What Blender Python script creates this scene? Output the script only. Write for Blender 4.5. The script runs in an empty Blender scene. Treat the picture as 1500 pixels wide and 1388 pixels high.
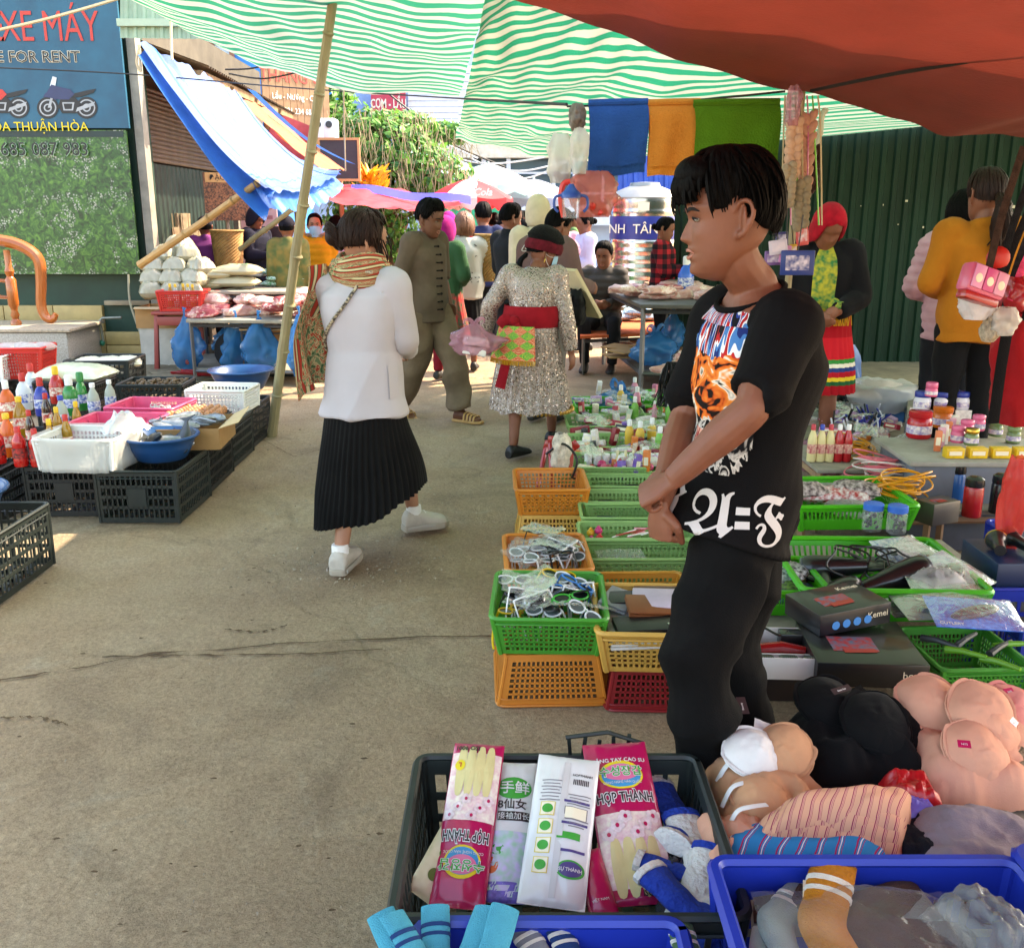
import bpy,bmesh,math,random
from math import sin,cos,pi,radians as RAD,sqrt,atan2,exp
from mathutils import Vector as V,Matrix as MX,Euler,noise
import numpy as np
SC=bpy.context.scene
COL=SC.collection
rnd=random.Random(7)
# ------------------------------------------------------------------ camera, sky, sun, exposure
CAM_H,PITCH,FPX,CX,CY=1.55,RAD(15.0),1400.0,750.0,694.0
cd=bpy.data.cameras.new('camera');cam=bpy.data.objects.new('camera',cd);COL.objects.link(cam)
cam.location=(0,0,CAM_H);cam.rotation_euler=(pi/2-PITCH,0,0)
cd.sensor_width=36.0;cd.lens=36.0*FPX/1500.0;cd.clip_start=0.05;cd.clip_end=2000
SC.camera=cam
SUN_AZ,SUN_EL=RAD(62.0),RAD(46.0)
sdir=V((sin(SUN_AZ)*cos(SUN_EL),cos(SUN_AZ)*cos(SUN_EL),sin(SUN_EL)))
w=bpy.data.worlds.new('World');SC.world=w;w.use_nodes=True
nt=w.node_tree;nt.nodes.clear()
sk=nt.nodes.new('ShaderNodeTexSky');sk.sky_type='NISHITA';sk.sun_disc=False
sk.sun_elevation=SUN_EL;sk.sun_rotation=SUN_AZ;sk.dust_density=2.5;sk.air_density=1.2
bg=nt.nodes.new('ShaderNodeBackground');bg.inputs[1].default_value=0.15
wo=nt.nodes.new('ShaderNodeOutputWorld')
nt.links.new(sk.outputs[0],bg.inputs[0]);nt.links.new(bg.outputs[0],wo.inputs[0])
sl=bpy.data.lights.new('sun','SUN');sl.energy=2.1;sl.angle=RAD(0.6);sl.color=(1.0,0.90,0.76)
so=bpy.data.objects.new('sun',sl);COL.objects.link(so)
so.rotation_euler=sdir.to_track_quat('Z','Y').to_euler();so.location=(20,4,20)
SC.view_settings.view_transform='Standard';SC.view_settings.look='None'
SC.view_settings.gamma=1.0;SC.view_settings.use_curve_mapping=False
SC.view_settings.exposure=2.85
SC.view_settings.use_white_balance=True;SC.view_settings.white_balance_temperature=7700;SC.view_settings.white_balance_tint=12
SC.render.engine='CYCLES'
cy=SC.cycles
cy.use_denoising=True;cy.max_bounces=9;cy.diffuse_bounces=4;cy.glossy_bounces=3
cy.transmission_bounces=6;cy.transparent_max_bounces=14;cy.sample_clamp_indirect=6.0
cy.caustics_reflective=False;cy.caustics_refractive=False;cy.use_adaptive_sampling=True
# ------------------------------------------------------------------ helpers
def at(px,py,Y):
 """world point on the viewing ray of a photograph pixel at depth Y"""
 a=(px-CX)/FPX;b=(CY-py)/FPX
 d=V((a,cos(PITCH)+b*sin(PITCH),-sin(PITCH)+b*cos(PITCH)))
 return V((0,0,CAM_H))+d*(Y/d.y)
def on(px,py,z=0.0):
 a=(px-CX)/FPX;b=(CY-py)/FPX
 d=V((a,cos(PITCH)+b*sin(PITCH),-sin(PITCH)+b*cos(PITCH)))
 return V((0,0,CAM_H))+d*((z-CAM_H)/d.z)
def lp_(a,b,t):return a+(b-a)*t
def sm(t):t=max(0.,min(1.,t));return t*t*(3-2*t)
def jit(a):return rnd.uniform(-a,a)
def interp(xs,ys,x):
 return float(np.interp(x,xs,ys))
class MB:
 def __init__(s):s.v=[];s.f=[];s.mi=[];s.M=MX();s.uv=[];s.has_uv=False
 def add(s,vs,fs,mi=0,uvs=None):
  o=len(s.v);M=s.M
  s.v.extend([tuple(M@V(p))for p in vs])
  for f in fs:s.f.append(tuple(i+o for i in f));s.mi.append(mi)
  if uvs is not None:s.has_uv=True
  s.uv.extend(uvs if uvs is not None else[(0,0)]*len(vs))
  return s
 def box(s,c,size,rot=None,mi=0,taper=1.0):
  x,y,z=size[0]/2,size[1]/2,size[2]/2;t=taper
  vs=[(-x,-y,-z),(x,-y,-z),(x,y,-z),(-x,y,-z),(-x*t,-y*t,z),(x*t,-y*t,z),(x*t,y*t,z),(-x*t,y*t,z)]
  if rot is not None:
   R=Euler(rot).to_matrix()if not isinstance(rot,MX)else rot
   vs=[R@V(p)for p in vs]
  vs=[V(p)+V(c)for p in vs]
  return s.add(vs,[(0,3,2,1),(4,5,6,7),(0,1,5,4),(1,2,6,5),(2,3,7,6),(3,0,4,7)],mi)
 def rings(s,rings,closed=True,cap=True,mi=0,uv=False):
  n=len(rings[0]);vs=[p for r in rings for p in r];fs=[]
  m=n if closed else n-1
  for i in range(len(rings)-1):
   for j in range(m):
    k=(j+1)%n
    fs.append((i*n+j,i*n+k,(i+1)*n+k,(i+1)*n+j))
  if cap and closed:
   fs.append(tuple(range(n-1,-1,-1)));b=(len(rings)-1)*n;fs.append(tuple(range(b,b+n)))
  uvs=[(j/max(1,n-1),i/max(1,len(rings)-1))for i in range(len(rings))for j in range(n)]if uv else None
  return s.add(vs,fs,mi,uvs)
 def tube(s,pts,r,n=8,cap=True,mi=0,flat=1.0,up=None,smoothn=0):
  pts=[V(p)for p in pts]
  if not isinstance(r,list):r=[r]*len(pts)
  r=list(r)
  if smoothn and len(pts)>2:pts,r=spline(pts,r,smoothn)
  T=[]
  for i in range(len(pts)):
   a=pts[max(0,i-1)];b=pts[min(len(pts)-1,i+1)]
   d=(b-a);T.append(d.normalized()if d.length>1e-9 else V((0,0,1)))
  u=V(up)if up is not None else(V((1,0,0))if abs(T[0].x)<.8 else V((0,1,0)))
  R=[]
  for i,p in enumerate(pts):
   u=u-T[i]*u.dot(T[i])
   if u.length<1e-6:u=T[i].orthogonal()
   u.normalize();q=T[i].cross(u)
   ri=r[i];ra,rb=(ri if isinstance(ri,(tuple,list))else(ri,ri*flat))
   R.append([p+u*(ra*cos(2*pi*j/n))+q*(rb*sin(2*pi*j/n))for j in range(n)])
  return s.rings(R,True,cap,mi)
 def lathe(s,prof,n=20,c=(0,0,0),mi=0,cap=True,sx=1,sy=1,mis=None):
  c=V(c)
  R=[[c+V((r*sx*cos(2*pi*j/n),r*sy*sin(2*pi*j/n),z))for j in range(n)]for r,z in prof]
  if mis is None:return s.rings(R,True,cap,mi)
  for i in range(len(R)-1):s.rings(R[i:i+2],True,False,mis[i])
  s.add(R[-1],[tuple(range(n))],mis[-1]);s.add(R[0],[tuple(range(n-1,-1,-1))],mis[0])
  return s
 def ell(s,c,r,n=12,m=8,rot=None,mi=0):
  if not isinstance(r,(tuple,list)):r=(r,r,r)
  c=V(c);R3=Euler(rot).to_matrix()if rot is not None else MX.Identity(3)
  rings=[]
  for i in range(m+1):
   t=pi*i/m;t=max(.03,min(pi-.03,t))
   rings.append([c+R3@V((r[0]*sin(t)*cos(2*pi*j/n),r[1]*sin(t)*sin(2*pi*j/n),-r[2]*cos(t)))for j in range(n)])
  return s.rings(rings,True,True,mi)
 def grid(s,fn,nu,nv,mi=0,uv=True,cu=False):
  vs=[];uvs=[]
  for j in range(nv+1):
   for i in range(nu+1):
    u,v_=i/nu,j/nv
    vs.append(fn(u,v_));uvs.append((u,v_))
  fs=[(j*(nu+1)+i,j*(nu+1)+i+1,(j+1)*(nu+1)+i+1,(j+1)*(nu+1)+i)for j in range(nv)for i in range(nu)]
  return s.add(vs,fs,mi,uvs if uv else None)
 def poly(s,pts,d,mi=0):
  """flat polygon extruded along vector d"""
  d=V(d);n=len(pts);vs=[V(p)for p in pts]+[V(p)+d for p in pts]
  fs=[tuple(range(n-1,-1,-1)),tuple(range(n,2*n))]+[(i,(i+1)%n,n+(i+1)%n,n+i)for i in range(n)]
  return s.add(vs,fs,mi)
 def lattice(s,P,nx,ny,fr=.3,th=.004,solid=0.0,mi=0,mar=(.04,.04,.1,.1)):
  """perforated panel over the quad P=[bl,br,tr,tl] (world points); fr = bar share of a cell; mar = solid margins l,r,b,t"""
  P=[V(p)for p in P];nrm=(P[1]-P[0]).cross(P[3]-P[0]).normalized()*th
  def q(u,v_):return lp_(lp_(P[0],P[1],u),lp_(P[3],P[2],u),v_)
  def quad(u0,v0,u1,v1):
   a=[q(u0,v0),q(u1,v0),q(u1,v1),q(u0,v1)]
   s.add(a+[p-nrm for p in a],[(0,1,2,3),(7,6,5,4),(0,4,5,1),(1,5,6,2),(2,6,7,3),(3,7,4,0)],mi)
  l,r_,b,t=mar
  if b>0:quad(0,0,1,b)
  if t>0:quad(0,1-t,1,1)
  if l>0:quad(0,b,l,1-t)
  if r_>0:quad(1-r_,b,1,1-t)
  W=1-l-r_;Hh=1-b-t
  cw,ch=W/nx,Hh/ny
  for i in range(1,nx):quad(l+i*cw-cw*fr/2,b,l+i*cw+cw*fr/2,1-t)
  nrm=nrm*0.8
  for j in range(1,ny):quad(l,b+j*ch-ch*fr/2,1-r_,b+j*ch+ch*fr/2)
  return s
 def mesh(s,name='mesh'):
  me=bpy.data.meshes.new(name);me.from_pydata(s.v,[],s.f)
  return me
 def build(s,name,mats,parent=None,smooth=False,bevel=0.0,angle=35,sub=0):
  me=s.mesh(name)
  if s.has_uv:
   uvl=me.uv_layers.new(name='UVMap')
   li=np.empty(len(me.loops),dtype=np.int32);me.loops.foreach_get('vertex_index',li)
   uvl.data.foreach_set('uv',np.array(s.uv,dtype=np.float32)[li].ravel())
  if not isinstance(mats,(list,tuple)):mats=[mats]
  for m in mats:me.materials.append(m)
  if len(mats)>1:me.polygons.foreach_set('material_index',s.mi)
  me.validate();me.update()
  bm=bmesh.new();bm.from_mesh(me);bmesh.ops.recalc_face_normals(bm,faces=bm.faces)if not s.has_uv else None
  if bevel>0:
   es=[e for e in bm.edges if len(e.link_faces)==2 and e.calc_face_angle(0)>RAD(30)]
   bmesh.ops.bevel(bm,geom=es,offset=bevel,segments=2,affect='EDGES',profile=.5,clamp_overlap=True)
  bm.to_mesh(me);bm.free()
  return link(name,me,parent,smooth or bevel>0,angle,sub)
def link(name,me,parent=None,smooth=False,angle=35,sub=0):
 if smooth:
  me.polygons.foreach_set('use_smooth',[True]*len(me.polygons))
  if angle and angle<180:
   try:me.set_sharp_from_angle(angle=RAD(angle))
   except Exception:pass
 o=bpy.data.objects.new(name,me);COL.objects.link(o)
 if parent is not None:o.parent=parent
 if sub:
  m=o.modifiers.new('sub','SUBSURF');m.levels=sub;m.render_levels=sub
 return o
def spline(pts,r,k):
 """Catmull-Rom through points, radii too"""
 P=[];Rr=[];n=len(pts)
 def c(a,b,cc,d,t):return 0.5*((2*b)+(cc-a)*t+(2*a-5*b+4*cc-d)*t*t+(3*b-a-3*cc+d)*t*t*t)
 isT=isinstance(r[0],(tuple,list))
 for i in range(n-1):
  p=[pts[max(0,i-1)],pts[i],pts[i+1],pts[min(n-1,i+2)]]
  for j in range(k):
   t=j/k;P.append(c(*p,t))
   if isT:Rr.append(tuple(lp_(r[i][q],r[i+1][q],sm(t))for q in(0,1)))
   else:Rr.append(lp_(r[i],r[i+1],sm(t)))
 P.append(pts[-1]);Rr.append(r[-1]);return P,Rr
def tag(o,label,cat,group=None,kind=None):
 o['label']=label;o['category']=cat
 if group:o['group']=group
 if kind:o['kind']=kind
 return o
def struct(o):o['kind']='structure';return o
def emp_(name,loc=(0,0,0),rz=0,label=None,cat=None,group=None):
 o=bpy.data.objects.new(name,None);COL.objects.link(o);o.location=loc;o.rotation_euler=(0,0,rz)
 o.empty_display_size=.05
 if label:tag(o,label,cat,group)
 return o
KIDS={}
def dup(root,loc=None,rz=None,label=None,group=None,rot=None,scale=None):
 """copy of a thing with its parts and sub-parts, sharing mesh data"""
 r=root.copy();COL.objects.link(r)
 if loc is not None:r.location=loc
 if rz is not None:r.rotation_euler=(0,0,rz)
 if rot is not None:r.rotation_euler=rot
 if scale is not None:r.scale=scale if isinstance(scale,(tuple,list))else(scale,)*3
 if label:r['label']=label
 if group:r['group']=group
 for ch in root.children:
  c=ch.copy();COL.objects.link(c);c.parent=r
  for g in ch.children:
   d=g.copy();COL.objects.link(d);d.parent=c
 return r
def lin(c):
 if isinstance(c,str):
  c=c.lstrip('#');c=tuple(int(c[i:i+2],16)/255 for i in(0,2,4))
  return tuple((x/12.92 if x<=.04045 else((x+.055)/1.055)**2.4)for x in c)
 return tuple(c[:3])
MATS={}
def mat(name,col,rough=.6,metal=0.,var=.12,scale=6.,bump=0.,bscale=40.,spec=.5,trans=0.,alpha=1.,col2=None,hue=0.,sss=0.,coat=0.,stretch=None,detail=4.,sheen=0.):
 """principled material with mottled colour, fine relief and optional see-through share (thin translucency)"""
 if name in MATS:return MATS[name]
 m=bpy.data.materials.new(name);m.use_nodes=True;MATS[name]=m
 n=m.node_tree.nodes;L=m.node_tree.links;b=n['Principled BSDF'];out=n['Material Output']
 c=lin(col)
 tc=n.new('ShaderNodeTexCoord');src=tc.outputs['Object']
 if stretch:
  mp=n.new('ShaderNodeMapping');mp.inputs['Scale'].default_value=stretch;L.new(src,mp.inputs[0]);src=mp.outputs[0]
 if var>0 or col2 is not None:
  nz=n.new('ShaderNodeTexNoise');nz.inputs['Scale'].default_value=scale;nz.inputs['Detail'].default_value=detail
  nz.inputs['Roughness'].default_value=.62
  L.new(src,nz.inputs['Vector'])
  rp=n.new('ShaderNodeValToRGB');L.new(nz.outputs[0],rp.inputs[0])
  c2=lin(col2)if col2 is not None else tuple(x*(1-var)for x in c)
  c1=c if col2 is not None else tuple(min(1,x*(1+var*.6))for x in c)
  rp.color_ramp.elements[0].position=.32;rp.color_ramp.elements[1].position=.68
  rp.color_ramp.elements[0].color=(*c2,1);rp.color_ramp.elements[1].color=(*c1,1)
  cs=rp.outputs[0]
  if hue>0:
   oi=n.new('ShaderNodeObjectInfo');hs=n.new('ShaderNodeHueSaturation')
   mr=n.new('ShaderNodeMapRange');mr.inputs[3].default_value=1-hue;mr.inputs[4].default_value=1+hue
   L.new(oi.outputs['Random'],mr.inputs[0]);L.new(mr.outputs[0],hs.inputs['Value']);L.new(cs,hs.inputs['Color']);cs=hs.outputs[0]
  L.new(cs,b.inputs['Base Color'])
 else:
  b.inputs['Base Color'].default_value=(*c,1);cs=None
 b.inputs['Roughness'].default_value=rough;b.inputs['Metallic'].default_value=metal
 b.inputs['Specular IOR Level'].default_value=spec;b.inputs['Alpha'].default_value=alpha
 b.inputs['Coat Weight'].default_value=coat;b.inputs['Sheen Weight'].default_value=sheen
 if sss>0:
  b.inputs['Subsurface Weight'].default_value=sss;b.inputs['Subsurface Radius'].default_value=(.012,.005,.003);b.inputs['Subsurface Scale'].default_value=1.
 if bump>0:
  nb=n.new('ShaderNodeTexNoise');nb.inputs['Scale'].default_value=bscale;nb.inputs['Detail'].default_value=6.
  L.new(src,nb.inputs['Vector']);bp=n.new('ShaderNodeBump');bp.inputs['Strength'].default_value=bump;bp.inputs['Distance'].default_value=.02
  L.new(nb.outputs[0],bp.inputs['Height']);L.new(bp.outputs[0],b.inputs['Normal'])
 if trans>0:
  tr=n.new('ShaderNodeBsdfTranslucent');mx=n.new('ShaderNodeMixShader');mx.inputs[0].default_value=trans
  if cs is not None:L.new(cs,tr.inputs[0])
  else:tr.inputs[0].default_value=(*c,1)
  L.new(b.outputs[0],mx.inputs[1]);L.new(tr.outputs[0],mx.inputs[2]);L.new(mx.outputs[0],out.inputs[0])
 return m
def film(name,tint='#ffffff',haze=.12,rough=.12,scale=30.,opac=0.):
 """thin crumpled plastic film: mostly clear, glossy glints, a milky share"""
 if name in MATS:return MATS[name]
 m=bpy.data.materials.new(name);m.use_nodes=True;MATS[name]=m
 n=m.node_tree.nodes;L=m.node_tree.links;n.remove(n['Principled BSDF']);out=n['Material Output'];c=lin(tint)
 tp=n.new('ShaderNodeBsdfTransparent');tp.inputs[0].default_value=(*[min(1,.9+.1*x)if haze<.3 else .5+.5*x for x in c],1)
 gl=n.new('ShaderNodeBsdfGlossy');gl.inputs['Roughness'].default_value=rough+.08;gl.inputs[0].default_value=(.9,.9,.9,1)
 df=n.new('ShaderNodeBsdfDiffuse');df.inputs[0].default_value=(*c,1)
 tl=n.new('ShaderNodeBsdfTranslucent');tl.inputs[0].default_value=(*c,1)
 mdt=n.new('ShaderNodeMixShader');mdt.inputs[0].default_value=.45;L.new(df.outputs[0],mdt.inputs[1]);L.new(tl.outputs[0],mdt.inputs[2])
 m1=n.new('ShaderNodeMixShader');m1.inputs[0].default_value=haze;L.new(tp.outputs[0],m1.inputs[1]);L.new(mdt.outputs[0],m1.inputs[2])
 fr=n.new('ShaderNodeFresnel');fr.inputs[0].default_value=1.45
 tc=n.new('ShaderNodeTexCoord');nb=n.new('ShaderNodeTexNoise');nb.inputs['Scale'].default_value=scale;nb.inputs['Detail'].default_value=3
 nb.inputs['Distortion'].default_value=1.5
 L.new(tc.outputs['Object'],nb.inputs['Vector']);bp=n.new('ShaderNodeBump');bp.inputs['Strength'].default_value=.5;bp.inputs['Distance'].default_value=.012
 L.new(nb.outputs[0],bp.inputs['Height']);L.new(bp.outputs[0],gl.inputs['Normal']);L.new(bp.outputs[0],fr.inputs['Normal'])
 m2=n.new('ShaderNodeMixShader');hf=n.new('ShaderNodeMath');hf.operation='MULTIPLY';hf.inputs[1].default_value=.38;L.new(fr.outputs[0],hf.inputs[0]);L.new(hf.outputs[0],m2.inputs[0]);L.new(m1.outputs[0],m2.inputs[1]);L.new(gl.outputs[0],m2.inputs[2])
 L.new(m2.outputs[0],out.inputs[0]);return m
def pls_(name,col,rough=.38,**k):return mat(name,col,rough=rough,var=k.pop('var',.08),**k)
def clo_(name,col,**k):
 return mat(name,col,rough=.9,var=k.pop('var',.12),scale=k.pop('scale',9.),bump=k.pop('bump',.25),bscale=k.pop('bscale',260.),spec=.15,sheen=k.pop('sheen',.03),**k)
def txm_(name,body,size,mt,parent,loc,rot=(pi/2,0,0),ext=.001,align='LEFT',sx=1.,bold=0.0,shear=0.0):
 cu=bpy.data.curves.new(name,'FONT');cu.body=body;cu.size=size;cu.extrude=ext;cu.align_x=align;cu.offset=bold;cu.shear=shear
 cu.resolution_u=2
 tmp=bpy.data.objects.new('t',cu);COL.objects.link(tmp)
 dg=bpy.context.evaluated_depsgraph_get();me=bpy.data.meshes.new_from_object(tmp.evaluated_get(dg));me.name=name
 bpy.data.objects.remove(tmp);bpy.data.curves.remove(cu)
 me.materials.clear();me.materials.append(mt)
 o=link(name,me,parent);o.location=loc;o.rotation_euler=rot;o.scale=(sx,1,1);return o
def voxel(mb,name,mats,parent,size=.01,it=4,disp=None,fac=.5):
 """fuse overlapping closed shapes into one continuous skin, smooth it, optionally push vertices along normals by disp(co, no)"""
 me=mb.mesh('tmp');ob=bpy.data.objects.new('tmp',me);COL.objects.link(ob)
 m=ob.modifiers.new('r','REMESH');m.mode='VOXEL';m.voxel_size=size;m.adaptivity=0
 if it:s=ob.modifiers.new('s','SMOOTH');s.factor=fac;s.iterations=it
 dg=bpy.context.evaluated_depsgraph_get()
 out=bpy.data.meshes.new_from_object(ob.evaluated_get(dg));out.name=name
 bpy.data.objects.remove(ob);bpy.data.meshes.remove(me)
 if disp is not None:
  n=len(out.vertices);co=np.empty(n*3,np.float32);out.vertices.foreach_get('co',co);co=co.reshape(-1,3)
  no=np.empty(n*3,np.float32);out.vertex_normals.foreach_get('vector',no);no=no.reshape(-1,3)
  d=disp(co,no);co=co+no*d[:,None].astype(np.float32)
  out.vertices.foreach_set('co',co.ravel());out.update()
 if not isinstance(mats,(list,tuple)):mats=[mats]
 out.materials.clear()
 for x in mats:out.materials.append(x)
 return link(name,out,parent,True,180)
def np_noise(co,f,seed=0.,ridged=False):
 """cheap smooth pseudo-noise, vectorised: summed rotated sines"""
 p=co*np.array(f)+seed*3.17
 x,y,z=p[:,0],p[:,1],p[:,2]
 a=np.sin(x*1.7+1.3*np.sin(y*1.1+z*.7+seed))+np.sin(y*1.9+1.1*np.sin(z*1.3-x*.6+seed*2))+np.sin(z*1.6+1.2*np.sin(x*1.2+y*.5+seed*5))
 a=a/3
 return 1-2*np.abs(a)if ridged else a
# ------------------------------------------------------------------ ground
def ground_mat():
 m=bpy.data.materials.new('worn_concrete');m.use_nodes=True
 n=m.node_tree.nodes;L=m.node_tree.links;b=n['Principled BSDF']
 tc=n.new('ShaderNodeTexCoord');P=tc.outputs['Object']
 def nz(s,d=6.,r=.6,dist=0.):
  x=n.new('ShaderNodeTexNoise');x.inputs['Scale'].default_value=s;x.inputs['Detail'].default_value=d
  x.inputs['Roughness'].default_value=r;x.inputs['Distortion'].default_value=dist;L.new(P,x.inputs['Vector']);return x.outputs[0]
 def ramp(src,stops):
  r=n.new('ShaderNodeValToRGB');L.new(src,r.inputs[0]);e=r.color_ramp.elements
  while len(e)<len(stops):e.new(.5)
  for k,(p,c)in enumerate(stops):e[k].position=p;e[k].color=(*c,1)
  return r.outputs[0]
 def mix(a,b2,fac,mode='MIX',f=1.):
  x=n.new('ShaderNodeMix');x.data_type='RGBA';x.blend_type=mode
  if isinstance(fac,(int,float)):x.inputs[0].default_value=fac
  else:
   q=n.new('ShaderNodeMath');q.operation='MULTIPLY';q.inputs[1].default_value=f;L.new(fac,q.inputs[0]);L.new(q.outputs[0],x.inputs[0])
  for i,s in((6,a),(7,b2)):
   if isinstance(s,tuple):x.inputs[i].default_value=(*s,1)
   else:L.new(s,x.inputs[i])
  return x.outputs[2]
 c=ramp(nz(.55,8,.65),[(.3,(.33,.222,.135)),(.5,(.47,.345,.222)),(.72,(.56,.45,.31))])
 c=mix(c,(.22,.155,.10),ramp(nz(1.3,9,.75,.9),[(.5,(0,0,0)),(.68,(1,1,1))]),f=.6)
 c=mix(c,(.50,.44,.34),ramp(nz(2.7,8,.75,.8),[(.56,(0,0,0)),(.7,(1,1,1))]),f=.5)
 fine=nz(70,5,.8);c=mix(c,ramp(fine,[(.25,(.45,.42,.38)),(.75,(1.25,1.22,1.18))]),1.,'MULTIPLY')
 gr=nz(320,2,.6);c=mix(c,ramp(gr,[(.3,(.7,.7,.7)),(.7,(1.2,1.2,1.2))]),.8,'MULTIPLY')
 vo=n.new('ShaderNodeTexVoronoi');vo.feature='DISTANCE_TO_EDGE';vo.inputs['Scale'].default_value=.42
 mp=n.new('ShaderNodeMix');mp.data_type='VECTOR';mp.inputs[0].default_value=.3
 nv=n.new('ShaderNodeTexNoise');nv.inputs['Scale'].default_value=3.;nv.inputs['Detail'].default_value=8;L.new(P,nv.inputs['Vector'])
 L.new(P,mp.inputs[4]);L.new(nv.outputs[1],mp.inputs[5]);L.new(mp.outputs[1],vo.inputs['Vector'])
 ck=ramp(vo.outputs['Distance'],[(.0,(1,1,1)),(.009,(0,0,0))])
 c=mix(c,(.07,.055,.04),ck,f=.16)
 v2=n.new('ShaderNodeTexVoronoi');v2.inputs['Scale'].default_value=26.;L.new(P,v2.inputs['Vector'])
 sp=ramp(v2.outputs['Distance'],[(.0,(1,1,1)),(.09,(0,0,0))])
 spm=n.new('ShaderNodeMath');spm.operation='MULTIPLY';L.new(sp,spm.inputs[0]);L.new(ramp(nz(1.3,3),[(.5,(0,0,0)),(.65,(1,1,1))]),spm.inputs[1])
 c=mix(c,(.55,.52,.46),spm.outputs[0],f=.6)
 L.new(c,b.inputs['Base Color'])
 rr=n.new('ShaderNodeMapRange');L.new(nz(1.6,5),rr.inputs[0]);rr.inputs[1].default_value=.4;rr.inputs[2].default_value=.7;rr.inputs[3].default_value=.62;rr.inputs[4].default_value=.92
 L.new(rr.outputs[0],b.inputs['Roughness']);b.inputs['Specular IOR Level'].default_value=.35
 ad=n.new('ShaderNodeMath');ad.operation='MULTIPLY_ADD';L.new(nz(9,9,.75,.4),ad.inputs[0]);ad.inputs[1].default_value=2.2;L.new(fine,ad.inputs[2])
 a2=n.new('ShaderNodeMath');a2.operation='MULTIPLY_ADD';L.new(ck,a2.inputs[0]);a2.inputs[1].default_value=-.35;L.new(ad.outputs[0],a2.inputs[2])
 bp=n.new('ShaderNodeBump');bp.inputs['Strength'].default_value=.8;bp.inputs['Distance'].default_value=.014
 L.new(a2.outputs[0],bp.inputs['Height']);L.new(bp.outputs[0],b.inputs['Normal'])
 return m
def axis(lo,hi,fine_lo,fine_hi,step):
 a=list(np.arange(fine_lo,fine_hi+1e-6,step));s=step;x=fine_hi
 while x<hi:s*=1.5;x+=s;a.append(min(x,hi))
 s=step;x=fine_lo
 while x>lo:s*=1.5;x-=s;a.insert(0,max(x,lo))
 return a
xs=axis(-300,300,-5,4,.06);ys=axis(-60,600,.6,9,.06)
gv=[]
for y in ys:
 for x in xs:
  z=-.003-.010*(noise.noise(V((x*.8,y*.8,0)))*.5+.5)-.012*max(0,noise.noise(V((x*2.1,y*3.2,4.))))
  gv.append((x,y,z))
nx_=len(xs)
gf=[(j*nx_+i,j*nx_+i+1,(j+1)*nx_+i+1,(j+1)*nx_+i)for j in range(len(ys)-1)for i in range(nx_-1)]
gm=bpy.data.meshes.new('ground');gm.from_pydata(gv,[],gf);gm.materials.append(ground_mat())
struct(link('ground',gm,None,True,180))
conc=mat('kerb_concrete','#8d8069',rough=.85,var=.3,scale=5,bump=.4,bscale=30)
struct(MB().box((5.97,7.5,.06),(8.7,5.0,.12)).build('pavement',conc,bevel=.01))
def curve_seam(p):
 def f(t):
  n=len(p)-1;x=min(n-1e-6,t*n);i=int(x);return lp_(p[i],p[i+1],x-i)+V((0,.012*noise.noise(V((t*14,p[0].y,0)))+.006*noise.noise(V((t*50,p[0].y,3))),0))
 return f
# ------------------------------------------------------------------ litter scattered on the concrete
lm=mat('litter_scraps','#b8ad98',rough=.7,var=.5,scale=14,col2='#5e4c36')
mb=MB()
for k in range(900):
 if k<820:p=on(rnd.gauss(520,90),rnd.uniform(600,860))
 else:p=on(rnd.uniform(80,900),rnd.uniform(560,1380))
 s=rnd.uniform(.003,.010)*(1 if k<820 else .7);a=rnd.uniform(0,pi);zz=rnd.uniform(.0005,.006)
 ux,uy=cos(a)*s,sin(a)*s;k2=rnd.uniform(.3,.8)
 mb.add([(p.x-ux,p.y-uy,zz-.006),(p.x+uy*k2,p.y-ux*k2,zz),(p.x+ux,p.y+uy,zz-.003),(p.x-uy*k2,p.y+ux*k2,zz+.002)],[(0,1,2,3)])
o=mb.build('litter',lm);tag(o,'tiny pale scraps and fish scales scattered on the concrete','litter',kind='stuff')
# ------------------------------------------------------------------ broken seam and chips in the concrete
dirtm=mat('seam_dirt','#5a442c',rough=.95,var=.4,scale=14,bump=.6,bscale=60);e=MB();r_=random.Random(5)
for seam in([(-40,1000),(60,985),(130,975),(220,955),(330,950),(420,940),(600,932),(720,930)],[(150,960),(300,958),(420,957),(560,950)],[(380,640),(430,668),(480,655)],[(0,1050),(60,1048),(100,1060)],[(330,920),(380,925),(420,915)]):
 pts=[on(*q)for q in seam];cf=curve_seam(pts)
 n=60
 for i in range(n):
  a,b=cf(i/n),cf((i+1)/n);w0=.016*max(0,noise.noise(V((i*.21,seam[0][1]*.1,0)))+.25);w1=.016*max(0,noise.noise(V(((i+1)*.21,seam[0][1]*.1,0)))+.25)
  e.add([a+V((0,-w0,-.002)),b+V((0,-w1,-.002)),b+V((0,w1*.6,-.0015)),a+V((0,w0*.6,-.0015))],[(0,1,2,3)])
for k in range(46):
 p=on(r_.uniform(20,880),r_.uniform(760,1380));s=r_.uniform(.004,.012);e.add([p+V((s*cos(a)*r_.uniform(.5,1.3),s*.6*sin(a)*r_.uniform(.5,1.2),-.001))for a in np.linspace(0,5.5,7)],[tuple(range(7))])
struct(e.build('ground_cracks',dirtm))
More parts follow.
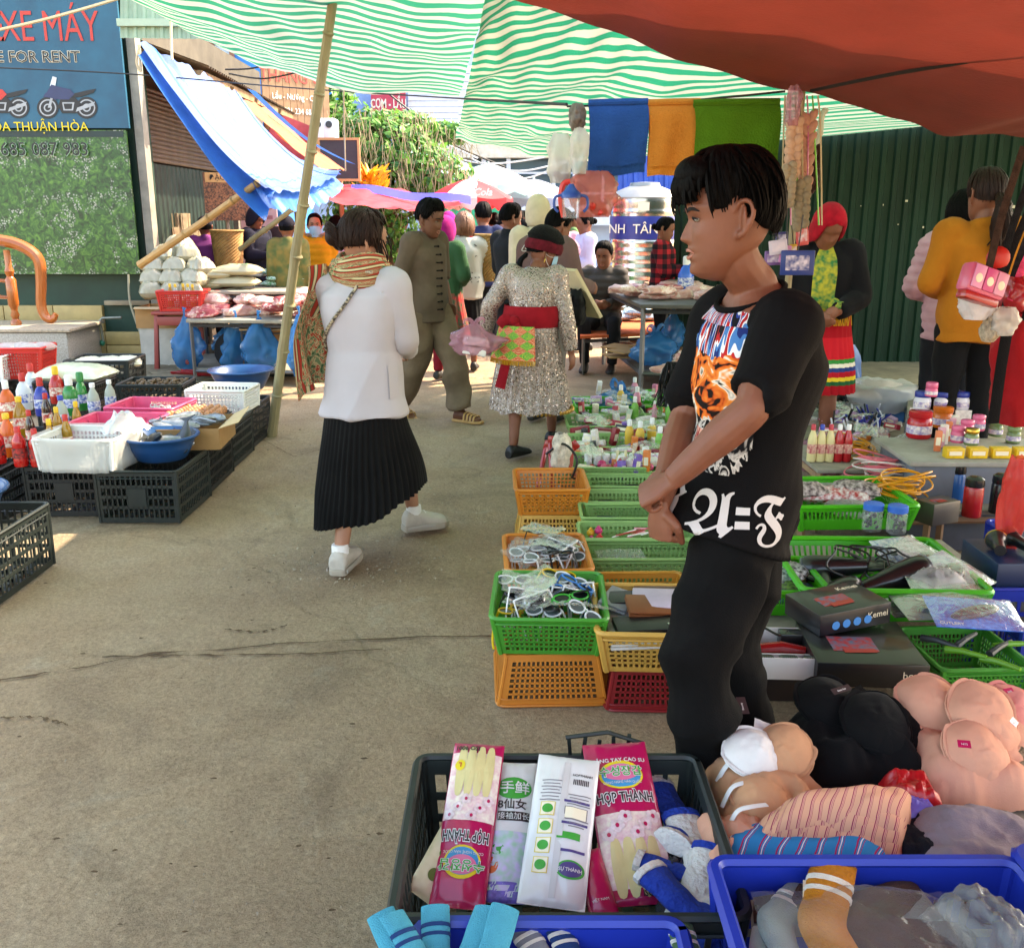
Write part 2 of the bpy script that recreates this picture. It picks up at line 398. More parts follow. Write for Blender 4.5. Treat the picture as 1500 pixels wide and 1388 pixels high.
# ------------------------------------------------------------------ corrugated sheet helper
def corrugated(mb,P,pitch=.12,depth=.02,mi=0,flat=.45):
 """trapezoid-ribbed sheet over quad P=[bl,br,tr,tl], ribs running up the quad"""
 P=[V(p)for p in P];W=(P[1]-P[0]).length;n=max(1,int(W/pitch));nr=(P[1]-P[0]).cross(P[3]-P[0]).normalized()
 us=[]
 for i in range(n):
  for f,h in((0,0),(flat,0),(flat+.12,1),(.88,1)):us.append(((i+f)/n,h))
 us.append((1,0))
 rows=[]
 for v_ in(0,1):
  rows.append([lp_(lp_(P[0],P[1],u),lp_(P[3],P[2],u),v_)+nr*(h*depth)for u,h in us])
 m=len(us);vs=rows[0]+rows[1]
 bk=[p-nr*.003 for p in vs]
 fs=[(i,i+1,m+i+1,m+i)for i in range(m-1)]
 mb.add(vs,fs,mi);mb.add(bk,[tuple(reversed(f))for f in fs],mi);return mb
# ------------------------------------------------------------------ left building with billboards (frontal wall at Y=9.6)
YB=10.7
xr=at(208,300,YB).x
bld=emp_('shop_building',(xr-2.4,YB+.2,0),0,'house wall behind the motorbike rental billboards, dark green above beige tiles','building')
def loc_par(o,parent):
 """keep world coordinates of a mesh built in world space when parented to an unrotated empty"""
 o.location=V(o.location)-V(parent.location);return o
MB().box((xr-2.45,YB+.35,2.1),(4.8,.5,4.2)).build('wall',mat('wall_green_paint','#12382a',rough=.6,var=.25,scale=4),bld)
for ch in bld.children:loc_par(ch,bld)
beige=mat('beige_tile','#b39a62',rough=.55,var=.15,scale=7,hue=.08,bump=.1)
zt=at(100,448,YB).z
x=xr-.02;k=0
while x>xr-3.2:
 wd=.55
 top=zt if k>0 else at(215,487,YB).z
 for zz0,zz1 in((.0,top*.52),(top*.52+.008,top)):
  loc_par(MB().box((x-wd/2,YB+.075,(zz0+zz1)/2),(wd-.01,.07,zz1-zz0)).build('tile',beige,bld,bevel=.004),bld)
 x-=wd;k+=1
loc_par(MB().box((xr+.035,YB+.1,2.0),(.09,.16,4.0)).build('edge_post',mat('grey_post','#8a877c',rough=.8,var=.3,scale=5),bld),bld)
loc_par(MB().box((xr-.28,YB+.07,zt+.03),(.5,.12,.05)).build('ledge',conc,bld,bevel=.005),bld)
teal=mat('sign_teal','#0a5670',rough=.5,var=.18,scale=2.5,col2='#07435c')
b0=at(-260,188,YB-.06);b1=at(190,188,YB-.06);ztop=at(160,-70,YB-.06).z
sg=emp_('rental_sign',((b0.x+b1.x)/2,YB-.06,b1.z),0,'teal motorbike rental signboard with red lettering and printed motorcycles','sign')
def sgp(px,py,dz=0.):p=at(px,py,YB-.085-dz);return p-V(sg.location)
MB().box((0,0,(ztop-b1.z)/2),(b1.x-b0.x,.04,ztop-b1.z)).build('board',teal,sg)
redp=mat('print_red','#b8352c',rough=.5,var=.1);cream=mat('print_cream','#e8dcc0',rough=.5,var=.05)
blackp=mat('print_black','#16181c',rough=.5,var=.1)
def sign_text(s,px,py,hpx,mt,parent,org,Y,ext=.002,bold=0.,sx=1.,align='LEFT',shear=0.):
 p=at(px,py,Y)-V(org.location);size=hpx/1400*Y/.70
 return txm_('lettering',s,size,mt,parent,p,(pi/2,0,0),ext,align,sx,bold,shear)
for txt,px,py,hp in(('XE M\u00c1Y',148,60,38),):
 sign_text(txt,px-.5,py,hp,redp,sg,sg,YB-.088,.001,0.,.70,'RIGHT')
sign_text('THU\u00ca',7.5,60,38,redp,sg,sg,YB-.088,.001,0.,.70,'RIGHT')
sign_text('MOTORBIKE FOR RENT',118,91,14,cream,sg,sg,YB-.083,.001,.004,1.05,'RIGHT')
sign_text('MOTORBIKE FOR RENT',118,91,14,blackp,sg,sg,YB-.087,.001,0.,1.05,'RIGHT')
def bike(px,py,s,body,sgn=1):
 """flat printed motorcycle, drawn in sign plane"""
 def P(x,z,d):return sgp(px+x*s*sgn,py-z*s,d)
 e=MB()
 def disc(x,z,r,mi,d,r0=0.):
  n=22;ring=[P(x+r*cos(2*pi*i/n),z+r*sin(2*pi*i/n),d)for i in range(n)]
  e.add(ring,[tuple(range(n))],mi)
 def pl(pts,mi,d):e.add([P(a,b,d)for a,b in pts],[tuple(range(len(pts)))],mi)
 for cx in(-27,30):
  disc(cx,0,16,1,.001);disc(cx,0,12.5,3,.0015);disc(cx,0,10.5,1,.002);disc(cx,0,6,3,.0025);disc(cx,0,4,1,.003)
 pl([(-6,-8),(18,-8),(22,6),(12,16),(-8,14),(-12,2)],1,.002)
 pl([(-4,-4),(10,-4),(12,8),(-6,8)],3,.0025);pl([(-2,-2),(8,-2),(9,6),(-4,6)],1,.003)
 pl([(-30,20),(-22,34),(-8,30),(6,27),(12,20),(4,12),(-10,12),(-22,14)],0,.0035)
 pl([(8,20),(28,25),(44,28),(40,22),(22,16),(10,15)],1,.003)
 pl([(-27,0),(-20,26),(-17,25),(-23,0)],3,.0032)
 pl([(-24,32),(-20,46),(-14,44),(-16,32)],2,.0028)
 pl([(14,-6),(40,3),(42,9),(16,0)],3,.0035)
 pl([(-34,16),(-30,22),(-16,18),(-14,10),(-20,14)],0,.004)
 return e
for(px,py,s,c,nm)in((97,158,1.0,'#1d2a55','printed_motorcycle'),(-2,158,.98,'#b3261f','printed_motorcycle')):
 bm_=bike(px,py,s,c)
 bm_.build(nm,[mat('bike_'+c,c,rough=.4),blackp,mat('print_glass','#c9d4d6'),mat('print_grey','#9aa0a3')],sg)
def flower_mat():
 m=bpy.data.materials.new('flower_field_print');m.use_nodes=True
 n=m.node_tree.nodes;L=m.node_tree.links;b=n['Principled BSDF'];tc=n.new('ShaderNodeTexCoord')
 def nz(s,d=5,dist=0.):
  x=n.new('ShaderNodeTexNoise');x.inputs['Scale'].default_value=s;x.inputs['Detail'].default_value=d;x.inputs['Distortion'].default_value=dist;L.new(tc.outputs['Object'],x.inputs['Vector']);return x.outputs[0]
 r=n.new('ShaderNodeValToRGB');L.new(nz(14,6,1.5),r.inputs[0]);e=r.color_ramp.elements
 e[0].position=.3;e[0].color=(.004,.018,.005,1);e[1].position=.74;e[1].color=(.10,.25,.035,1);x=e.new(.5);x.color=(.02,.09,.016,1)
 v=n.new('ShaderNodeTexVoronoi');v.inputs['Scale'].default_value=44;L.new(tc.outputs['Object'],v.inputs['Vector'])
 r2=n.new('ShaderNodeValToRGB');L.new(v.outputs['Distance'],r2.inputs[0]);r2.color_ramp.elements[0].position=.25;r2.color_ramp.elements[0].color=(1,1,1,1);r2.color_ramp.elements[1].position=.5;r2.color_ramp.elements[1].color=(0,0,0,1)
 r3=n.new('ShaderNodeValToRGB');L.new(nz(4.5,7,1.),r3.inputs[0]);r3.color_ramp.elements[0].position=.52;r3.color_ramp.elements[1].position=.62
 mu=n.new('ShaderNodeMath');mu.operation='MULTIPLY';L.new(r2.outputs[0],mu.inputs[0]);L.new(r3.outputs[0],mu.inputs[1])
 mx=n.new('ShaderNodeMix');mx.data_type='RGBA';L.new(mu.outputs[0],mx.inputs[0]);L.new(r.outputs[0],mx.inputs[6]);mx.inputs[7].default_value=(.40,.42,.36,1)
 L.new(mx.outputs[2],b.inputs['Base Color']);b.inputs['Roughness'].default_value=.4
 return m
f0=at(-260,402,YB-.05);f1=at(206,402,YB-.05);fz=at(190,190,YB-.05).z
fb=emp_('flower_billboard',((f0.x+f1.x)/2,YB-.05,f0.z),0,'billboard printed with a field of white blossoms above beige tiles','billboard')
MB().box((0,0,(fz-f0.z)/2),(f1.x-f0.x,.03,fz-f0.z-.01)).build('board',flower_mat(),fb)
MB().box((0,-.004,fz-f0.z-.045),(f1.x-f0.x-.06,.03,.06)).build('top_band',mat('dark_band','#0e2b2a',rough=.5,var=.2),fb)
sign_text('0 685 087 983',131.5,228.5,18,mat('print_pale_green','#8aa88a'),fb,fb,YB-.088,.001,.004,.95,'RIGHT');sign_text('0 685 087 983',131,228,18,blackp,fb,fb,YB-.09,.001,0.,.95,'RIGHT')
sign_text('HOA THU\u1eac N H\u00d2A'.replace(' N','N'),130,192,12,mat('print_yellow','#d8c020'),fb,fb,YB-.09,.001,0.,1,'RIGHT')
landing=emp_('stair_landing',on(20,540)+V((0,0,0)),0,'speckled granite stair landing under the wooden handrail','steps')
gran=mat('granite','#a9a39a',rough=.35,var=.35,scale=60,bump=.05)
L0=V(landing.location);tl=at(95,482,9.7)
MB().box((tl.x-L0.x-1.0,.42+9.7-L0.y,tl.z/2-.02),(2.0,.8,tl.z-.04)).build('block',gran,landing,bevel=.01)
MB().box((tl.x-L0.x-.98,.42+9.7-L0.y,tl.z-.015),(2.06,.86,.035)).build('slab',mat('granite_slab','#b7aa98',rough=.3,var=.3,scale=45),landing,bevel=.008)
wood=mat('varnished_wood','#a85a22',rough=.3,var=.3,scale=5,stretch=(1,1,.2),coat=.4)
hr=emp_('stair_handrail',(tl.x-.3,9.5,tl.z),0,'varnished orange wooden stair handrail with turned baluster and curled end','handrail')
def hp(px,py,Y=9.5):return at(px,py,Y)-V(hr.location)
MB().tube([hp(-60,350),hp(0,352),hp(35,362),hp(56,380),hp(60,410),hp(60,445),hp(66,463),hp(76,468),hp(82,460)],[.055,.055,.055,.055,.05,.047,.045,.04,.025],10,smoothn=5).build('rail',wood,hr,smooth=True)
e=MB();c=hp(24,476);t=hp(22,366)
pr=[(.05,0),(.05,.03),(.03,.06),(.042,.1),(.028,.14),(.036,.17),(.05,.2),(.05,.44),(.03,.47),(.045,.52),(.03,.56),(.03,t.z-c.z)]
e.lathe(pr,12,c).build('baluster',wood,hr,smooth=True)
for py in(412,436):MB().tube([hp(-60,py-4),hp(22,py)],.018,8).build('cross_bar',wood,hr,smooth=True)
tp=emp_('garden_tap',at(152,500,10.5),0,'galvanised standpipe with green tap on beige tiled wall','tap')
def tpp(px,py):return at(px,py,10.5)-V(tp.location)
MB().tube([tpp(152,503),tpp(146,470),tpp(150,466),tpp(178,465)],.016,8).build('pipe',mat('galvanised','#8f9184',rough=.4,metal=.7,var=.3),tp,smooth=True)
MB().ell(tpp(150,502),(.03,.03,.035)).box(tpp(143,504),(.07,.03,.03)).build('valve',pls_('green_valve','#0f6b4f'),tp)
MB().tube([at(188,402,10.5),at(190,440,10.5),at(199,470,10.5),at(207,492,10.5)],.012,6,smoothn=5).build('hose',pls_('grey_hose','#9b9a86'))
tag(bpy.data.objects['hose'],'thin grey hose hanging down the dark green wall','hose')
pav=mat('paving_slab','#7d7159',rough=.8,var=.25,scale=9,hue=.12,bump=.3)
pbase=struct(MB().box((-3.75,9.75,.004),(2.2,1.9,.02)).build('paving_apron',mat('paving_joint','#5d5444',rough=.9,var=.2)))
dirv=V((.82,.57,0)).normalized();nv_=V((-.57,.82,0)).normalized();c0=V((-3.75,9.75,.02))
k=0
for i in range(-14,15):
 for j in range(-3,4):
  c=dirv*(j*.62+(i%2)*.31)+nv_*(i*.15)
  p=c0+c
  if abs(c.x)>.85 or abs(c.y)>.8:continue
  if k==0:
   ps=MB().box((0,0,0),(.605,.138,.02)).build('slab',pav,pbase,bevel=.004);ps.location=p;ps.rotation_euler=(0,0,atan2(dirv.y,dirv.x));k=1
  else:
   q=ps.copy();COL.objects.link(q);q.location=p+V((0,0,jit(.002)))
# ------------------------------------------------------------------ shop with roller shutter along the street (plane X=-4.35)
XS=-4.35
shop=emp_('shutter_shop',(XS,13.2,0),0,'street shop with brown roller shutter and dark green ribbed door under a corrugated awning','building')
S0=V(shop.location)
dkm=mat('dark_interior','#1a1d1a',rough=.9,var=.2)
MB().box((-2.0,1.2,2.0),(3.9,7.0,4.0)).build('wall',mat('shop_wall','#4b463c',rough=.85,var=.3,scale=3),shop)
slat_m=mat('shutter_metal','#6d5c50',rough=.45,metal=.35,var=.3,scale=4,hue=.05)
zs0,zs1=2.2,3.05;n=16
for i in range(n):
 z=lp_(zs0,zs1,(i+.5)/n);h=(zs1-zs0)/n
 if i==0:
  e=MB();pr=[(.03+.022*sin(pi*t/6),lp_(-h/2,h/2,t/6))for t in range(7)]
  e.add([(x,-1.95,z2)for x,z2 in pr]+[(x,2.0,z2)for x,z2 in pr],[(t,t+7,t+8,t+1)for t in range(6)])
  sl0=e.build('slat',slat_m,shop,smooth=True,angle=80);sl0.location=(0.0,.15,z)
 else:
  q=sl0.copy();COL.objects.link(q);q.location=(0,.15,z)
door_g=mat('ribbed_door','#1b2f28',rough=.5,var=.3,scale=3)
e=MB();corrugated(e,[(.02,-1.8,.0),(.02,2.1,.0),(.02,2.1,2.18),(.02,-1.8,2.18)],.16,.02);e.build('door',door_g,shop)
for y in(-1.9,2.2):MB().box((.05,y,1.6),(.1,.1,3.2)).build('door_post',mat('post_grey','#7b756a',rough=.7,var=.3),shop)
rust=mat('rusty_roof','#6b5a48',rough=.8,var=.4,scale=6,bump=.2)
e=MB();corrugated(e,[(-.1,-2.2,3.55),(-.1,2.6,3.5),(1.05,2.4,3.08),(1.1,-2.2,3.12)],.09,.02);aw=e.build('awning',rust,shop)
MB().box((1.0,.1,3.03),(.05,4.6,.09)).build('awning_beam',mat('beam_wood','#82694c',rough=.8,var=.3),shop)
for y in(-2.1,-1.1,0,1.3,2.4):MB().box((.5,y,3.22),(1.2,.05,.06),(0,RAD(21),0)).build('awning_rafter',mat('beam_wood','#82694c'),shop)
e=MB();g0=at(176,56,9.2);g1=at(345,58,9.2);g2=at(345,-60,9.2);g3=at(176,-60,9.2)
corrugated(e,[g0,g1,g2,g3],.075,.015);clad=e.build('ribbed_cladding',mat('pale_green_sheet','#8fa892',rough=.6,var=.2,scale=4))
tag(clad,'pale green ribbed metal cladding above the street awning','cladding')
z_=at(250,31,9.1).z
MB().box(((g0.x+g1.x)/2,9.17,z_),(g1.x-g0.x,.04,.06)).build('cladding_rail',mat('pale_green_trim','#9fb39c',rough=.6),clad)
# ------------------------------------------------------------------ houses further down the street
def facade(name,label,c,size,col,parts=(),**k):
 e=emp_(name,(c[0],c[1],0),0,label,'building')
 MB().box((0,0,size[2]/2),size).build('wall',mat('wall_'+name+str(round(c[0])),col,rough=.8,var=.15,scale=2.),e)
 return e
blue_b=facade('blue_house','bright blue rendered house with a brown framed window above the awning',(-8.1,20,0),(7.6,3,9),'#2f86d6')
def win(parent,px0,py0,px1,py1,Y,frame,glass,n=2,nm='window'):
 a=at(px0,py1,Y);b=at(px1,py0,Y);o=V(parent.location)
 f=MB();t=.07;w_,h_=b.x-a.x,b.z-a.z;cx,cz=(a.x+b.x)/2-o.x,(a.z+b.z)/2-o.z;y=Y-o.y
 for s in(-1,1):
  f.box((cx+s*(w_/2-t/2),y,cz),(t,.1,h_));f.box((cx,y,cz+s*(h_/2-t/2)),(w_-2*t,.1,t))
 for i in range(1,n):f.box((cx-w_/2+w_*i/n,y,cz),(t,.09,h_-2*t))
 fo=f.build(nm,frame,parent)
 for i in range(n):MB().box((cx-w_/2+w_*(i+.5)/n,y+.02,cz),(w_/n-t,.02,h_-2*t)).build('pane',glass,fo)
 return fo
glassm=mat('window_glass','#9fb2c4',rough=.08,spec=.8,var=.2,scale=2)
brown_f=mat('brown_frame','#8a5a44',rough=.5)
win(blue_b,283,58,341,108,18.45,brown_f,glassm)
brd=emp_('slatted_menu_board',at(437,190,15.5),RAD(38),'brown slatted board with yellow, red and white painted lettering','sign')
bw=mat('board_wood','#9c7a5c',rough=.8,var=.25,scale=5)
for i in range(10):MB().box((-.55+.11*i+.05,0,.62),(.104,.03,1.3)).build('plank',bw,brd)
for z,c,s,t in((1.02,'#e5c531',.2,'NH\u00c0 H\u00c0NG'),(.66,'#cf4a40',.27,'TH\u1eaeNG C\u1ed0'),(.42,'#f0ede4',.12,'L\u1ea9u - N\u01b0\u1edbng - C\u01a1m'),(.22,'#f0ede4',.12,'0981 234 685')):
 txm_('lettering',t,s,mat('paint_'+c,c),brd,(0,-.02,z),(pi/2,0,0),.002,'CENTER',.82)
MB().box((0,.12,-2.2),(.12,.12,4.6)).build('board_post',bw,brd)
rs=tag(MB().box((0,0,0),(1.0,.05,.5),None).build('red_shop_sign',mat('sign_red_soft','#c84a55',rough=.5,var=.2)),'faded red shop sign below the slatted menu board','sign')
rs.location=at(442,207,15.0);rs.rotation_euler=(RAD(8),RAD(18),RAD(30))
for i,px in enumerate((470,486)):
 ac=emp_('air_conditioner',at(px,207,13.6),0,'white outdoor air conditioner unit on the wall behind the blackboard','air conditioner','air conditioner units on the wall')
 MB().box((0,0,.14),(.15,.3,.28)).build('case',pls_('ac_white','#e6e8ea'),ac,bevel=.008)
 MB().lathe([(.04,0),(.045,.01)],12).build('fan_grille',pls_('ac_dark','#30343a'),ac).rotation_euler=(pi/2,0,0)
 ac.children[-1].location=(0,-.155,.2)
bb=emp_('blackboard',at(498,262,12.6),0,'black chalkboard in a pale wooden frame before the vine','blackboard')
MB().box((0,0,.23),(.46,.02,.46)).build('slate',mat('slate','#39363c',rough=.8,var=.15),bb)
for sx in(-1,1):MB().box((sx*.25,-.003,.23),(.03,.035,.52)).build('frame',mat('frame_pine','#b58a5c'),bb)
for z in(-.015,.475):MB().box((0,-.003,z),(.47,.035,.03)).build('frame',mat('frame_pine','#b58a5c'),bb)
MB().tube([(0,.03,-2.1),(0,.03,.3)],.03,6).build('board_post',bw,bb)
far=facade('guest_house','pale blue and white guest house with a red food banner',(-2.2,28,0),(12,6,10),'#b9c6d8')
F0=V(far.location)
def fbox(px0,py0,px1,py1,Y,m,nm,d=.15,parent=far):
 a=at(px0,py1,Y);b=at(px1,py0,Y);o=V(parent.location)
 return MB().box(((a.x+b.x)/2-o.x,Y-o.y,(a.z+b.z)/2-o.z),(b.x-a.x,d,b.z-a.z)).build(nm,m,parent)
Yf=24.9
fbox(455,90,512,200,Yf,mat('far_blue','#4c94d8',rough=.8),'blue_panel')
fbox(512,90,548,185,Yf,mat('far_slate','#8ea3c4',rough=.8),'grey_panel')
wl=mat('white_siding','#dfe0e6',rough=.7,hue=.03)
for i in range(11):fbox(598,97+i*8.6,672,105+i*8.6,Yf-.02*(i%2),wl,'siding_board',.12)
for i in range(8):fbox(672,97+i*12,940,108+i*12,Yf-.02*(i%2),wl,'siding_board',.12)
fbox(600,192,830,232,Yf-.3,mat('far_beige','#d9cbb4',rough=.8,var=.2),'balcony_band',.5)
fbox(505,183,600,192,Yf-.3,mat('far_teal','#8fb5b2',rough=.8),'balcony_edge',.5)
for px in(560,575,590,605,613):fbox(px,165,px+3,185,Yf-.5,wl,'railing_post',.05)
fbox(555,163,616,167,Yf-.5,wl,'railing',.05)
fbox(655,232,930,300,Yf-.1,mat('far_dark_glass','#31505e',rough=.3,var=.3,scale=1.),'shop_front',.1)
for px in(706,742,808,838,880):fbox(px,228,px+6,318,Yf-.4,mat('far_post','#c9ccd4',rough=.6),'post',.12)
for py in(252,282):fbox(655,py,930,py+3,Yf-.35,mat('far_post','#c9ccd4'),'rail',.06)
fbox(640,300,930,330,Yf-.45,mat('far_white_wall','#d4d6d8',rough=.8),'low_wall',.1)
a=at(545,186,Yf-.4);b=at(594,132,Yf-.4)
ban=emp_('food_banner',((a.x+b.x)/2,Yf-.4,a.z),0,'red banner with white food lettering on the guest house','banner')
MB().box((0,0,(b.z-a.z)/2),(b.x-a.x,.03,b.z-a.z)).build('cloth',mat('banner_red','#c6404e',rough=.7,var=.15),ban)
for t,z in(('C\u01a0M - L\u1ea8U',.52),('TH\u1eaeNG C\u1ed0',.14)):txm_('lettering',t,.28,cream,ban,(0,-.02,z*(b.z-a.z)),(pi/2,0,0),.002,'CENTER',.62,.006)
facade('grey_house','tall grey house closing the street behind the water tank',(9.5,27,0),(12,5,9),'#a8b0b4')
facade('cream_house','cream house wall behind the shutter shop',(-13,26,0),(9,5,10),'#c9bda6')
# ------------------------------------------------------------------ green ribbed fence, blue ribbed shed, tank
gm_=mat('green_ribbed_steel','#0a2a1c',rough=.6,spec=.2,var=.35,scale=3.,stretch=(1,1,.3),bump=.06,bscale=20)
YW=9.8
fence=emp_('ribbed_fence',(at(1300,500,YW).x,YW,.12),0,'tall dark green ribbed steel fence behind the stall','fence')
zt_=at(1230,148,YW).z-.12
x0,x1=at(985,400,YW).x-fence.location.x,at(1760,400,YW).x-fence.location.x
n=7
for i in range(n):
 a,b=lp_(x0,x1,i/n),lp_(x0,x1,(i+1)/n)+.03
 e=MB();corrugated(e,[(a,-.006*(i%2),.0),(b,-.006*(i%2),.0),(b,-.006*(i%2),zt_+jit(.02)),(a,-.006*(i%2),zt_)],.118,.022)
 e.build('panel',gm_,fence)
patch=mat('peeled_spot','#b9b49f',rough=.7)
for k in range(26):
 MB().box((rnd.uniform(x0+1,x1-1),-.028,rnd.choice((.95,1.35,1.6))+jit(.15)),(rnd.uniform(.008,.03),.004,rnd.uniform(.008,.03))).build('paint_chip',patch,fence)
for z in(.4,2.0):MB().box(((x0+x1)/2,.04,z),(x1-x0,.04,.06)).build('rail',mat('rail_steel','#3a4038',metal=.4),fence)
YBl=15.5
e=MB();corrugated(e,[at(905,420,YBl),at(1010,420,YBl),at(1010,215,YBl),at(905,215,YBl)],.16,.03)
tag(e.build('blue_shed_wall',mat('blue_sheet','#1f4fb0',rough=.5,var=.2)),'blue ribbed sheet wall behind the steel water tank','wall')
steel=mat('stainless','#c9c6bf',rough=.22,metal=1.,var=.08,scale=3)
YT=12.6;tc_=at(940,410,YT);R=(at(993,330,YT).x-at(893,330,YT).x)/2
tank=emp_('water_tank',(tc_.x,YT,0),0,'large ribbed stainless steel water tank with a blue band','water tank')
z0,z1=.25,at(940,292,YT).z
pr=[(R*.97,z0)]
zz=z0+.05
zb0,zb1=at(940,350,YT).z,at(940,318,YT).z
while zz<zb0-.08:
 pr+=[(R*.975,zz),(R,zz+.03),(R,zz+.055),(R*.975,zz+.085)];zz+=.10
pr+=[(R*.98,zb0-.01),(R*.98,zb1+.03),(R,zb1+.05),(R*.985,zb1+.08),(R*.985,z1-.1),(R,z1-.05),(R*.99,z1)]
e=MB().lathe(pr,40);e.build('shell',steel,tank,smooth=True,angle=60)
MB().lathe([(R*.985,zb0),(R*.99,zb0+.01),(R*.99,zb1),(R*.985,zb1+.01)],40,cap=False).build('band',pls_('tank_blue','#22307c'),tank,smooth=True)
MB().lathe([(R*1.01,z1),(R*1.01,z1+.02),(R*.8,z1+.1),(R*.45,z1+.16),(R*.42,z1+.2),(R*.1,z1+.21)],40).build('lid',mat('stainless_dull','#9a978f',rough=.4,metal=.9),tank,smooth=True)
txm_('lettering','NH',.16,cream,tank,(-R*.62,-R*.83,(zb0+zb1)/2-.06),(pi/2,0,RAD(-35)),.002,'RIGHT',1)
txm_('lettering','T\u00c2N A',.16,cream,tank,(R*.1,-R*.995,(zb0+zb1)/2-.06),(pi/2,0,RAD(6)),.002,'CENTER',1)
MB().box((-R*.15,-R*1.0,z1-.09),(.14,.01,.1)).build('sticker',cream,tank)
for k in range(4):MB().box((R*.7*cos(k*pi/2+.7),R*.7*sin(k*pi/2+.7),.13),(.1,.1,.26)).build('leg',mat('stainless_dull','#9a978f'),tank)
# ------------------------------------------------------------------ tarpaulins
def stripe_mat(name,c1,c2,n,trans=.55,fac=.5,dim=.24):
 m=bpy.data.materials.new(name);m.use_nodes=True
 nn=m.node_tree.nodes;L=m.node_tree.links;b=nn['Principled BSDF'];out=nn['Material Output']
 uv=nn.new('ShaderNodeUVMap');sp=nn.new('ShaderNodeSeparateXYZ');L.new(uv.outputs[0],sp.inputs[0])
 mu=nn.new('ShaderNodeMath');mu.operation='MULTIPLY';mu.inputs[1].default_value=n;L.new(sp.outputs[1],mu.inputs[0])
 fr=nn.new('ShaderNodeMath');fr.operation='FRACT';L.new(mu.outputs[0],fr.inputs[0])
 r=nn.new('ShaderNodeValToRGB');L.new(fr.outputs[0],r.inputs[0]);e=r.color_ramp.elements
 e[0].position=0;e[0].color=(*lin(c1),1);e[1].position=fac;e[1].color=(*lin(c2),1)
 x=e.new(fac-.06);x.color=(*lin(c1),1);x=e.new(.94);x.color=(*lin(c2),1);x=e.new(1.);x.color=(*lin(c1),1)
 L.new(r.outputs[0],b.inputs['Base Color']);b.inputs['Roughness'].default_value=.55
 tr=nn.new('ShaderNodeBsdfTranslucent');dk=nn.new('ShaderNodeMix');dk.data_type='RGBA';dk.blend_type='MULTIPLY';dk.inputs[0].default_value=1.;L.new(r.outputs[0],dk.inputs[6]);dk.inputs[7].default_value=(dim,dim,dim,1);L.new(dk.outputs[2],tr.inputs[0]);mx=nn.new('ShaderNodeMixShader');mx.inputs[0].default_value=trans
 L.new(b.outputs[0],mx.inputs[1]);L.new(tr.outputs[0],mx.inputs[2]);L.new(mx.outputs[0],out.inputs[0])
 return m
def curve_pts(pts):
 def f(t):
  n=len(pts)-1;x=max(0,min(n-1e-6,t*n));i=int(x);u=x-i
  a,b,c,d=pts[max(0,i-1)],pts[i],pts[i+1],pts[min(n,i+2)]
  return 0.5*((2*b)+(c-a)*u+(2*a-5*b+4*c-d)*u*u+(3*b-a-3*c+d)*u*u*u)
 return f
def tarp(name,near,far_,mt,nu=60,nv=60,sag=.1,wr=.015,wf=(6,3),parent=None,seed=0,vflip=False,th=0.0,swag=0):
 A=curve_pts([V(p)for p in near]);B=curve_pts([V(p)for p in far_])
 def fn(u,v_):
  p=lp_(A(u),B(u),v_)
  z=-sag*4*v_*(1-v_)*(1-.4*(2*u-1)**2)
  z+=wr*noise.noise(V((u*wf[0]+seed,v_*wf[1],seed)))+wr*.5*noise.noise(V((u*wf[0]*2.7,v_*wf[1]*2.3+seed,7)))
  if swag:z-=swag*abs(sin(u*pi*5))**.7*v_
  return p+V((0,0,z))
 return MB().grid(fn,nu,nv).build(name,mt,parent,smooth=True,angle=180)
gs=stripe_mat('green_white_stripes','#2fb58c','#e4f0e2',46,.62)
gs2=stripe_mat('green_white_stripes_wide','#22b68a','#e9f0dc',32,.62)
tA=tarp('striped_tarp',[(-4.6,2.2,3.5),(-2.6,1.0,3.4),(-1.2,1.0,3.3),(-.2,1.0,3.25),(.35,1.2,3.2)],[at(235,-5,7.0),at(330,72,7.8),at(400,103,8.2),at(470,122,8.6),at(560,138,9.0),at(672,145,9.2)],gs,70,80,.10,.05,(5,7),seed=1)
tag(tA,'green and white striped tarpaulin above the lane, sagging beside the bamboo pole','tarpaulin')
tB=tarp('striped_tarp',[at(722,-60,3.6),(.6,3.3,2.62),(1.6,3.2,2.62),(6.5,3.2,2.7)],[at(667,203,9.4),at(730,217,9.4),at(800,230,9.4),at(900,236,9.5),at(1020,215,9.6),at(1700,165,9.75)],gs2,70,80,.04,.05,(6,6),seed=5)
tag(tB,'green and white striped tarpaulin with wide bands behind the hanging towels','tarpaulin')
def wire(name,pts,r,m,label=None,n=6):
 o=MB().tube(pts,r,5,smoothn=8).build(name,m,None,smooth=True)
 if label:tag(o,label,'cable' if 'wire' in name or 'cable' in name else 'rope')
 return o
redt=mat('red_tarp','#7d2f24',rough=.65,var=.18,scale=3.,bump=.1,bscale=80,trans=.16)
tR=tarp('red_tarp',[(-.2,-.8,2.35),(.6,-.8,2.3),(1.6,-.8,2.25),(2.6,-.8,2.2),(4.6,-.8,2.3)],[at(728,-6,2.95),at(850,33,3.15),at(1000,82,3.4),at(1140,127,3.63),at(1250,156,3.68),at(1350,186,3.7),at(1430,198,3.72),at(1500,201,3.75),at(1640,203,3.8),at(2200,190,3.8)],redt,70,60,.06,.03,(6,5),seed=9)
tag(tR,'red tarpaulin roof over the goods stall','tarpaulin')
wire('crease_shade_line',[at(1188,133,3.55),at(1300,110,3.1),at(1420,90,2.85),at(1560,66,2.6)],.006,mat('crease_shade','#1c1614',rough=.9),'dark line standing in for the shaded edge crease of the red tarpaulin')  # thin dark tube draws the shade in the red tarpaulin's edge crease
bluet=mat('blue_tarp','#2f74d0',rough=.35,var=.25,scale=4.,bump=.35,bscale=14,trans=.35)
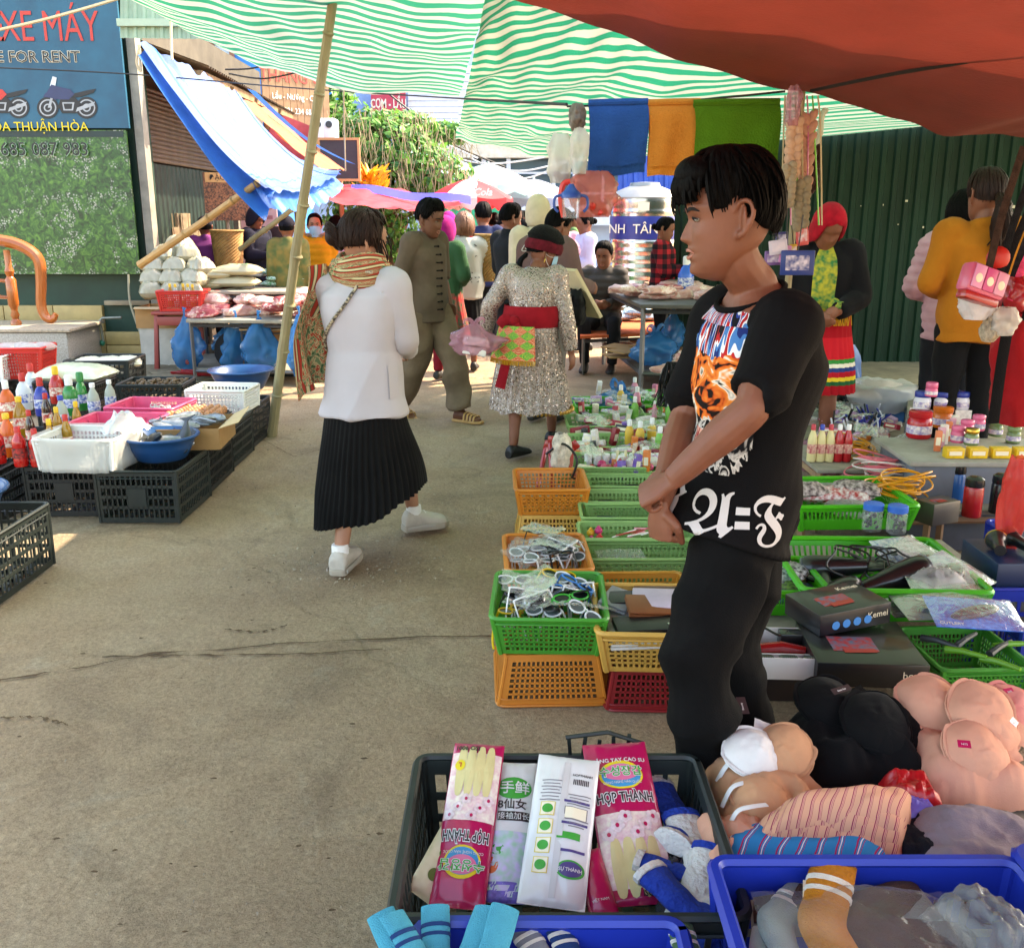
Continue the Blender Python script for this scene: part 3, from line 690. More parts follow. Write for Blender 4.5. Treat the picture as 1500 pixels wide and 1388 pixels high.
silver=mat('silver_tarp','#5874ad',rough=.35,var=.25,scale=4.,bump=.4,bscale=12,trans=.2)
nt_,ft_,fl_,nl_=at(204,62,8.4),at(352,140,11.2),at(500,250,10.6),at(386,274,8.3)
def blue_fn(u,v_):
 p=lp_(lp_(nt_,ft_,u),lp_(nl_,fl_,u),v_)
 z=-.22*v_*(1-v_)*4*(.5+.5*u)-.10*sin(pi*u)*v_
 z+=.05*noise.noise(V((u*9,v_*1.6,3)))+.03*noise.noise(V((u*22,v_*2.2,8)))+.02*abs(sin(u*19))*(1-v_)
 return p+V((0,0,z))
e=MB();e.grid(blue_fn,60,50)
tb_=e.build('sloping_tarp',silver,None,smooth=True,angle=180);tag(tb_,'silver and blue tarpaulin awning sloping down over the meat table','tarpaulin')
def edge_fn(off0,off1,drop,seed):
 def f(u,v_):
  p=blue_fn(lp_(off0,off1,v_),u)
  return p+V((0,-.02,-drop*v_*v_+.02*noise.noise(V((u*9,v_*3,seed)))))
 return f
MB().grid(lambda u,v_:blue_fn(.13*(1-v_),u)+V((.0,-.05*v_,.008-.28*sm(v_)*(.4+.6*u))),50,8).build('blue_hem',bluet,tb_,smooth=True,angle=180)
MB().grid(lambda u,v_:blue_fn(u,1-.14*(1-v_))+V((.02*v_,0,.006-.16*v_-.06*abs(noise.noise(V((u*9,v_,2))))*v_)),50,8).build('blue_hem',bluet,tb_,smooth=True,angle=180)
MB().grid(lambda u,v_:blue_fn(1-.07*(1-v_),u)+V((0,0,.008-.05*v_)),50,6).build('blue_hem',bluet,tb_,smooth=True,angle=180)
ob_=tarp('orange_tarp',[at(345,140,11.6),at(392,160,12.2)],[at(470,248,11.0),at(505,248,12.0)],mat('orange_tarp','#d2663a',rough=.6,var=.2,trans=.3),12,40,.05,.03)
tag(ob_,'orange tarpaulin edge with blue hem behind the silver awning','tarpaulin')
MB().grid(lambda u,v_:lp_(at(360,138,12.0),at(507,245,12.1),u)+V((.02+.10*v_,0,-.03*v_+.06-.1*sin(pi*u))),30,4).build('blue_hem',bluet,ob_,smooth=True,angle=180)
rt=tarp('low_red_tarp',[at(455,285,11.2),at(520,300,11.1),at(600,306,11.2),at(672,295,11.8)],[at(462,276,13.2),at(540,268,13.2),at(620,286,13.2),at(678,292,13.2)],mat('low_red_tarp','#d2505c',rough=.55,var=.2,trans=.5),40,20,.06,.04)
tag(rt,'low pink red tarpaulin canopy with a blue hem over the crowd','tarpaulin')
MB().grid(lambda u,v_:lp_(at(515,274,12.9),at(690,292,12.2),u)+V((0,-.12*v_,.03+.02*sin(9*u)-.10*v_)),40,4).build('blue_hem',mat('violet_hem','#5a55cc',rough=.5),rt,smooth=True,angle=180)
bam=mat('bamboo','#8d8261',rough=.6,var=.3,scale=6,stretch=(1,1,.25),bump=.15)
bam2=mat('bamboo_fresh','#b08a56',rough=.55,var=.25,scale=6)
def bamboo(name,a,b,r0,r1,m,label,nodes=7):
 a,b=V(a),V(b);o=emp_(name,a,0,label,'pole');n=40;pts=[];rs=[]
 off=[V((jit(.012),jit(.012),0))for _ in range(5)]
 oc=curve_pts(off)
 for i in range(n+1):
  t=i/n;r=lp_(r0,r1,t);k=(t*nodes)%1
  if k<.06 or k>.95:r*=1.14
  pts.append((b-a)*t+oc(t)*(1 if .05<t<.95 else .3));rs.append(r)
 MB().tube(pts,rs,10).build('stem',m,o,smooth=True)
 for i in range(1,nodes):
  p=(b-a)*(i/nodes)
  MB().tube([p-(b-a).normalized()*.01,p,p+(b-a).normalized()*.01],[lp_(r0,r1,i/nodes)*1.05,lp_(r0,r1,i/nodes)*1.25,lp_(r0,r1,i/nodes)*1.05],10).build('node_ring',m,o,smooth=True)
 return o
bamboo('bamboo_pole',on(398,637)+V((0,0,-.01)),at(494,-45,6.1),.036,.028,bam,'leaning bamboo pole standing on the concrete holding up the striped tarpaulin',9)
bamboo('bamboo_strut',at(205,388,8.9),at(378,268,8.35),.035,.03,bam2,'slanted yellow bamboo strut propping the silver awning corner',5)
bamboo('bamboo_strut',at(352,365,11.5),at(448,292,10.6),.03,.026,bam,'thin grey bamboo strut slanting above the dark hooded shopper',5)
blk=mat('cable_black','#17191b',rough=.6);pale=mat('rope_pale','#c9b996',rough=.9);wirew=mat('cable_white','#c8ccd0',rough=.6)
bamboo('bamboo_pole',at(1210,160,4.2),at(1192,228,4.15),.012,.012,bam,'short bamboo stick tied beside the hanging slippers',2)
wire('overhead_wire',[at(-60,97,8.9),at(180,108,8.9),at(420,128,8.7),at(600,140,8.5),at(830,153,3.66)],.006,blk,'black overhead wire crossing the lane below the striped tarpaulins')
wire('power_cable',[at(330,102,14),at(370,100,14),at(412,88,14)],.012,blk,'black cable drooping in front of the blue house')
wire('power_cable',[at(335,108,14),at(390,115,14),at(465,98,13)],.012,blk,'lower black cable drooping in front of the menu board')
wire('power_cable',[at(560,130,20),at(610,170,20),at(660,210,20),at(740,245,20)],.02,blk,'black cable sloping down past the white siding')
for k,(a,b,c)in enumerate((((520,175),(600,190),(700,232)),((690,232),(760,262),(830,238)),((700,245),(770,250),(850,230)),((640,225),(720,240),(830,225)))):
 o=wire('white_wire',[at(*a,19),at(*b,19),at(*c,19)],.016,wirew);tag(o,'thin pale wire strung across the far street front','cable','pale wires across the far street')
wire('hanging_string',[at(500,-5,8.6),at(503,120,8.7),at(506,250,10.4)],.008,pale,'thin pale string hanging to the silver awning corner')
wire('white_rope',[at(-40,52,8.0),at(60,30,8.0),at(160,2,8.0),at(200,-12,8.0)],.012,pale,'pale rope slanting across the teal sign')
wire('hanging_string',[at(250,5,8.9),at(251,60,8.9),at(252,88,8.9)],.012,pale,'frayed pale rope hanging before the ribbed cladding')
wire('hanging_string',[at(205,66,8.4),at(200,90,8.4),at(206,104,8.4),at(203,66,8.4)],.01,pale,'pale rope knot tying the awning tip')
# ------------------------------------------------------------------ market umbrellas
def umbrella(name,px,py,Y,Rm,cols,label,tilt=0.,n=8):
 top=at(px,py,Y);o=emp_(name,(top.x,Y,0),0,label,'umbrella')
 H=.42*Rm
 for i in range(n):
  e=MB()
  def fn(u,v_,i=i):
   a=2*pi*(i+u)/n+.2;r=Rm*v_;bow=1-.06*sin(pi*u)*v_
   return V((r*bow*cos(a),r*bow*sin(a),top.z-H*v_**1.5-.02*sin(pi*u)*v_))
  e.grid(fn,6,6);e.grid(lambda u,v_,fn=fn:fn(u,1)+V((0,0,-.12*v_*(1+.3*sin(u*pi*3)))),6,2)
  e.build('panel',cols[i%len(cols)],o,smooth=True,angle=180)
 MB().tube([(0,0,0),(0,0,top.z+.04)],.02,8).build('pole',mat('umbrella_pole','#b8bcc2',metal=.5,rough=.4),o,smooth=True)
 for i in range(n):
  a=2*pi*i/n+.2
  MB().tube([(0,0,top.z-.03),(Rm*.97*cos(a),Rm*.97*sin(a),top.z-H*.97)],.008,4).build('rib',mat('umbrella_pole','#b8bcc2'),o)
 return o
um_r=mat('umbrella_red','#d5303a',rough=.6,trans=.35);um_w=mat('umbrella_white','#efe6e2',rough=.6,trans=.35);um_t=mat('umbrella_teal','#a9d2cf',rough=.6,trans=.35)
um_g=mat('umbrella_grey','#8f98b0',rough=.6,trans=.3)
u1=umbrella('market_umbrella',688,262,13.6,.6,[um_r,um_r,um_w],'red and white market umbrella with a white bottle print')
txm_('lettering','Coca-Cola',.13,um_w,u1,(.03,-.6,at(690,290,13.6).z+.02),(pi/2,0,0),.002,'CENTER',1,.003,.3)
bp_=MB().lathe([(.05,0),(.055,.1),(.035,.16),(.05,.22),(.02,.3),(.02,.36)],10,sy=.1);b_=bp_.build('bottle_print',um_w,u1,smooth=True)
b_.location=(.05,-.36,at(690,283,13.6).z+.05);b_.rotation_euler=(RAD(-50),0,RAD(-10))
umbrella('market_umbrella',715,240,16,.8,[um_t,um_w],'pale teal and white market umbrella behind the red one')
umbrella('market_umbrella',782,262,17,.75,[um_g],'grey violet market umbrella before the dark shop front')
tt=tarp('teal_tarp',[at(596,250,15),at(640,275,15),at(700,285,15)],[at(604,210,17),at(650,228,17),at(700,245,17)],mat('teal_tarp','#9fd0cd',rough=.6,var=.15,trans=.4),20,14,.05,.04)
tag(tt,'pale teal tarpaulin roof beside the vine','tarpaulin')
tg=tarp('green_mesh_screen',[at(640,330,19),at(700,330,19),at(760,330,19)],[at(640,285,19),at(700,288,19),at(760,290,19)],mat('green_screen','#1f9a78',rough=.7,var=.3,trans=.3),20,8,0,.05)
tag(tg,'green tarpaulin screen hanging under the umbrellas','tarpaulin')
# ------------------------------------------------------------------ vine-covered tree
def leaf_mat(name,col,col2):return mat(name,col,rough=.55,var=.2,col2=col2,scale=3.,trans=.35)
def vine(name,label,blobs,n,m1,twigs=True,ls=.06,seed=3):
 r=random.Random(seed);base=V(blobs[0][0]);o=emp_(name,(base.x,base.y,0),0,label,'tree');O=V(o.location)
 t=MB();t.tube([(0,.2,0),(.1,.25,base.z*.5),(-.05,.2,base.z)],[.12,.09,.06],8,smoothn=4)
 for b,s in blobs:t.tube([(0,.2,base.z*.6),(V(b)-O)*.6+V((0,.1,.4)),V(b)-O],[.05,.035,.015],6,smoothn=4)
 t.build('trunk',mat('vine_bark','#6b5a42',rough=.9,var=.3),o,smooth=True)
 e=MB()
 for k in range(n):
  b,s=blobs[r.randrange(len(blobs))];b=V(b)-O
  d=V((r.gauss(0,1),r.gauss(0,1),r.gauss(0,1))).normalized();rr=r.uniform(.55,1.05)
  p=b+V((d.x*s[0],d.y*s[1],d.z*s[2]))*rr
  nrm=(d+V((r.uniform(-.8,.8),r.uniform(-.8,.8),r.uniform(-.2,1)))).normalized();u=nrm.orthogonal().normalized();a=r.uniform(0,2*pi)
  u=u*cos(a)+nrm.cross(u)*sin(a);q=nrm.cross(u);L_=ls*r.uniform(.6,1.5);Wd=L_*r.uniform(.55,.8)
  e.add([p-u*L_,p+q*Wd*.8-u*L_*.2,p+q*Wd*.5+u*L_*.5,p+u*L_+nrm*L_*.2,p-q*Wd*.5+u*L_*.5,p-q*Wd*.8-u*L_*.2],[(0,1,2,3),(0,3,4,5)],r.choice((0,0,1)))
 e.build('crown',m1,o)
 if twigs:
  e=MB()
  for k in range(420):
   b,s=blobs[r.randrange(len(blobs))];b=V(b)-O
   p=b+V((r.uniform(-1,1)*s[0],-s[1]*r.uniform(.6,1.1),r.uniform(-.2,.9)*s[2]));L_=r.uniform(.2,.7)
   e.tube([p,p+V((jit(.08),-.05,-L_*.5)),p+V((jit(.14),jit(.05),-L_))],[.006,.005,.003],3,cap=False)
  e.build('twigs',mat('dry_twig','#8f7f63',rough=.9,var=.3),o)
 return o
lg=leaf_mat('leaf_light','#7fae4a','#4f8a36');lg2=leaf_mat('leaf_dark','#3f7a38','#2a5a2c')
vb=[(at(560,215,14.6),(.75,.5,.5)),(at(520,205,14.8),(.5,.4,.55)),(at(600,240,14.5),(.65,.5,.5)),(at(640,262,14.3),(.6,.4,.35)),(at(560,262,14.4),(.7,.4,.4)),(at(505,240,14.6),(.35,.4,.5)),(at(655,195,15.5),(.5,.3,.15)),(at(580,182,15),(.6,.3,.2))]
vine('vine_tree','tree overgrown with trailing vines and dry hanging twigs beside the guest house',vb,5200,[lg,lg2])
vb=[(at(478,150,17),(.5,.4,.6)),(at(465,180,17),(.4,.4,.5)),(at(490,190,17),(.4,.4,.4))]
vine('small_tree','small bright green tree behind the menu board',vb,1500,[lg,lg2],False,.08,5)
vb=[(at(520,320,14.5),(.5,.3,.4)),(at(570,330,14.5),(.6,.3,.5))]
vine('shrub','leafy green shrub under the low red tarpaulin',vb,1200,[lg,lg2],False,.05,8)
e=MB();r_=random.Random(4)
for k in range(60):
 a=r_.uniform(0,2*pi);z=r_.uniform(0,.26);rr=r_.uniform(.02,.16)
 p=V((rr*cos(a)*1.3,rr*sin(a)*.5,z));d=V((cos(a),sin(a)*.4,r_.uniform(.2,1.2))).normalized()*r_.uniform(.05,.12)
 e.tube([p-d*.5,p,p+d],[.03,.028,.004],5)
o=e.build('festival_ornament',mat('ornament_yellow','#f0c21c',rough=.5,var=.3,col2='#ef8a1d',scale=14),None,smooth=True);o.location=at(543,277,13.1)
tag(o,'spiky yellow and orange paper ornament on top of the low red canopy','ornament')
# ------------------------------------------------------------------ people
SKIN=mat('skin_tan','#7d4d39',rough=.5,var=.10,scale=14,sss=.08,bump=.05,bscale=300,spec=.4)
SKIN2=mat('skin_light','#a07058',rough=.5,var=.08,scale=14,sss=.08,spec=.4)
SKIN3=mat('skin_brown','#68402e',rough=.5,var=.10,scale=14,sss=.06,spec=.4)
HAIR=mat('hair_black','#080707',rough=.6,var=.4,scale=60,stretch=(1,1,.08),bump=.3,bscale=120,spec=.06)
HAIRB=mat('hair_brown','#24150f',rough=.5,var=.4,scale=60,stretch=(1,1,.08),bump=.3,bscale=120,spec=.12)
HAIRL=mat('hair_chestnut','#6b4430',rough=.45,var=.35,scale=50,stretch=(1,1,.08),bump=.3,bscale=120,spec=.4)
EYEW=mat('eye_white','#8a8178',rough=.2,var=.03);EYED=mat('eye_dark','#120c0a',rough=.15,var=0)
LIPM=mat('lip','#a3695a',rough=.45,var=.08);BROW=mat('brow','#17110e',rough=.9,var=.1)
HZ=[-.132,-.124,-.112,-.098,-.090,-.080,-.070,-.061,-.052,-.042,-.030,-.015,.000,.015,.03,.05,.075,.095,.108,.116,.119]
HF=[.040,.068,.086,.0875,.084,.0895,.0865,.0915,.089,.088,.088,.087,.085,.0945,.0955,.094,.086,.071,.050,.026,.006]
HS=[.040,.062,.076,.0815,.084,.0855,.087,.088,.0885,.0885,.0885,.0885,.0885,.0925,.0955,.094,.086,.071,.050,.026,.006]
HB=[.012,.006,.000,-.010,-.022,-.036,-.050,-.060,-.068,-.074,-.080,-.087,-.092,-.096,-.098,-.097,-.090,-.075,-.055,-.036,-.016]
HW=[.014,.030,.043,.053,.057,.061,.064,.066,.0675,.069,.0705,.072,.0735,.0745,.075,.0735,.067,.054,.038,.022,.006]
def head_mesh(mb,M,nose=1.0,fine=True):
 """head facing -Y with brow, nose, lips and chin; ring stack"""
 n,m=(56,64)if fine else(28,34);rings=[]
 for k in range(m+1):
  z=lp_(HZ[0],HZ[-1],k/m)
  fm=interp(HZ,HF,z);f=interp(HZ,HS,z);b=interp(HZ,HB,z);w_=interp(HZ,HW,z)
  cy_=(-f-b)/2;ry=(f-b)/2;ring=[]
  for j in range(n):
   t=2*pi*j/n;sx,cyy=sin(t),cos(t)
   p=2.25 if z<.03 else 2.0
   x=w_*math.copysign(abs(sx)**(2/p),sx);y=cy_-ry*math.copysign(abs(cyy)**(2/p),cyy)
   if cyy>0:
    y-=(fm-f)*exp(-(x/.024)**2)
    zt=(z+.047)/.052
    if-.10<=zt<=1.1:
     pr=interp([-.1,0,.12,.3,.6,1.,1.1],[0,.012,.0225,.019,.0125,.003,0],zt)*nose
     wd=interp([-.1,0,.15,.4,1.],[.013,.0145,.0135,.010,.0075],zt)
     y-=pr*exp(-(x/wd)**2)
    y+=.0085*exp(-((abs(x)-.031)/.016)**2-((z-.000)/.011)**2)
    y-=.003*exp(-((abs(x)-.031)/.011)**2-((z+.001)/.006)**2)
    y-=.004*exp(-((abs(x)-.042)/.016)**2-((z+.030)/.016)**2)
    y-=.0035*exp(-(x/.020)**2-((z+.061)/.0055)**2)
    y-=.0040*exp(-(x/.018)**2-((z+.079)/.0060)**2)
    y+=.0035*exp(-(x/.024)**2-((z+.0695)/.0025)**2)
    y-=.003*exp(-(x/.016)**2-((z+.108)/.012)**2)
   ring.append(M@V((x,y,z)))
  rings.append(ring)
 mb.rings(rings)
def head_ears(mb,M):
 for s in(-1,1):
  pts=[(.070,-.001,-.038),(.080,.008,-.036),(.089,.022,-.014),(.091,.029,.010),(.087,.021,.030),(.080,.004,.030),(.073,-.006,.012)]
  mb.tube([M@V((s*x,y,z))for x,y,z in pts],[.0065,.0075,.006,.006,.006,.0055,.0045],7,smoothn=3)
  mb.ell(M@V((s*.077,.012,-.004)),(.006,.016,.030),8,6)
  mb.ell(M@V((s*.078,.003,-.036)),(.006,.008,.009),8,6)
def head_features(root,M,eyes=True,lips=True,detail=True):
 for s in(-1,1):
  if eyes:
   e=MB()
   c=V((s*.031,-.0765,-.0005))
   ring=[]
   e.M=M
   e.ell(c+V((0,.0015,0)),(.0125,.0080,.0046),12,8);e.build('eye',EYEW,root,smooth=True)
   e=MB();e.M=M;e.ell(c+V((0,-.0035,.0004)),(.0050,.0034,.0046),10,6);e.build('iris',EYED,root,smooth=True)
   e=MB();e.M=M
   e.tube([c+V((s*-.0135,-.004,-.001)),c+V((s*-.006,-.0088,.0048)),c+V((s*.004,-.0082,.0050)),c+V((s*.014,-.001,.0012))],[.0011,.0018,.0018,.001],5,smoothn=4)
   e.build('eyelid',BROW,root,smooth=True)
  e=MB();e.M=M
  e.tube([(s*.014,-.094,.0175),(s*.026,-.0935,.022),(s*.040,-.086,.0225),(s*.050,-.075,.017)],[(.0035,.0016),(.0042,.0016),(.0035,.0015),(.0012,.001)],6,smoothn=4,up=(0,0,1))
  e.build('eyebrow',BROW,root,smooth=True)
 if lips:
  e=MB();e.M=M
  e.tube([(-.023,-.0835,-.0695),(-.010,-.0925,-.0625),(0,-.0942,-.0640),(.010,-.0925,-.0625),(.023,-.0835,-.0695)],[(.001,.001),(.0034,.0018),(.0034,.0018),(.0034,.0018),(.001,.001)],8,smoothn=4,up=(0,0,1))
  e.tube([(-.022,-.0835,-.0710),(-.010,-.0915,-.0785),(0,-.0930,-.0795),(.010,-.0915,-.0785),(.022,-.0835,-.0710)],[(.001,.001),(.0040,.0022),(.0044,.0024),(.0040,.0022),(.001,.001)],8,smoothn=4,up=(0,0,1))
  e.build('lips',LIPM,root,smooth=True)
def head_surf(az,s,th,drop=None):
 """point over the scalp: az from the face (0) round to the back (pi); s from crown 0, 1 = ear level; beyond 1 falls straight"""
 a,b,c=.077+th,.098+th,.120+th;cy_=-.001
 t=min(s,1.)*pi/2
 y0=-b*cos(az)if cos(az)>0 else-(b+.002)*cos(az)
 p=V((a*sin(az)*sin(t)**.85,cy_+y0*sin(t)**.85,c*cos(t)))
 if s>1:p.z-=(s-1)*.12;
 if s>1.25 and th<.03:p*=1;p.x*=1-.12*(s-1.25);p.y=lp_(p.y,p.y*.8,min(1,(s-1.25)*.8))
 return p
def hair(root,M,lim,mt,th=.012,locks=160,lw=.010,seed=1,fuzz=.004,taper=.5,swirl=.25,name='hair',extra=None,nshell=(40,16)):
 r=random.Random(seed);e=MB();e.M=M;na,ns=nshell;R=[]
 for j in range(ns+1):
  ring=[]
  for i in range(na):
   az=-pi+2*pi*i/na;L_=lim(az);s=max(.02,L_*j/ns)
   ring.append(head_surf(az,s,th*(1-taper*(j/ns)**2.5)))
  R.append(ring)
 Ri=[[p*.93+V((0,0,-.002))for p in R[-1]],[p*.6+V((0,0,.01))for p in R[-1]]]
 e.rings(R+Ri)
 for k in range(locks):
  az=r.uniform(-pi,pi);L_=lim(az);s0=r.uniform(.0,.62)*min(1,L_);s1=L_*r.uniform(.9,1.07)
  if s1-s0<.15:continue
  da=r.uniform(-swirl,swirl);pts=[];rs=[];t0=th+r.uniform(-.002,fuzz);n=7
  for i in range(n):
   t=i/(n-1);s=lp_(s0,s1,t)
   pts.append(head_surf(az+da*(t-.5),s,t0*(1-taper*(s/L_)**2.5)+fuzz*.8*sin(pi*t)));q=lw*(.35+.65*sin(pi*min(1,t*1.05+.12)))
   rs.append((max(.0008,q*(1-.55*t)),max(.0006,q*.45*(1-.6*t))))
  up=pts[3].normalized().cross(pts[-1]-pts[0])
  e.tube(pts,rs,5,up=up if up.length>1e-6 else(1,0,0))
 if extra:extra(e,r)
 return e.build(name,mt,root,smooth=True,angle=70)
def lim_short(front=.50,side=.93,back=1.30,fringe=0.):
 def f(az):
  a=abs(az)
  return interp([0,.55,.95,1.25,1.5,1.75,2.2,pi],[front+fringe,front+.03+fringe*.9,front+.12+fringe*.3,side,side+.07,side+.05,back-.05,back],a)
 return f
def lim_bob(front=.5,length=1.75):
 def f(az):
  a=abs(az);return interp([0,.6,.85,1.1,1.5,2.2,pi],[front,front+.05,length*.6,length*.97,length,length,length],a)
 return f
def limb(mb,pts,rad,n=14,k=6,flat=1.0,up=None):mb.tube(pts,rad,n,smoothn=k,flat=flat,up=up)
def hand(mb,w,d,palm,sidev,curl=.5,sc=1.,thumb=True,spread=.1,curls=None,tcurl=.5):
 """palm + five jointed fingers. w wrist, d pointing direction, palm = palm normal (fingers curl to it), sidev = towards the thumb"""
 d=V(d).normalized();pn=V(palm);pn=(pn-d*pn.dot(d)).normalized();sv=d.cross(pn)
 if sv.dot(V(sidev))<0:sv=-sv
 w=V(w);L_=.088*sc
 mb.tube([w-d*.012*sc,w+d*.015*sc,w+d*.05*sc,w+d*L_],[(.026*sc,.019*sc),(.031*sc,.018*sc),(.041*sc,.0165*sc),(.039*sc,.012*sc)],12,up=sv,smoothn=3)
 for i,(off,ln,rr)in enumerate(((.031,.070,.0086),(.0105,.078,.0089),(-.0105,.072,.0085),(-.030,.056,.0078))):
  cu=(curls[i]if curls else curl)*1.35;base=w+d*(L_-.012*sc*(1 if i!=3 else 1.7))+sv*off*sc
  dd=(d+sv*spread*off*12).normalized();p=base;pts=[p];rs=[rr*sc*1.06]
  ang=0
  for fr,am in((.46,.75),(.30,1.0),(.24,.75)):
   ang+=cu*am;dv=dd*cos(ang)+pn*sin(ang);p=p+dv*ln*fr*sc;pts.append(p);rs.append(rr*sc*(1-.1*len(pts)/2))
  mb.tube(pts,rs,9,smoothn=3);mb.ell(pts[-1],rs[-1]*.98,8,6)
 if thumb:
  b=w+d*.022*sc+sv*.024*sc;t1=(d*.75+sv*.75+pn*.25).normalized();t2=(d*(1-.2*tcurl)+sv*(.25-.5*tcurl)+pn*.5*tcurl).normalized()
  pts=[b,b+t1*.038*sc,b+t1*.038*sc+t2*.03*sc,b+t1*.038*sc+t2*.055*sc]
  mb.tube(pts,[.0145*sc,.012*sc,.0105*sc,.0085*sc],9,smoothn=3);mb.ell(pts[-1],.0085*sc,8,6)
T17=dict(pelvis=(0,.01,.95),waist=(0,.0,1.08),chest=(0,.005,1.26),neck=(0,.02,1.43),head=(0,-.005,1.578),shL=(.168,.015,1.385),elL=(.205,.04,1.11),wrL=(.215,-.02,.87),hipL=(.088,.01,.90),knL=(.095,-.005,.49),anL=(.095,.035,.085))
class Person:
 """skeleton in world space; J holds joints, built from a 1.70 m template, overridden per pose"""
 def __init__(s,x,y,rz,label,h=1.62,group=None,z=0.,over=None,head=(0,0,0),hs=1.,toe=None):
  s.h=h;s.k=h/1.70;s.rz=rz;s.root=emp_('person',(x,y,z),0,label,'person',group)
  s.R=MX.Rotation(rz,3,'Z');J={}
  for q,p in T17.items():
   J[q]=V(p)*s.k
   if q.endswith('L'):J[q[:-1]+'R']=V((-p[0],p[1],p[2]))*s.k
  for q,p in(over or{}).items():
   if isinstance(p,V):J[q]=s.R.inverted()@(p-V((x,y,z)))
   else:J[q]=V(p)*s.k
  s.L=J;s.J={q:s.R@p for q,p in J.items()}
  s.lat=s.R@V((1,0,0));s.fwd=s.R@V((0,-1,0))
  yaw,pit,roll=head;s.hs=hs
  s.HM=MX.Translation(s.J['head'])@MX.Rotation(rz+yaw,4,'Z')@MX.Rotation(pit,4,'X')@MX.Rotation(roll,4,'Y')@MX.Scale(s.k*hs*1.04,4)
  s.toe=toe or{}
 def latS(s):
  v_=s.J['shL']-s.J['shR'];v_.z*=.5;return v_.normalized()
 def latP(s):return(s.J['hipL']-s.J['hipR']).normalized()
 def torso(s,mb,g=0.,z0=None,z1=None,wf=1.,df=1.,top=True,belly=0.,hemx=0.,n=28,hemf=0.,slope=0.):
  """loft pelvis..shoulders; g = cloth ease"""
  J,k=s.J,s.k;rings=[]
  low=J['pelvis']+(J['pelvis']-J['waist']).normalized()*.10*k
  secs=[(low,.150,.108),(J['pelvis'],.163,.116),(lp_(J['pelvis'],J['waist'],.55),.155,.110),(J['waist'],.143,.102),(lp_(J['waist'],J['chest'],.5),.153,.108),(J['chest'],.166,.114),(lp_(J['chest'],J['neck'],.45),.170,.106),(lp_(J['chest'],J['neck'],.74),.150,.085),(lp_(J['chest'],J['neck'],.93),.085,.066),(J['neck']+V((0,0,.01)),.058,.058)]
  if z0 is not None:
   dirv=V((0,0,-1));secs=[(low+dirv*z0*k+s.fwd*hemf,.160+hemx,.116+hemx*.9)]+secs;secs[1]=(secs[1][0]+s.fwd*hemf*.8,secs[1][1]+hemx*.5,secs[1][2]+hemx*.6)
  if not top:secs=secs[:-1]
  m=len(secs)
  for i,(c,rx,ry)in enumerate(secs):
   t=i/(m-1);lat=lp_(s.latP(),s.latS(),sm(t)).normalized();a=secs[max(0,i-1)][0];b=secs[min(m-1,i+1)][0];ax=(b-a).normalized()
   lat=(lat-ax*lat.dot(ax)).normalized();dp=ax.cross(lat)
   gg=g*(1 if i<m-3 else .55)
   rx=(rx*wf*k+gg);ry=(ry*df*k+gg);bl=belly*exp(-((t-.38)/.2)**2)
   ring=[]
   for j in range(n):
    u=2*pi*j/n;x=rx*math.copysign(abs(cos(u))**.85,cos(u));y=ry*math.copysign(abs(sin(u))**.9,sin(u))
    ring.append(V((0,0,-slope*max(0,-sin(u))*(1. if i>=m-2 else .5)*(i>=m-3)))+c+lat*x+dp*(y-(bl if sin(u)<0 else 0)*(-sin(u)if sin(u)<0 else 0)))
   rings.append(ring)
  R2=[]
  for i in range(m-1):
   for q in range(3):
    t=q/3;R2.append([lp_(a,b,t)for a,b in zip(rings[i],rings[i+1])])
  R2.append(rings[-1]);mb.rings(R2)
 def arm(s,mb,S,g=0.,upto=2.,endr=None,wf=1.):
  J,k=s.J,s.k;sh,el,wr=J['sh'+S],J['el'+S],J['wr'+S];inn=lp_(sh,J['chest'],.28)+V((0,0,.02*k))
  full=[(inn,.060),(sh,.060),(lp_(sh,el,.35),.051),(lp_(sh,el,.75),.045),(el,.041),(lp_(el,wr,.3),.042),(lp_(el,wr,.7),.033),(wr,.0265)]
  pos=[0,.0,.35,.75,1.,1.3,1.7,2.]
  pts,rs=[],[]
  for(p,r),q in zip(full,pos):
   if q<=upto+1e-6:pts.append(p);rs.append(r*k*wf+g)
   else:
    p0,r0=full[pos.index(q)-1];q0=pos[pos.index(q)-1];t=(upto-q0)/(q-q0)
    pts.append(lp_(p0,p,t));rs.append(lp_(r0,r,t)*k*wf+g);break
  if endr:rs[-1]=endr
  limb(mb,pts,rs)
 def leg(s,mb,S,g=0.,wf=1.,upto=2.,flare=0.,rad=None):
  J,k=s.J,s.k;h,kn,an=J['hip'+S],J['kn'+S],J['an'+S]
  pts=[h+V((0,0,.02*k)),h-(h-kn)*.14,lp_(h,kn,.5),lp_(h,kn,.9),kn-(kn-an)*.02,lp_(kn,an,.28),lp_(kn,an,.7),lp_(kn,an,.97)]
  rs=rad or[.080,.086,.072,.056,.053,.056,.041,.034]
  rs=[r*k*wf+(g if i else-.004)+flare*max(0,i-3)*.25 for i,r in enumerate(rs)]
  if upto<2:nn={1.:5,1.3:6,1.7:7}[upto];pts,rs=pts[:nn],rs[:nn]
  limb(mb,pts,rs)
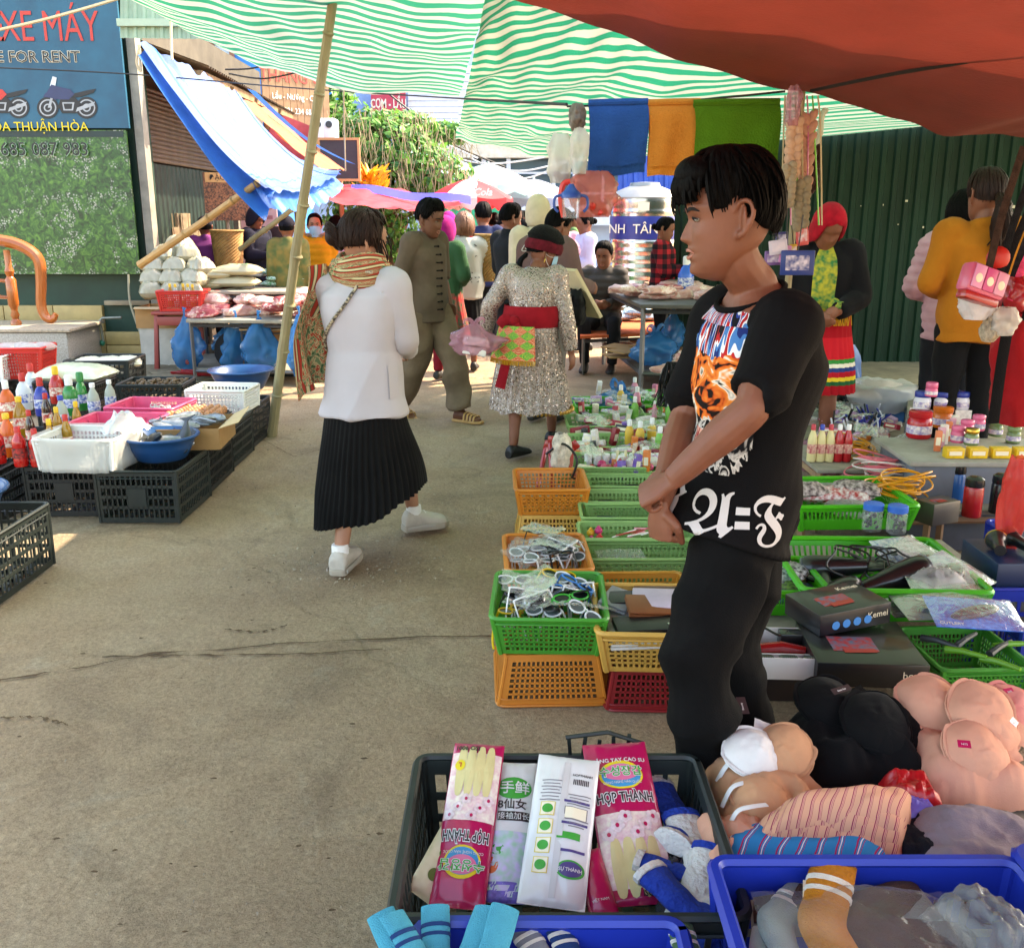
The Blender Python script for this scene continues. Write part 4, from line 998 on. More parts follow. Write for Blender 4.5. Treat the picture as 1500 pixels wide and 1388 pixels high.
 def body(s,skin,fine=False,vox=.010,ears=True,hands=True,feet=False,face=True,legs=True,handsp=None,nose=1.):
  mb=MB();J,k=s.J,s.k
  s.torso(mb,-.004)
  nk=s.HM@V((0,.012,-.09));limb(mb,[J['neck']-V((0,0,.05*k)),J['neck'],lp_(J['neck'],nk,.5),nk,s.HM@V((0,.0,-.03))],[.066*k,.056*k,.053*k,.054*k,.05*k])
  head_mesh(mb,s.HM,nose,fine)
  if ears:head_ears(mb,s.HM)
  for S in 'LR':
   s.arm(mb,S)
   if legs:s.leg(mb,S)
   if hands:
    el,wr=J['el'+S],J['wr'+S];sgn=1 if S=='L' else-1
    spec=dict(d=wr-el,palm=-s.lat*sgn+s.fwd*.2,sidev=s.fwd,curl=.35)
    spec.update((handsp or{}).get(S,{}))
    hand(mb,wr,sc=k*spec.pop('sc',1.),**spec)
   if feet:s.foot_shape(mb,S,bare=True)
  return voxel(mb,'body',skin,s.root,vox,2,fac=.5)
 def fdir(s,S):
  a=s.toe.get(S,(0,0));d=(MX.Rotation(s.rz+a[0],3,'Z')@V((0,-1,0)));d.z=-sin(a[1]);return d.normalized()
 def foot_shape(s,mb,S,bare=False,g=0.,L_=.25,sole=.0,toe=1.):
  k=s.k;an=s.J['an'+S];d=s.fdir(S);up=V((0,0,1));up=(up-d*up.dot(d)).normalized();lat=d.cross(up)
  base=an-up*(.085*k)
  secs=[(-.062,.030,.030,.045),(-.045,.036,.045,.055),(-.005,.036,.052,.06),(.05,.040,.040,.045),(.10,.046,.030,.033),(.145,.045,.024,.026),(.175,.034,.018,.02),(.188,.015,.01,.012)]
  rings=[]
  for t,wd,hh,zc in secs:
   rings.append([base+d*(t*k*L_/.25)+lat*((wd*k+g)*cos(2*pi*j/14))+up*(max(-zc*k*.96-g*0,(hh*k+g)*sin(2*pi*j/14))+min(zc,hh)*k+sole)for j in range(14)])
  mb.rings(rings)
 def shoes(s,m,sole_m=None,g=.008,vox=.006,collar=.0,chunky=0.,name='shoe'):
  out=[]
  for S in 'LR':
   mb=MB();s.foot_shape(mb,S,g=g,sole=.006+chunky*.5)
   if collar:mb.tube([s.J['an'+S]-V((0,0,.03)),s.J['an'+S]+V((0,0,collar))],.044*s.k+g,12)
   o=voxel(mb,name,m,s.root,vox,3);out.append(o)
   if sole_m:
    mb=MB();k=s.k;d=s.fdir(S);up=V((0,0,1));up=(up-d*up.dot(d)).normalized();lat=d.cross(up);base=s.J['an'+S]-up*(.085*k)
    outl=[(-.07,.02),(-.06,.036),(0,.042),(.06,.046),(.12,.054),(.165,.048),(.195,.024)]
    pts=[base+d*t*k+lat*(w_*k+g*.6)for t,w_ in outl]+[base+d*t*k-lat*(w_*k+g*.6)for t,w_ in reversed(outl)]
    mb.poly([p-up*.002 for p in pts],up*(.018+chunky));mb.build('sole',sole_m,o,bevel=.005)
  return out
 def top(s,mt,sleeve=2.,g=.016,hem=.06,vox=.012,name='shirt',wf=1.,df=1.,fold=.006,ff=(9,9,5),seed=1.,it=4,hemx=0.,belly=0.,puff=None,cuff=None,collar=0.,sg=None,extra=None,mats=None,neck=True,hemf=0.,arms=True,slope=0.):
  mb=MB();s.torso(mb,g,hem,wf=wf,df=df,hemx=hemx,belly=belly,hemf=hemf,slope=slope,top=not slope)
  for S in('LR' if arms else ''):s.arm(mb,S,g if sg is None else sg,sleeve,cuff)
  if collar:
   nk=s.J['neck'];mb.tube([nk-V((0,0,.02)),nk+V((0,0,collar))+s.fwd*.01],[.072*s.k+g*.5,.070*s.k+g*.3],16)
  if extra:extra(mb)
  z0=s.J['pelvis'].z;zt=s.J['neck'].z
  def disp(co,no):
   d=fold*(np_noise(co,ff,seed,True)*.8+.5*np_noise(co,[q*2.3 for q in ff],seed+3))
   if puff:d=d+puff[1]*np.abs(np.sin(co[:,2]*pi/puff[0]))**.6-puff[1]*.5
   return np.maximum(d,-.35*g)
  return voxel(mb,name,mats or mt,s.root,vox,it,disp)
 def trousers(s,mt,g=.014,vox=.013,wf=1.02,flare=0.,fold=.006,name='trousers',seed=2.,rad=None,ff=(8,8,12),it=4):
  mb=MB();J,k=s.J,s.k
  low=J['pelvis'];lat=s.latP();rings=[]
  for t,rx,ry in((-.13,.148,.112),(-.05,.158,.114),(.02,.150,.106),(.06,.142,.098)):
   c=J['pelvis']+(J['waist']-J['pelvis']).normalized()*t*k;gw=g*.7 if t<-.08 else .002
   rings.append([c+lat*(rx*k+gw)*cos(2*pi*j/24)+lat.cross(V((0,0,1)))*(ry*k+gw)*sin(2*pi*j/24)for j in range(24)])
  mb.rings(rings)
  for S in 'LR':s.leg(mb,S,g,wf,2.,flare,rad)
  return voxel(mb,name,mt,s.root,vox,it,lambda co,no:fold*(np_noise(co,ff,seed,True)+.4*np_noise(co,[q*2 for q in ff],seed+1)))
 def skirt(s,mt,z_top,z_hem,r0=(.16,.12),r1=(.25,.2),pleat=.01,npl=28,hemf=None,name='skirt',lean=(0,0),twist=0.,ang=60):
  k=s.k;J=s.J;c0=V((J['pelvis'].x,J['pelvis'].y,0));n=npl*4;m=22;R=[]
  kc=(J['knL']+J['knR'])/2
  for i in range(m+1):
   t=i/m;ring=[]
   for j in range(n):
    u=2*pi*j/n;zz=z_hem+(hemf(u)if hemf else 0);z=lp_(z_top,zz,t)
    a=lp_(r0[0],r1[0],sm(t*.8+.1 if t>.05 else t));b=lp_(r0[1],r1[1],sm(t*.8+.1 if t>.05 else t))
    q=1+(pleat*(.25+.75*t)*(abs(((j/4+.3*noise.noise(V((j*.02,t*2,3))))*2)%2-1)-.5)*2+.012*t*noise.noise(V((cos(u)*2.3,sin(u)*2.3,t*1.5))))/.2
    c=lp_(c0,V((kc.x,kc.y,0)),sm(t)*.8)+s.lat*lean[0]*t+s.fwd*lean[1]*t
    p=c+s.lat*(a*q*cos(u))+s.fwd*(-b*q*sin(u));ring.append(V((p.x,p.y,z*k)))
   R.append(ring)
  e=MB();e.rings(R,True,False);e.rings([[p*1 for p in R[-1]],[lp_(p,V((sum((q.x for q in R[-1]),0)/n,sum((q.y for q in R[-1]),0)/n,p.z)),.04)for p in R[-1]]],True,False)
  return e.build(name,mt,s.root,smooth=True,angle=ang)
def px(x,y,Y):return at(x,y,Y)
# ------------------------------------------------------------------ main people
from mathutils.bvhtree import BVHTree
def bvh_of(o):
 me=o.data;return BVHTree.FromPolygons([v.co.copy()for v in me.vertices],[tuple(p.vertices)for p in me.polygons])
def dgr_(parent,garment,name,mt,cen,lat,fwd,a0,a1,z0,z1,nu,nv,off=.0025,mask=None,lim=(.178,.172)):
 """surface patch wrapped round a garment: angle a (0 = front, + = left side), height z; cen(z) = torso axis point"""
 t=bvh_of(garment);idx={};vs=[];uvs=[];fs=[]
 for j in range(nv+1):
  for i in range(nu+1):
   u,v_=i/nu,j/nv;a=lp_(a0,a1,u);z=lp_(z0,z1,v_);c=cen(z)
   d=fwd*cos(a)+lat*sin(a);h=t.ray_cast(c+d*.6,-d,.6)
   if h[0]is None or(((h[0]-c).dot(lat)/lim[0])**2+((h[0]-c).dot(fwd)/lim[1])**2>1):continue
   idx[(i,j)]=len(vs);vs.append(h[0]+h[1]*off);uvs.append((u,v_))
 for j in range(nv):
  for i in range(nu):
   q=[(i,j),(i+1,j),(i+1,j+1),(i,j+1)]
   if all(k in idx for k in q)and(mask is None or mask((i+.5)/nu,(j+.5)/nv)):fs.append(tuple(idx[k]for k in q))
 e=MB();e.add(vs,fs,0,uvs);return e.build(name,mt,parent,smooth=True,angle=180)
def drape_text(parent,garment,body,size,mt,cen,lat,fwd,a0,z0,rad=.19,off=.003,bold=.0,shear=0.,name='lettering'):
 cu=bpy.data.curves.new(name,'FONT');cu.body=body;cu.size=size;cu.offset=bold;cu.shear=shear;cu.resolution_u=3
 tmp=bpy.data.objects.new('t',cu);COL.objects.link(tmp)
 me=bpy.data.meshes.new_from_object(tmp.evaluated_get(bpy.context.evaluated_depsgraph_get()));bpy.data.objects.remove(tmp);bpy.data.curves.remove(cu)
 bm=bmesh.new();bm.from_mesh(me);bmesh.ops.triangulate(bm,faces=bm.faces)
 for _ in range(2):
  es=[e for e in bm.edges if e.calc_length()>.012]
  if es:bmesh.ops.subdivide_edges(bm,edges=es,cuts=1);bmesh.ops.triangulate(bm,faces=bm.faces)
 t=bvh_of(garment);bad=[]
 for v_ in bm.verts:
  a=a0+v_.co.x/rad;z=z0+v_.co.y;c=cen(z);d=fwd*cos(a)+lat*sin(a);h=t.ray_cast(c+d*.6,-d,.6)
  if h[0]is None:bad.append(v_)
  else:v_.co=h[0]+h[1]*off
 if bad:bmesh.ops.delete(bm,geom=bad,context='VERTS')
 bm.to_mesh(me);bm.free();me.materials.clear();me.materials.append(mt);me.name=name
 return link(name,me,parent)
def uvmat(name,fn,rough=.9):
 """material whose colour is built by fn(nodes, links, uv_socket)->color socket"""
 m=bpy.data.materials.new(name);m.use_nodes=True;n=m.node_tree.nodes;L=m.node_tree.links;b=n['Principled BSDF']
 uv=n.new('ShaderNodeUVMap');L.new(fn(n,L,uv.outputs[0]),b.inputs['Base Color']);b.inputs['Roughness'].default_value=rough;b.inputs['Specular IOR Level'].default_value=.2
 return m
def Nn(n,L,src,scale,detail=4,dist=0.,stretch=None):
 if stretch:mp=n.new('ShaderNodeMapping');mp.inputs['Scale'].default_value=stretch;L.new(src,mp.inputs[0]);src=mp.outputs[0]
 x=n.new('ShaderNodeTexNoise');x.inputs['Scale'].default_value=scale;x.inputs['Detail'].default_value=detail;x.inputs['Distortion'].default_value=dist;L.new(src,x.inputs['Vector']);return x.outputs[0]
def Nr(n,L,src,stops,const=False):
 r=n.new('ShaderNodeValToRGB');L.new(src,r.inputs[0]);e=r.color_ramp.elements
 if const:r.color_ramp.interpolation='CONSTANT'
 while len(e)<len(stops):e.new(.5)
 for k,(p,c)in enumerate(stops):e[k].position=p;e[k].color=(*lin(c),1)
 return r.outputs[0]
def N_mix(n,L,a,b,f):
 x=n.new('ShaderNodeMix');x.data_type='RGBA'
 if isinstance(f,(int,float)):x.inputs[0].default_value=f
 else:L.new(f,x.inputs[0])
 for i,s in((6,a),(7,b)):
  if isinstance(s,str):x.inputs[i].default_value=(*lin(s),1)
  else:L.new(s,x.inputs[i])
 return x.outputs[2]
def Nm(n,L,op,a,b=0.):
 x=n.new('ShaderNodeMath');x.operation=op
 for i,s in((0,a),(1,b)):
  if isinstance(s,(int,float)):x.inputs[i].default_value=s
  else:L.new(s,x.inputs[i])
 return x.outputs[0]
def tiger_fn(n,L,uv):
 sp=n.new('ShaderNodeSeparateXYZ');L.new(uv,sp.inputs[0]);v_=sp.outputs[1];u=sp.outputs[0]
 st=Nn(n,L,uv,5.,2,1.3,(.9,1.6,1));st2=Nn(n,L,uv,9.,2,1.6,(1.2,.7,1))
 low=Nr(n,L,st2,[(0,'#0c0c0e'),(.44,'#0c0c0e'),(.47,'#d9d5cf'),(.60,'#8f8a86'),(.63,'#17171a')])
 mid=Nr(n,L,st,[(0,'#120c0a'),(.40,'#1a100c'),(.44,'#c9541c'),(.58,'#e88a3a'),(.63,'#e6dccb'),(.70,'#17120f')])
 top=Nr(n,L,Nn(n,L,uv,5.,1,.3,(2.2,.5,1)),[(0,'#12131c'),(.36,'#1c2f6e'),(.43,'#3f78b4'),(.49,'#dfe3e6'),(.54,'#b8262a'),(.62,'#15151c')],True)
 red=Nn(n,L,uv,6.,2)
 w1=Nm(n,L,'GREATER_THAN',Nm(n,L,'ADD',v_,Nm(n,L,'MULTIPLY',red,.25)),.46)
 w2=Nm(n,L,'GREATER_THAN',Nm(n,L,'ADD',v_,Nm(n,L,'MULTIPLY',red,.2)),.84)
 c=N_mix(n,L,low,mid,w1);c=N_mix(n,L,c,top,w2)
 mouth=Nm(n,L,'MULTIPLY',Nm(n,L,'LESS_THAN',Nm(n,L,'ABSOLUTE',Nm(n,L,'SUBTRACT',u,.5)),.13),Nm(n,L,'LESS_THAN',Nm(n,L,'ABSOLUTE',Nm(n,L,'SUBTRACT',v_,.14)),.11))
 c=N_mix(n,L,c,Nr(n,L,st2,[(0,'#3a0d10'),(.45,'#8e1f22'),(.55,'#d8a090')]),mouth)
 return c
TIGER=uvmat('tiger_print',tiger_fn)
def feather_fn(n,L,uv):
 return Nr(n,L,Nn(n,L,uv,3.,1,.3,(5.0,.5,1)),[(0,'#15151c'),(.36,'#23408c'),(.42,'#d9dde2'),(.47,'#b8262a'),(.52,'#3f78b4'),(.57,'#dfe3e6'),(.61,'#a8282c')],True)
FEATH=uvmat('feather_print',feather_fn)
# ---- young man in black printed T-shirt
rt_=at(1098,780,2.25)
H=Person(rt_.x,rt_.y,RAD(-66),'young man in a black tiger print T-shirt and black trousers, wrists crossed',h=1.66,head=(RAD(-25),RAD(4),0),hs=1.03,over=dict(pelvis=at(1092,706,2.25),waist=at(1098,632,2.26),chest=at(1112,528,2.26),neck=at(1106,424,2.25),head=at(1070,318,2.22),shL=at(1152,474,2.10),shR=at(1064,464,2.40),elL=at(1100,600,2.0),wrL=at(985,702,2.04),elR=at(1003,615,2.36),wrR=at(966,738,2.13),hipL=at(1100,735,2.17),hipR=at(1118,735,2.33),knL=at(1020,962,2.08),anL=at(1050,1186,2.16),knR=at(1062,940,2.32),anR=at(1105,1150,2.36)),toe={'L':(RAD(-10),0),'R':(RAD(10),0)})
HB_=H.body(SKIN,fine=True,vox=.0032,handsp=dict(L=dict(d=V((-.75,.35,-.55)),palm=V((-.25,.45,-.8)),sidev=V((-.4,.5,.5)),curls=[1.0,1.05,1.05,1.0],tcurl=.6),R=dict(d=V((.05,-.05,-1)),palm=V((.75,.5,.1)),sidev=V((-.2,-.9,0)),curls=[1.15,1.2,1.2,1.15],tcurl=1.0)))
head_features(H.root,H.HM)
def hero_fringe(e,r):
 e.ell((.0,-.070,.092),(.070,.048,.040),20,12);e.ell((.0,-.086,.074),(.064,.030,.030),20,12)
 for k in range(260):
  x=r.uniform(-.054,.054);s0=V((x*.65,-.045+abs(x)*.15,.132));s1=V((x*.95,-.108+abs(x)*.35,.098));s2=V((x*1.08+jit(.006),-.121+abs(x)*.55+jit(.004),.062));s3=V((x*1.10+jit(.006),-.112+abs(x)*.6,.040+r.uniform(-.009,.009)+abs(x)*.1))
  e.tube([s0,s1,s2,s3],[(.006,.004),(.0075,.0045),(.0065,.0035),(.0035,.002)],5,smoothn=3,up=(1,0,0))
 for k in range(90):
  a=r.uniform(-pi,pi);t=r.uniform(0,.5);p=head_surf(a,t,.024)
  e.tube([p,head_surf(a+.12,t+.18,.031),head_surf(a+.2,t+.38,.027),head_surf(a+.24,t+.5,.018)],[(.004,.003),(.0065,.004),(.005,.003),(.0007,.0005)],5,smoothn=3)
hair(H.root,H.HM,lambda az:interp([0,.55,.85,1.1,1.35,1.55,1.75,2.2,pi],[.46,.50,.66,.90,.88,.74,.92,1.22,1.34],abs(az)),HAIR,.024,420,.008,3,.004,taper=.9,extra=hero_fringe,nshell=(56,20))
BLK_T=clo_('tshirt_black','#0b0b0d',var=.2,bump=.15,bscale=420,sheen=0)
hs_=dict(slope=.045,sleeve=.80,g=.020,hem=.03,vox=.0075,wf=1.0,df=1.06,fold=.012,ff=(7,7,11),seed=4.,it=3,hemx=.024,hemf=.055,sg=.017,cuff=.064)
shirt=H.top(BLK_T,**hs_);torso_=H.top(BLK_T,arms=False,**hs_)
def hcen(z):
 J=H.J;pts=[J['pelvis'],J['waist'],J['chest'],J['neck']];zs=[p.z for p in pts]
 return V((interp(zs,[p.x for p in pts],z),interp(zs,[p.y for p in pts],z),z))
dgr_(H.root,torso_,'tiger_print',TIGER,hcen,H.lat,H.fwd,-1.05,.95,.985,1.335,44,60,.005,lim=(.3,.3),mask=lambda u,v_:((u-.5)/.5)**2*.9+((v_-.5)/.62)**4<.95)
dgr_(H.root,torso_,'feather_print',FEATH,hcen,H.lat,H.fwd,-1.35,1.35,1.31,1.405,60,18,.007,lim=(.3,.3));bpy.data.objects.remove(torso_)
WHT_P=mat('print_white','#c9c6c4',rough=.8,var=.1)
drape_text(H.root,shirt,'\U0001D57D',.125,WHT_P,hcen,H.lat,H.fwd,-.35,.862)
drape_text(H.root,shirt,'\U0001D56C',.125,WHT_P,hcen,H.lat,H.fwd,.3,.857)
drape_text(H.root,shirt,'\U0001D571',.125,WHT_P,hcen,H.lat,H.fwd,1.02,.852)
for z in(.880,.910):drape_text(H.root,shirt,'-',.09,WHT_P,hcen,H.lat,H.fwd,.82,z-.02,bold=.004)
e=MB()
nk=H.J['neck'];ring=[]
for i in range(36):
 a=2*pi*i/36;ring.append(nk+H.lat*(.078*cos(a))+H.fwd*(-.074*sin(a)+.012)+V((0,0,-.014+.030*sin(a))))
e.tube(ring+[ring[0],ring[1]],(.009,.007),6,up=(0,0,1))if False else e.tube(ring+[ring[0]],.0075,6)
e.build('neckband',BLK_T,H.root,smooth=True)
BLK_P=clo_('trousers_black','#0a0a0b',var=.25,bump=.2,bscale=300,sheen=0)
H.trousers(BLK_P,g=.016,vox=.009,wf=1.0,fold=.013,ff=(9,9,14),rad=[.072,.078,.079,.070,.066,.064,.058,.052],it=3)
H.shoes(pls_('shoe_dark','#1b1b1e'),pls_('shoe_sole','#d8d4cc'))
# ---- woman in white jacket walking away
rt_=on(545,815);W_=Person(rt_.x,rt_.y,RAD(163),'woman in a white jacket, patterned scarf and long black skirt walking away',h=1.55,head=(RAD(-45),RAD(6),0),hs=1.12,over=dict(anL=on(500,838)+V((0,0,.085)),anR=on(607,778)+V((0,0,.09)),knL=on(505,838)+V((.03,.1,.46)),knR=on(600,780)+V((-.03,.02,.46)),elL=(.22,-.06,1.12),wrL=(.10,-.26,1.10),elR=(-.205,-.03,1.13),wrR=(-.12,-.25,1.04),neck=(0,.0,1.43),head=(-.01,-.03,1.575)),toe={'L':(RAD(6),RAD(-4)),'R':(RAD(-48),RAD(0))})
W_.body(SKIN2,vox=.008)
head_features(W_.root,W_.HM)
def bun(e,r):
 c=V((.035,.118,.02))
 for k in range(60):
  a=r.uniform(0,2*pi);b=r.uniform(-.9,.9);R_=.042;pts=[]
  for i in range(7):
   t=i/6*2.4;pts.append(c+V((R_*cos(a+t)*cos(b),R_*.8*sin(a+t)*cos(b)*.9+R_*.3*sin(b),R_*sin(b)+.02*sin(t+a))))
  e.tube(pts,[.004,.008,.0095,.0095,.009,.007,.002],5,smoothn=2)
 e.ell(c,(.042,.038,.04),14,10)
 for k in range(30):
  a=r.choice((-1,1));p=V((a*.07,-.04+jit(.03),.03+jit(.03)))
  e.tube([p,p+V((a*.012,-.02,-.05)),p+V((a*.008,-.03+jit(.02),-.10-r.uniform(0,.05)))],[.003,.003,.0006],4,smoothn=3)
hair(W_.root,W_.HM,lim_short(.46,.96,1.14),HAIRB,.020,320,.009,6,.006,extra=bun,swirl=.5)
WJ=clo_('jacket_white','#b2aeb5',var=.05,bump=.12,bscale=300,scale=4)
jk=W_.top(WJ,sleeve=1.9,g=.034,hem=.085,vox=.010,wf=.94,df=1.08,fold=.019,ff=(7,7,3.5),seed=7.,name='jacket',hemx=.03,sg=.018,it=3,cuff=.052)
def wcen(z):
 J=W_.J;return V((J['pelvis'].x,J['pelvis'].y,z))
e=MB()
def wp(a,z,off=.012):
 t=bvh_of(jk);return t
tj=bvh_of(jk)
def on_jk(a,z,off=.008):
 c=wcen(z);d=W_.fwd*cos(a)+W_.lat*sin(a);h=tj.ray_cast(c+d*.7,-d,.7);return(h[0]+h[1]*off)if h[0]is not None else c+d*.2
pts=[on_jk(lp_(RAD(-140),RAD(-250),t),lp_(1.33,.98,t),.009)for t in np.linspace(0,1,26)]
e.tube(pts,(.007),6);strap=e.build('bag_strap',mat('strap_dark','#2b2522',rough=.5,var=.6,scale=90,col2='#b8ab90',detail=0),W_.root,smooth=True)
e=MB()
pk=[on_jk(a,z,.004)for a,z in((RAD(-118),.78),(RAD(-100),.79),(RAD(-100),.93),(RAD(-118),.93))]
e.poly(pk,(W_.fwd*-.002));e.build('pocket',WJ,W_.root)
def scarf_fn(n,L,uv):
 a=Nr(n,L,Nn(n,L,uv,11.,5,2.2),[(0,'#3d5a3a'),(.38,'#6d7f5a'),(.46,'#b7a67c'),(.52,'#a8402f'),(.60,'#c9b98e'),(.68,'#38593f')],True)
 wv=n.new('ShaderNodeTexWave');wv.inputs['Scale'].default_value=2.4;wv.inputs['Distortion'].default_value=1.5;L.new(uv,wv.inputs['Vector'])
 b=Nr(n,L,wv.outputs[1],[(0,'#a33a2c'),(.3,'#7c2b24'),(.55,'#4e6a46'),(.8,'#c5b58c')],True)
 return N_mix(n,L,a,b,Nm(n,L,'GREATER_THAN',Nn(n,L,uv,2.2,1),.53))
SCARF=uvmat('scarf_paisley',scarf_fn)
e=MB();nk=W_.J['neck']+V((0,0,.03))
for lay in range(3):
 R_=[]
 for i in range(41):
  a=2*pi*i/40;rr=.088+.016*lay*(1 if lay<2 else .5)+.008*sin(a*3+lay)
  c=nk+W_.lat*rr*1.12*cos(a)+W_.fwd*rr*.95*sin(a)+V((0,0,.03-.032*lay+.012*sin(a*2+lay)))
  d=(W_.lat*cos(a)+W_.fwd*sin(a));th=.030
  R_.append([c+d*th*.75*cos(q*2*pi/10)*(1+.2*sin(q*3+i))+V((0,0,1))*th*1.15*sin(q*2*pi/10)for q in range(10)])
 e.rings(R_,True,False,uv=True)
e.build('scarf',SCARF,W_.root,smooth=True,angle=180)
def drape(u,v_):
 top=W_.J['shL']+W_.lat*(-.04)+V((0,0,.075));wdt=.10+.09*sm(v_*2)
 p=top+W_.lat*((u-.5)*.04+.035+.07*sm(v_*1.6)+.02*sin(u*9+v_*4))+W_.fwd*((u-.5)*wdt*1.5*-1-.06+.02*sin(v_*7))+V((0,0,.02*sin(pi*u)-.52*v_-.05*u*(v_>.8)))
 q=.02*sin(u*14+v_*3)*v_
 return p+W_.lat*q
e=MB();e.grid(drape,34,40);e.build('scarf_end',SCARF,W_.root,smooth=True,angle=180)
def pl_hem(u):
 return .035-.10*cos(u-RAD(15))-.03*max(0,cos(3*u))
W_.skirt(clo_('skirt_black','#0d0d0e',var=.15,bump=.05),.80/W_.k,.22/W_.k,(.17,.135),(.255,.30),.011,50,pl_hem,lean=(.0,-.08),ang=180)
def sneakers(P,main,sole,sock):
 for o in P.shoes(main,sole,g=.011,vox=.005,chunky=.014):pass
 for S in 'LR':
  an=P.J['an'+S];e=MB();e.tube([an-V((0,0,.03)),an+V((0,0,.035)),an+V((0,0,.05))],[.040,.039,.037],14);e.build('sock',sock,P.root,smooth=True)
  e=MB();d=P.fdir(S);lat=d.cross(V((0,0,1)))
  for i in range(4):
   c=an+d*(.055+.022*i)+V((0,0,.008-.012*i));e.tube([c-lat*.024,c+V((0,0,.006)),c+lat*.024],.0035,5)
  e.build('lace',sock,P.root,smooth=True)
  e=MB();c=an-V((0,0,.055));e.tube([c-d*.05+lat*.048,c+d*.05+lat*.054,c+d*.12+lat*.05],(.010,.003),6,up=(0,0,1));e.tube([c-d*.05-lat*.048,c+d*.05-lat*.054,c+d*.12-lat*.05],(.010,.003),6,up=(0,0,1))if True else 0
  e.build('shoe_stripe',mat('shoe_grey','#a9a39c',rough=.6),P.root)
sneakers(W_,mat('shoe_white','#b8b0a6',rough=.6,var=.12,scale=20),mat('sole_white','#a89e90',rough=.6,var=.15),clo_('sock_white','#e6e4e2'))
# ---- man in brown button-up walking towards the right
rt_=on(630,610);B_=Person(rt_.x,rt_.y,RAD(52),'man in a dark brown button-up shirt and baggy brown trousers with tan sandals',h=1.67,head=(RAD(8),RAD(14),0),hs=1.06,over=dict(anL=(.04,-.30,.085),knL=(.07,-.20,.48),anR=(-.10,.26,.10),knR=(-.095,.02,.49),elL=(.23,.05,1.12),wrL=(.20,-.06,.90),elR=(-.23,.07,1.13),wrR=(-.235,.02,.88),head=(0,-.05,1.57)),toe={'L':(RAD(8),0),'R':(0,RAD(12))})
B_.body(SKIN3,vox=.0075,feet=True)
head_features(B_.root,B_.HM)
hair(B_.root,B_.HM,lim_short(.52,.92,1.25,.06),HAIR,.018,260,.010,11,.008,swirl=.6,taper=.6)
BRS=clo_('shirt_taupe','#5d4f42',var=.25,scale=5,bump=.15)
bs=B_.top(BRS,sleeve=1.15,g=.024,hem=.07,vox=.010,fold=.016,ff=(8,8,6),seed=12.,collar=.035,cuff=.066,hemx=.015)
tb=bvh_of(bs)
def bcen(z):return V((B_.J['pelvis'].x,B_.J['pelvis'].y,z))
e=MB();e2=MB()
for i in range(9):
 z=lp_(.88,1.36,i/8)*B_.k;pp=[]
 for a in(-.22,-.11,0.,.11):
  c=bcen(z);d=B_.fwd*cos(a)+B_.lat*sin(a);h=tb.ray_cast(c+d*.6,-d,.6)
  if h[0]is not None:pp.append(h[0]+h[1]*.004)
 if len(pp)>2:e.tube(pp,.0055,5);e.ell(pp[-1],.010,8,6)
e.build('knot_buttons',clo_('knot_dark','#1d1815'),B_.root,smooth=True)
B_.trousers(clo_('trousers_brown','#6b5a48',var=.28,scale=5),g=.020,vox=.011,wf=1.02,fold=.017,rad=[.080,.088,.088,.082,.080,.080,.078,.070],ff=(7,7,10))
for S in 'LR':
 mb=MB();B_.foot_shape(mb,S,g=.006);d=B_.fdir(S);an=B_.J['an'+S];up=V((0,0,1));lat=d.cross(up)
 e=MB();base=an-up*.085
 outl=[(-.075,.02),(-.06,.036),(0,.040),(.06,.044),(.12,.052),(.165,.046),(.20,.024)]
 pts=[base+d*t+lat*w_ for t,w_ in outl]+[base+d*t-lat*w_ for t,w_ in reversed(outl)]
 e.poly([p-up*.006 for p in pts],up*.02);so_=e.build('sandal_sole',mat('sandal_tan','#b98f58',rough=.6,var=.15),B_.root,bevel=.004)
 e=MB()
 for t in(.055,.085,.115,.145):
  c=base+d*t;e.tube([c-lat*.05+up*.01,c-lat*.036+up*.055*(1.3-t*3),c+up*.062*(1.35-t*3.5),c+lat*.036+up*.055*(1.3-t*3),c+lat*.05+up*.01],(.009,.005),6,smoothn=3,up=d)
 e.build('sandal_strap',mat('sandal_tan','#b98f58'),so_,smooth=True)
# ---- woman in sequinned dress
def seq_mat():
 m=bpy.data.materials.new('sequins');m.use_nodes=True;n=m.node_tree.nodes;L=m.node_tree.links;b=n['Principled BSDF']
 tc=n.new('ShaderNodeTexCoord');v=n.new('ShaderNodeTexVoronoi');v.inputs['Scale'].default_value=150;v.inputs['Randomness'].default_value=.35;L.new(tc.outputs['Object'],v.inputs['Vector'])
 c=Nr(n,L,v.outputs['Distance'],[(0,'#b8a89e'),(.45,'#a8988e'),(.6,'#7d6c64')]);L.new(c,b.inputs['Base Color'])
 sp=n.new('ShaderNodeSeparateColor');L.new(v.outputs['Color'],sp.inputs[0])
 L.new(Nm(n,L,'MULTIPLY',Nm(n,L,'GREATER_THAN',sp.outputs[0],.80),.9),b.inputs['Metallic']);b.inputs['Roughness'].default_value=.22
 sb=n.new('ShaderNodeVectorMath');sb.operation='SUBTRACT';L.new(v.outputs['Color'],sb.inputs[0]);sb.inputs[1].default_value=(.5,.5,.5)
 sc_=n.new('ShaderNodeVectorMath');sc_.operation='SCALE';sc_.inputs['Scale'].default_value=.55;L.new(sb.outputs[0],sc_.inputs[0])
 g=n.new('ShaderNodeNewGeometry');ad=n.new('ShaderNodeVectorMath');L.new(g.outputs['Normal'],ad.inputs[0]);L.new(sc_.outputs[0],ad.inputs[1])
 nm=n.new('ShaderNodeVectorMath');nm.operation='NORMALIZE';L.new(ad.outputs[0],nm.inputs[0]);L.new(nm.outputs[0],b.inputs['Normal'])
 return m
SEQ=seq_mat()
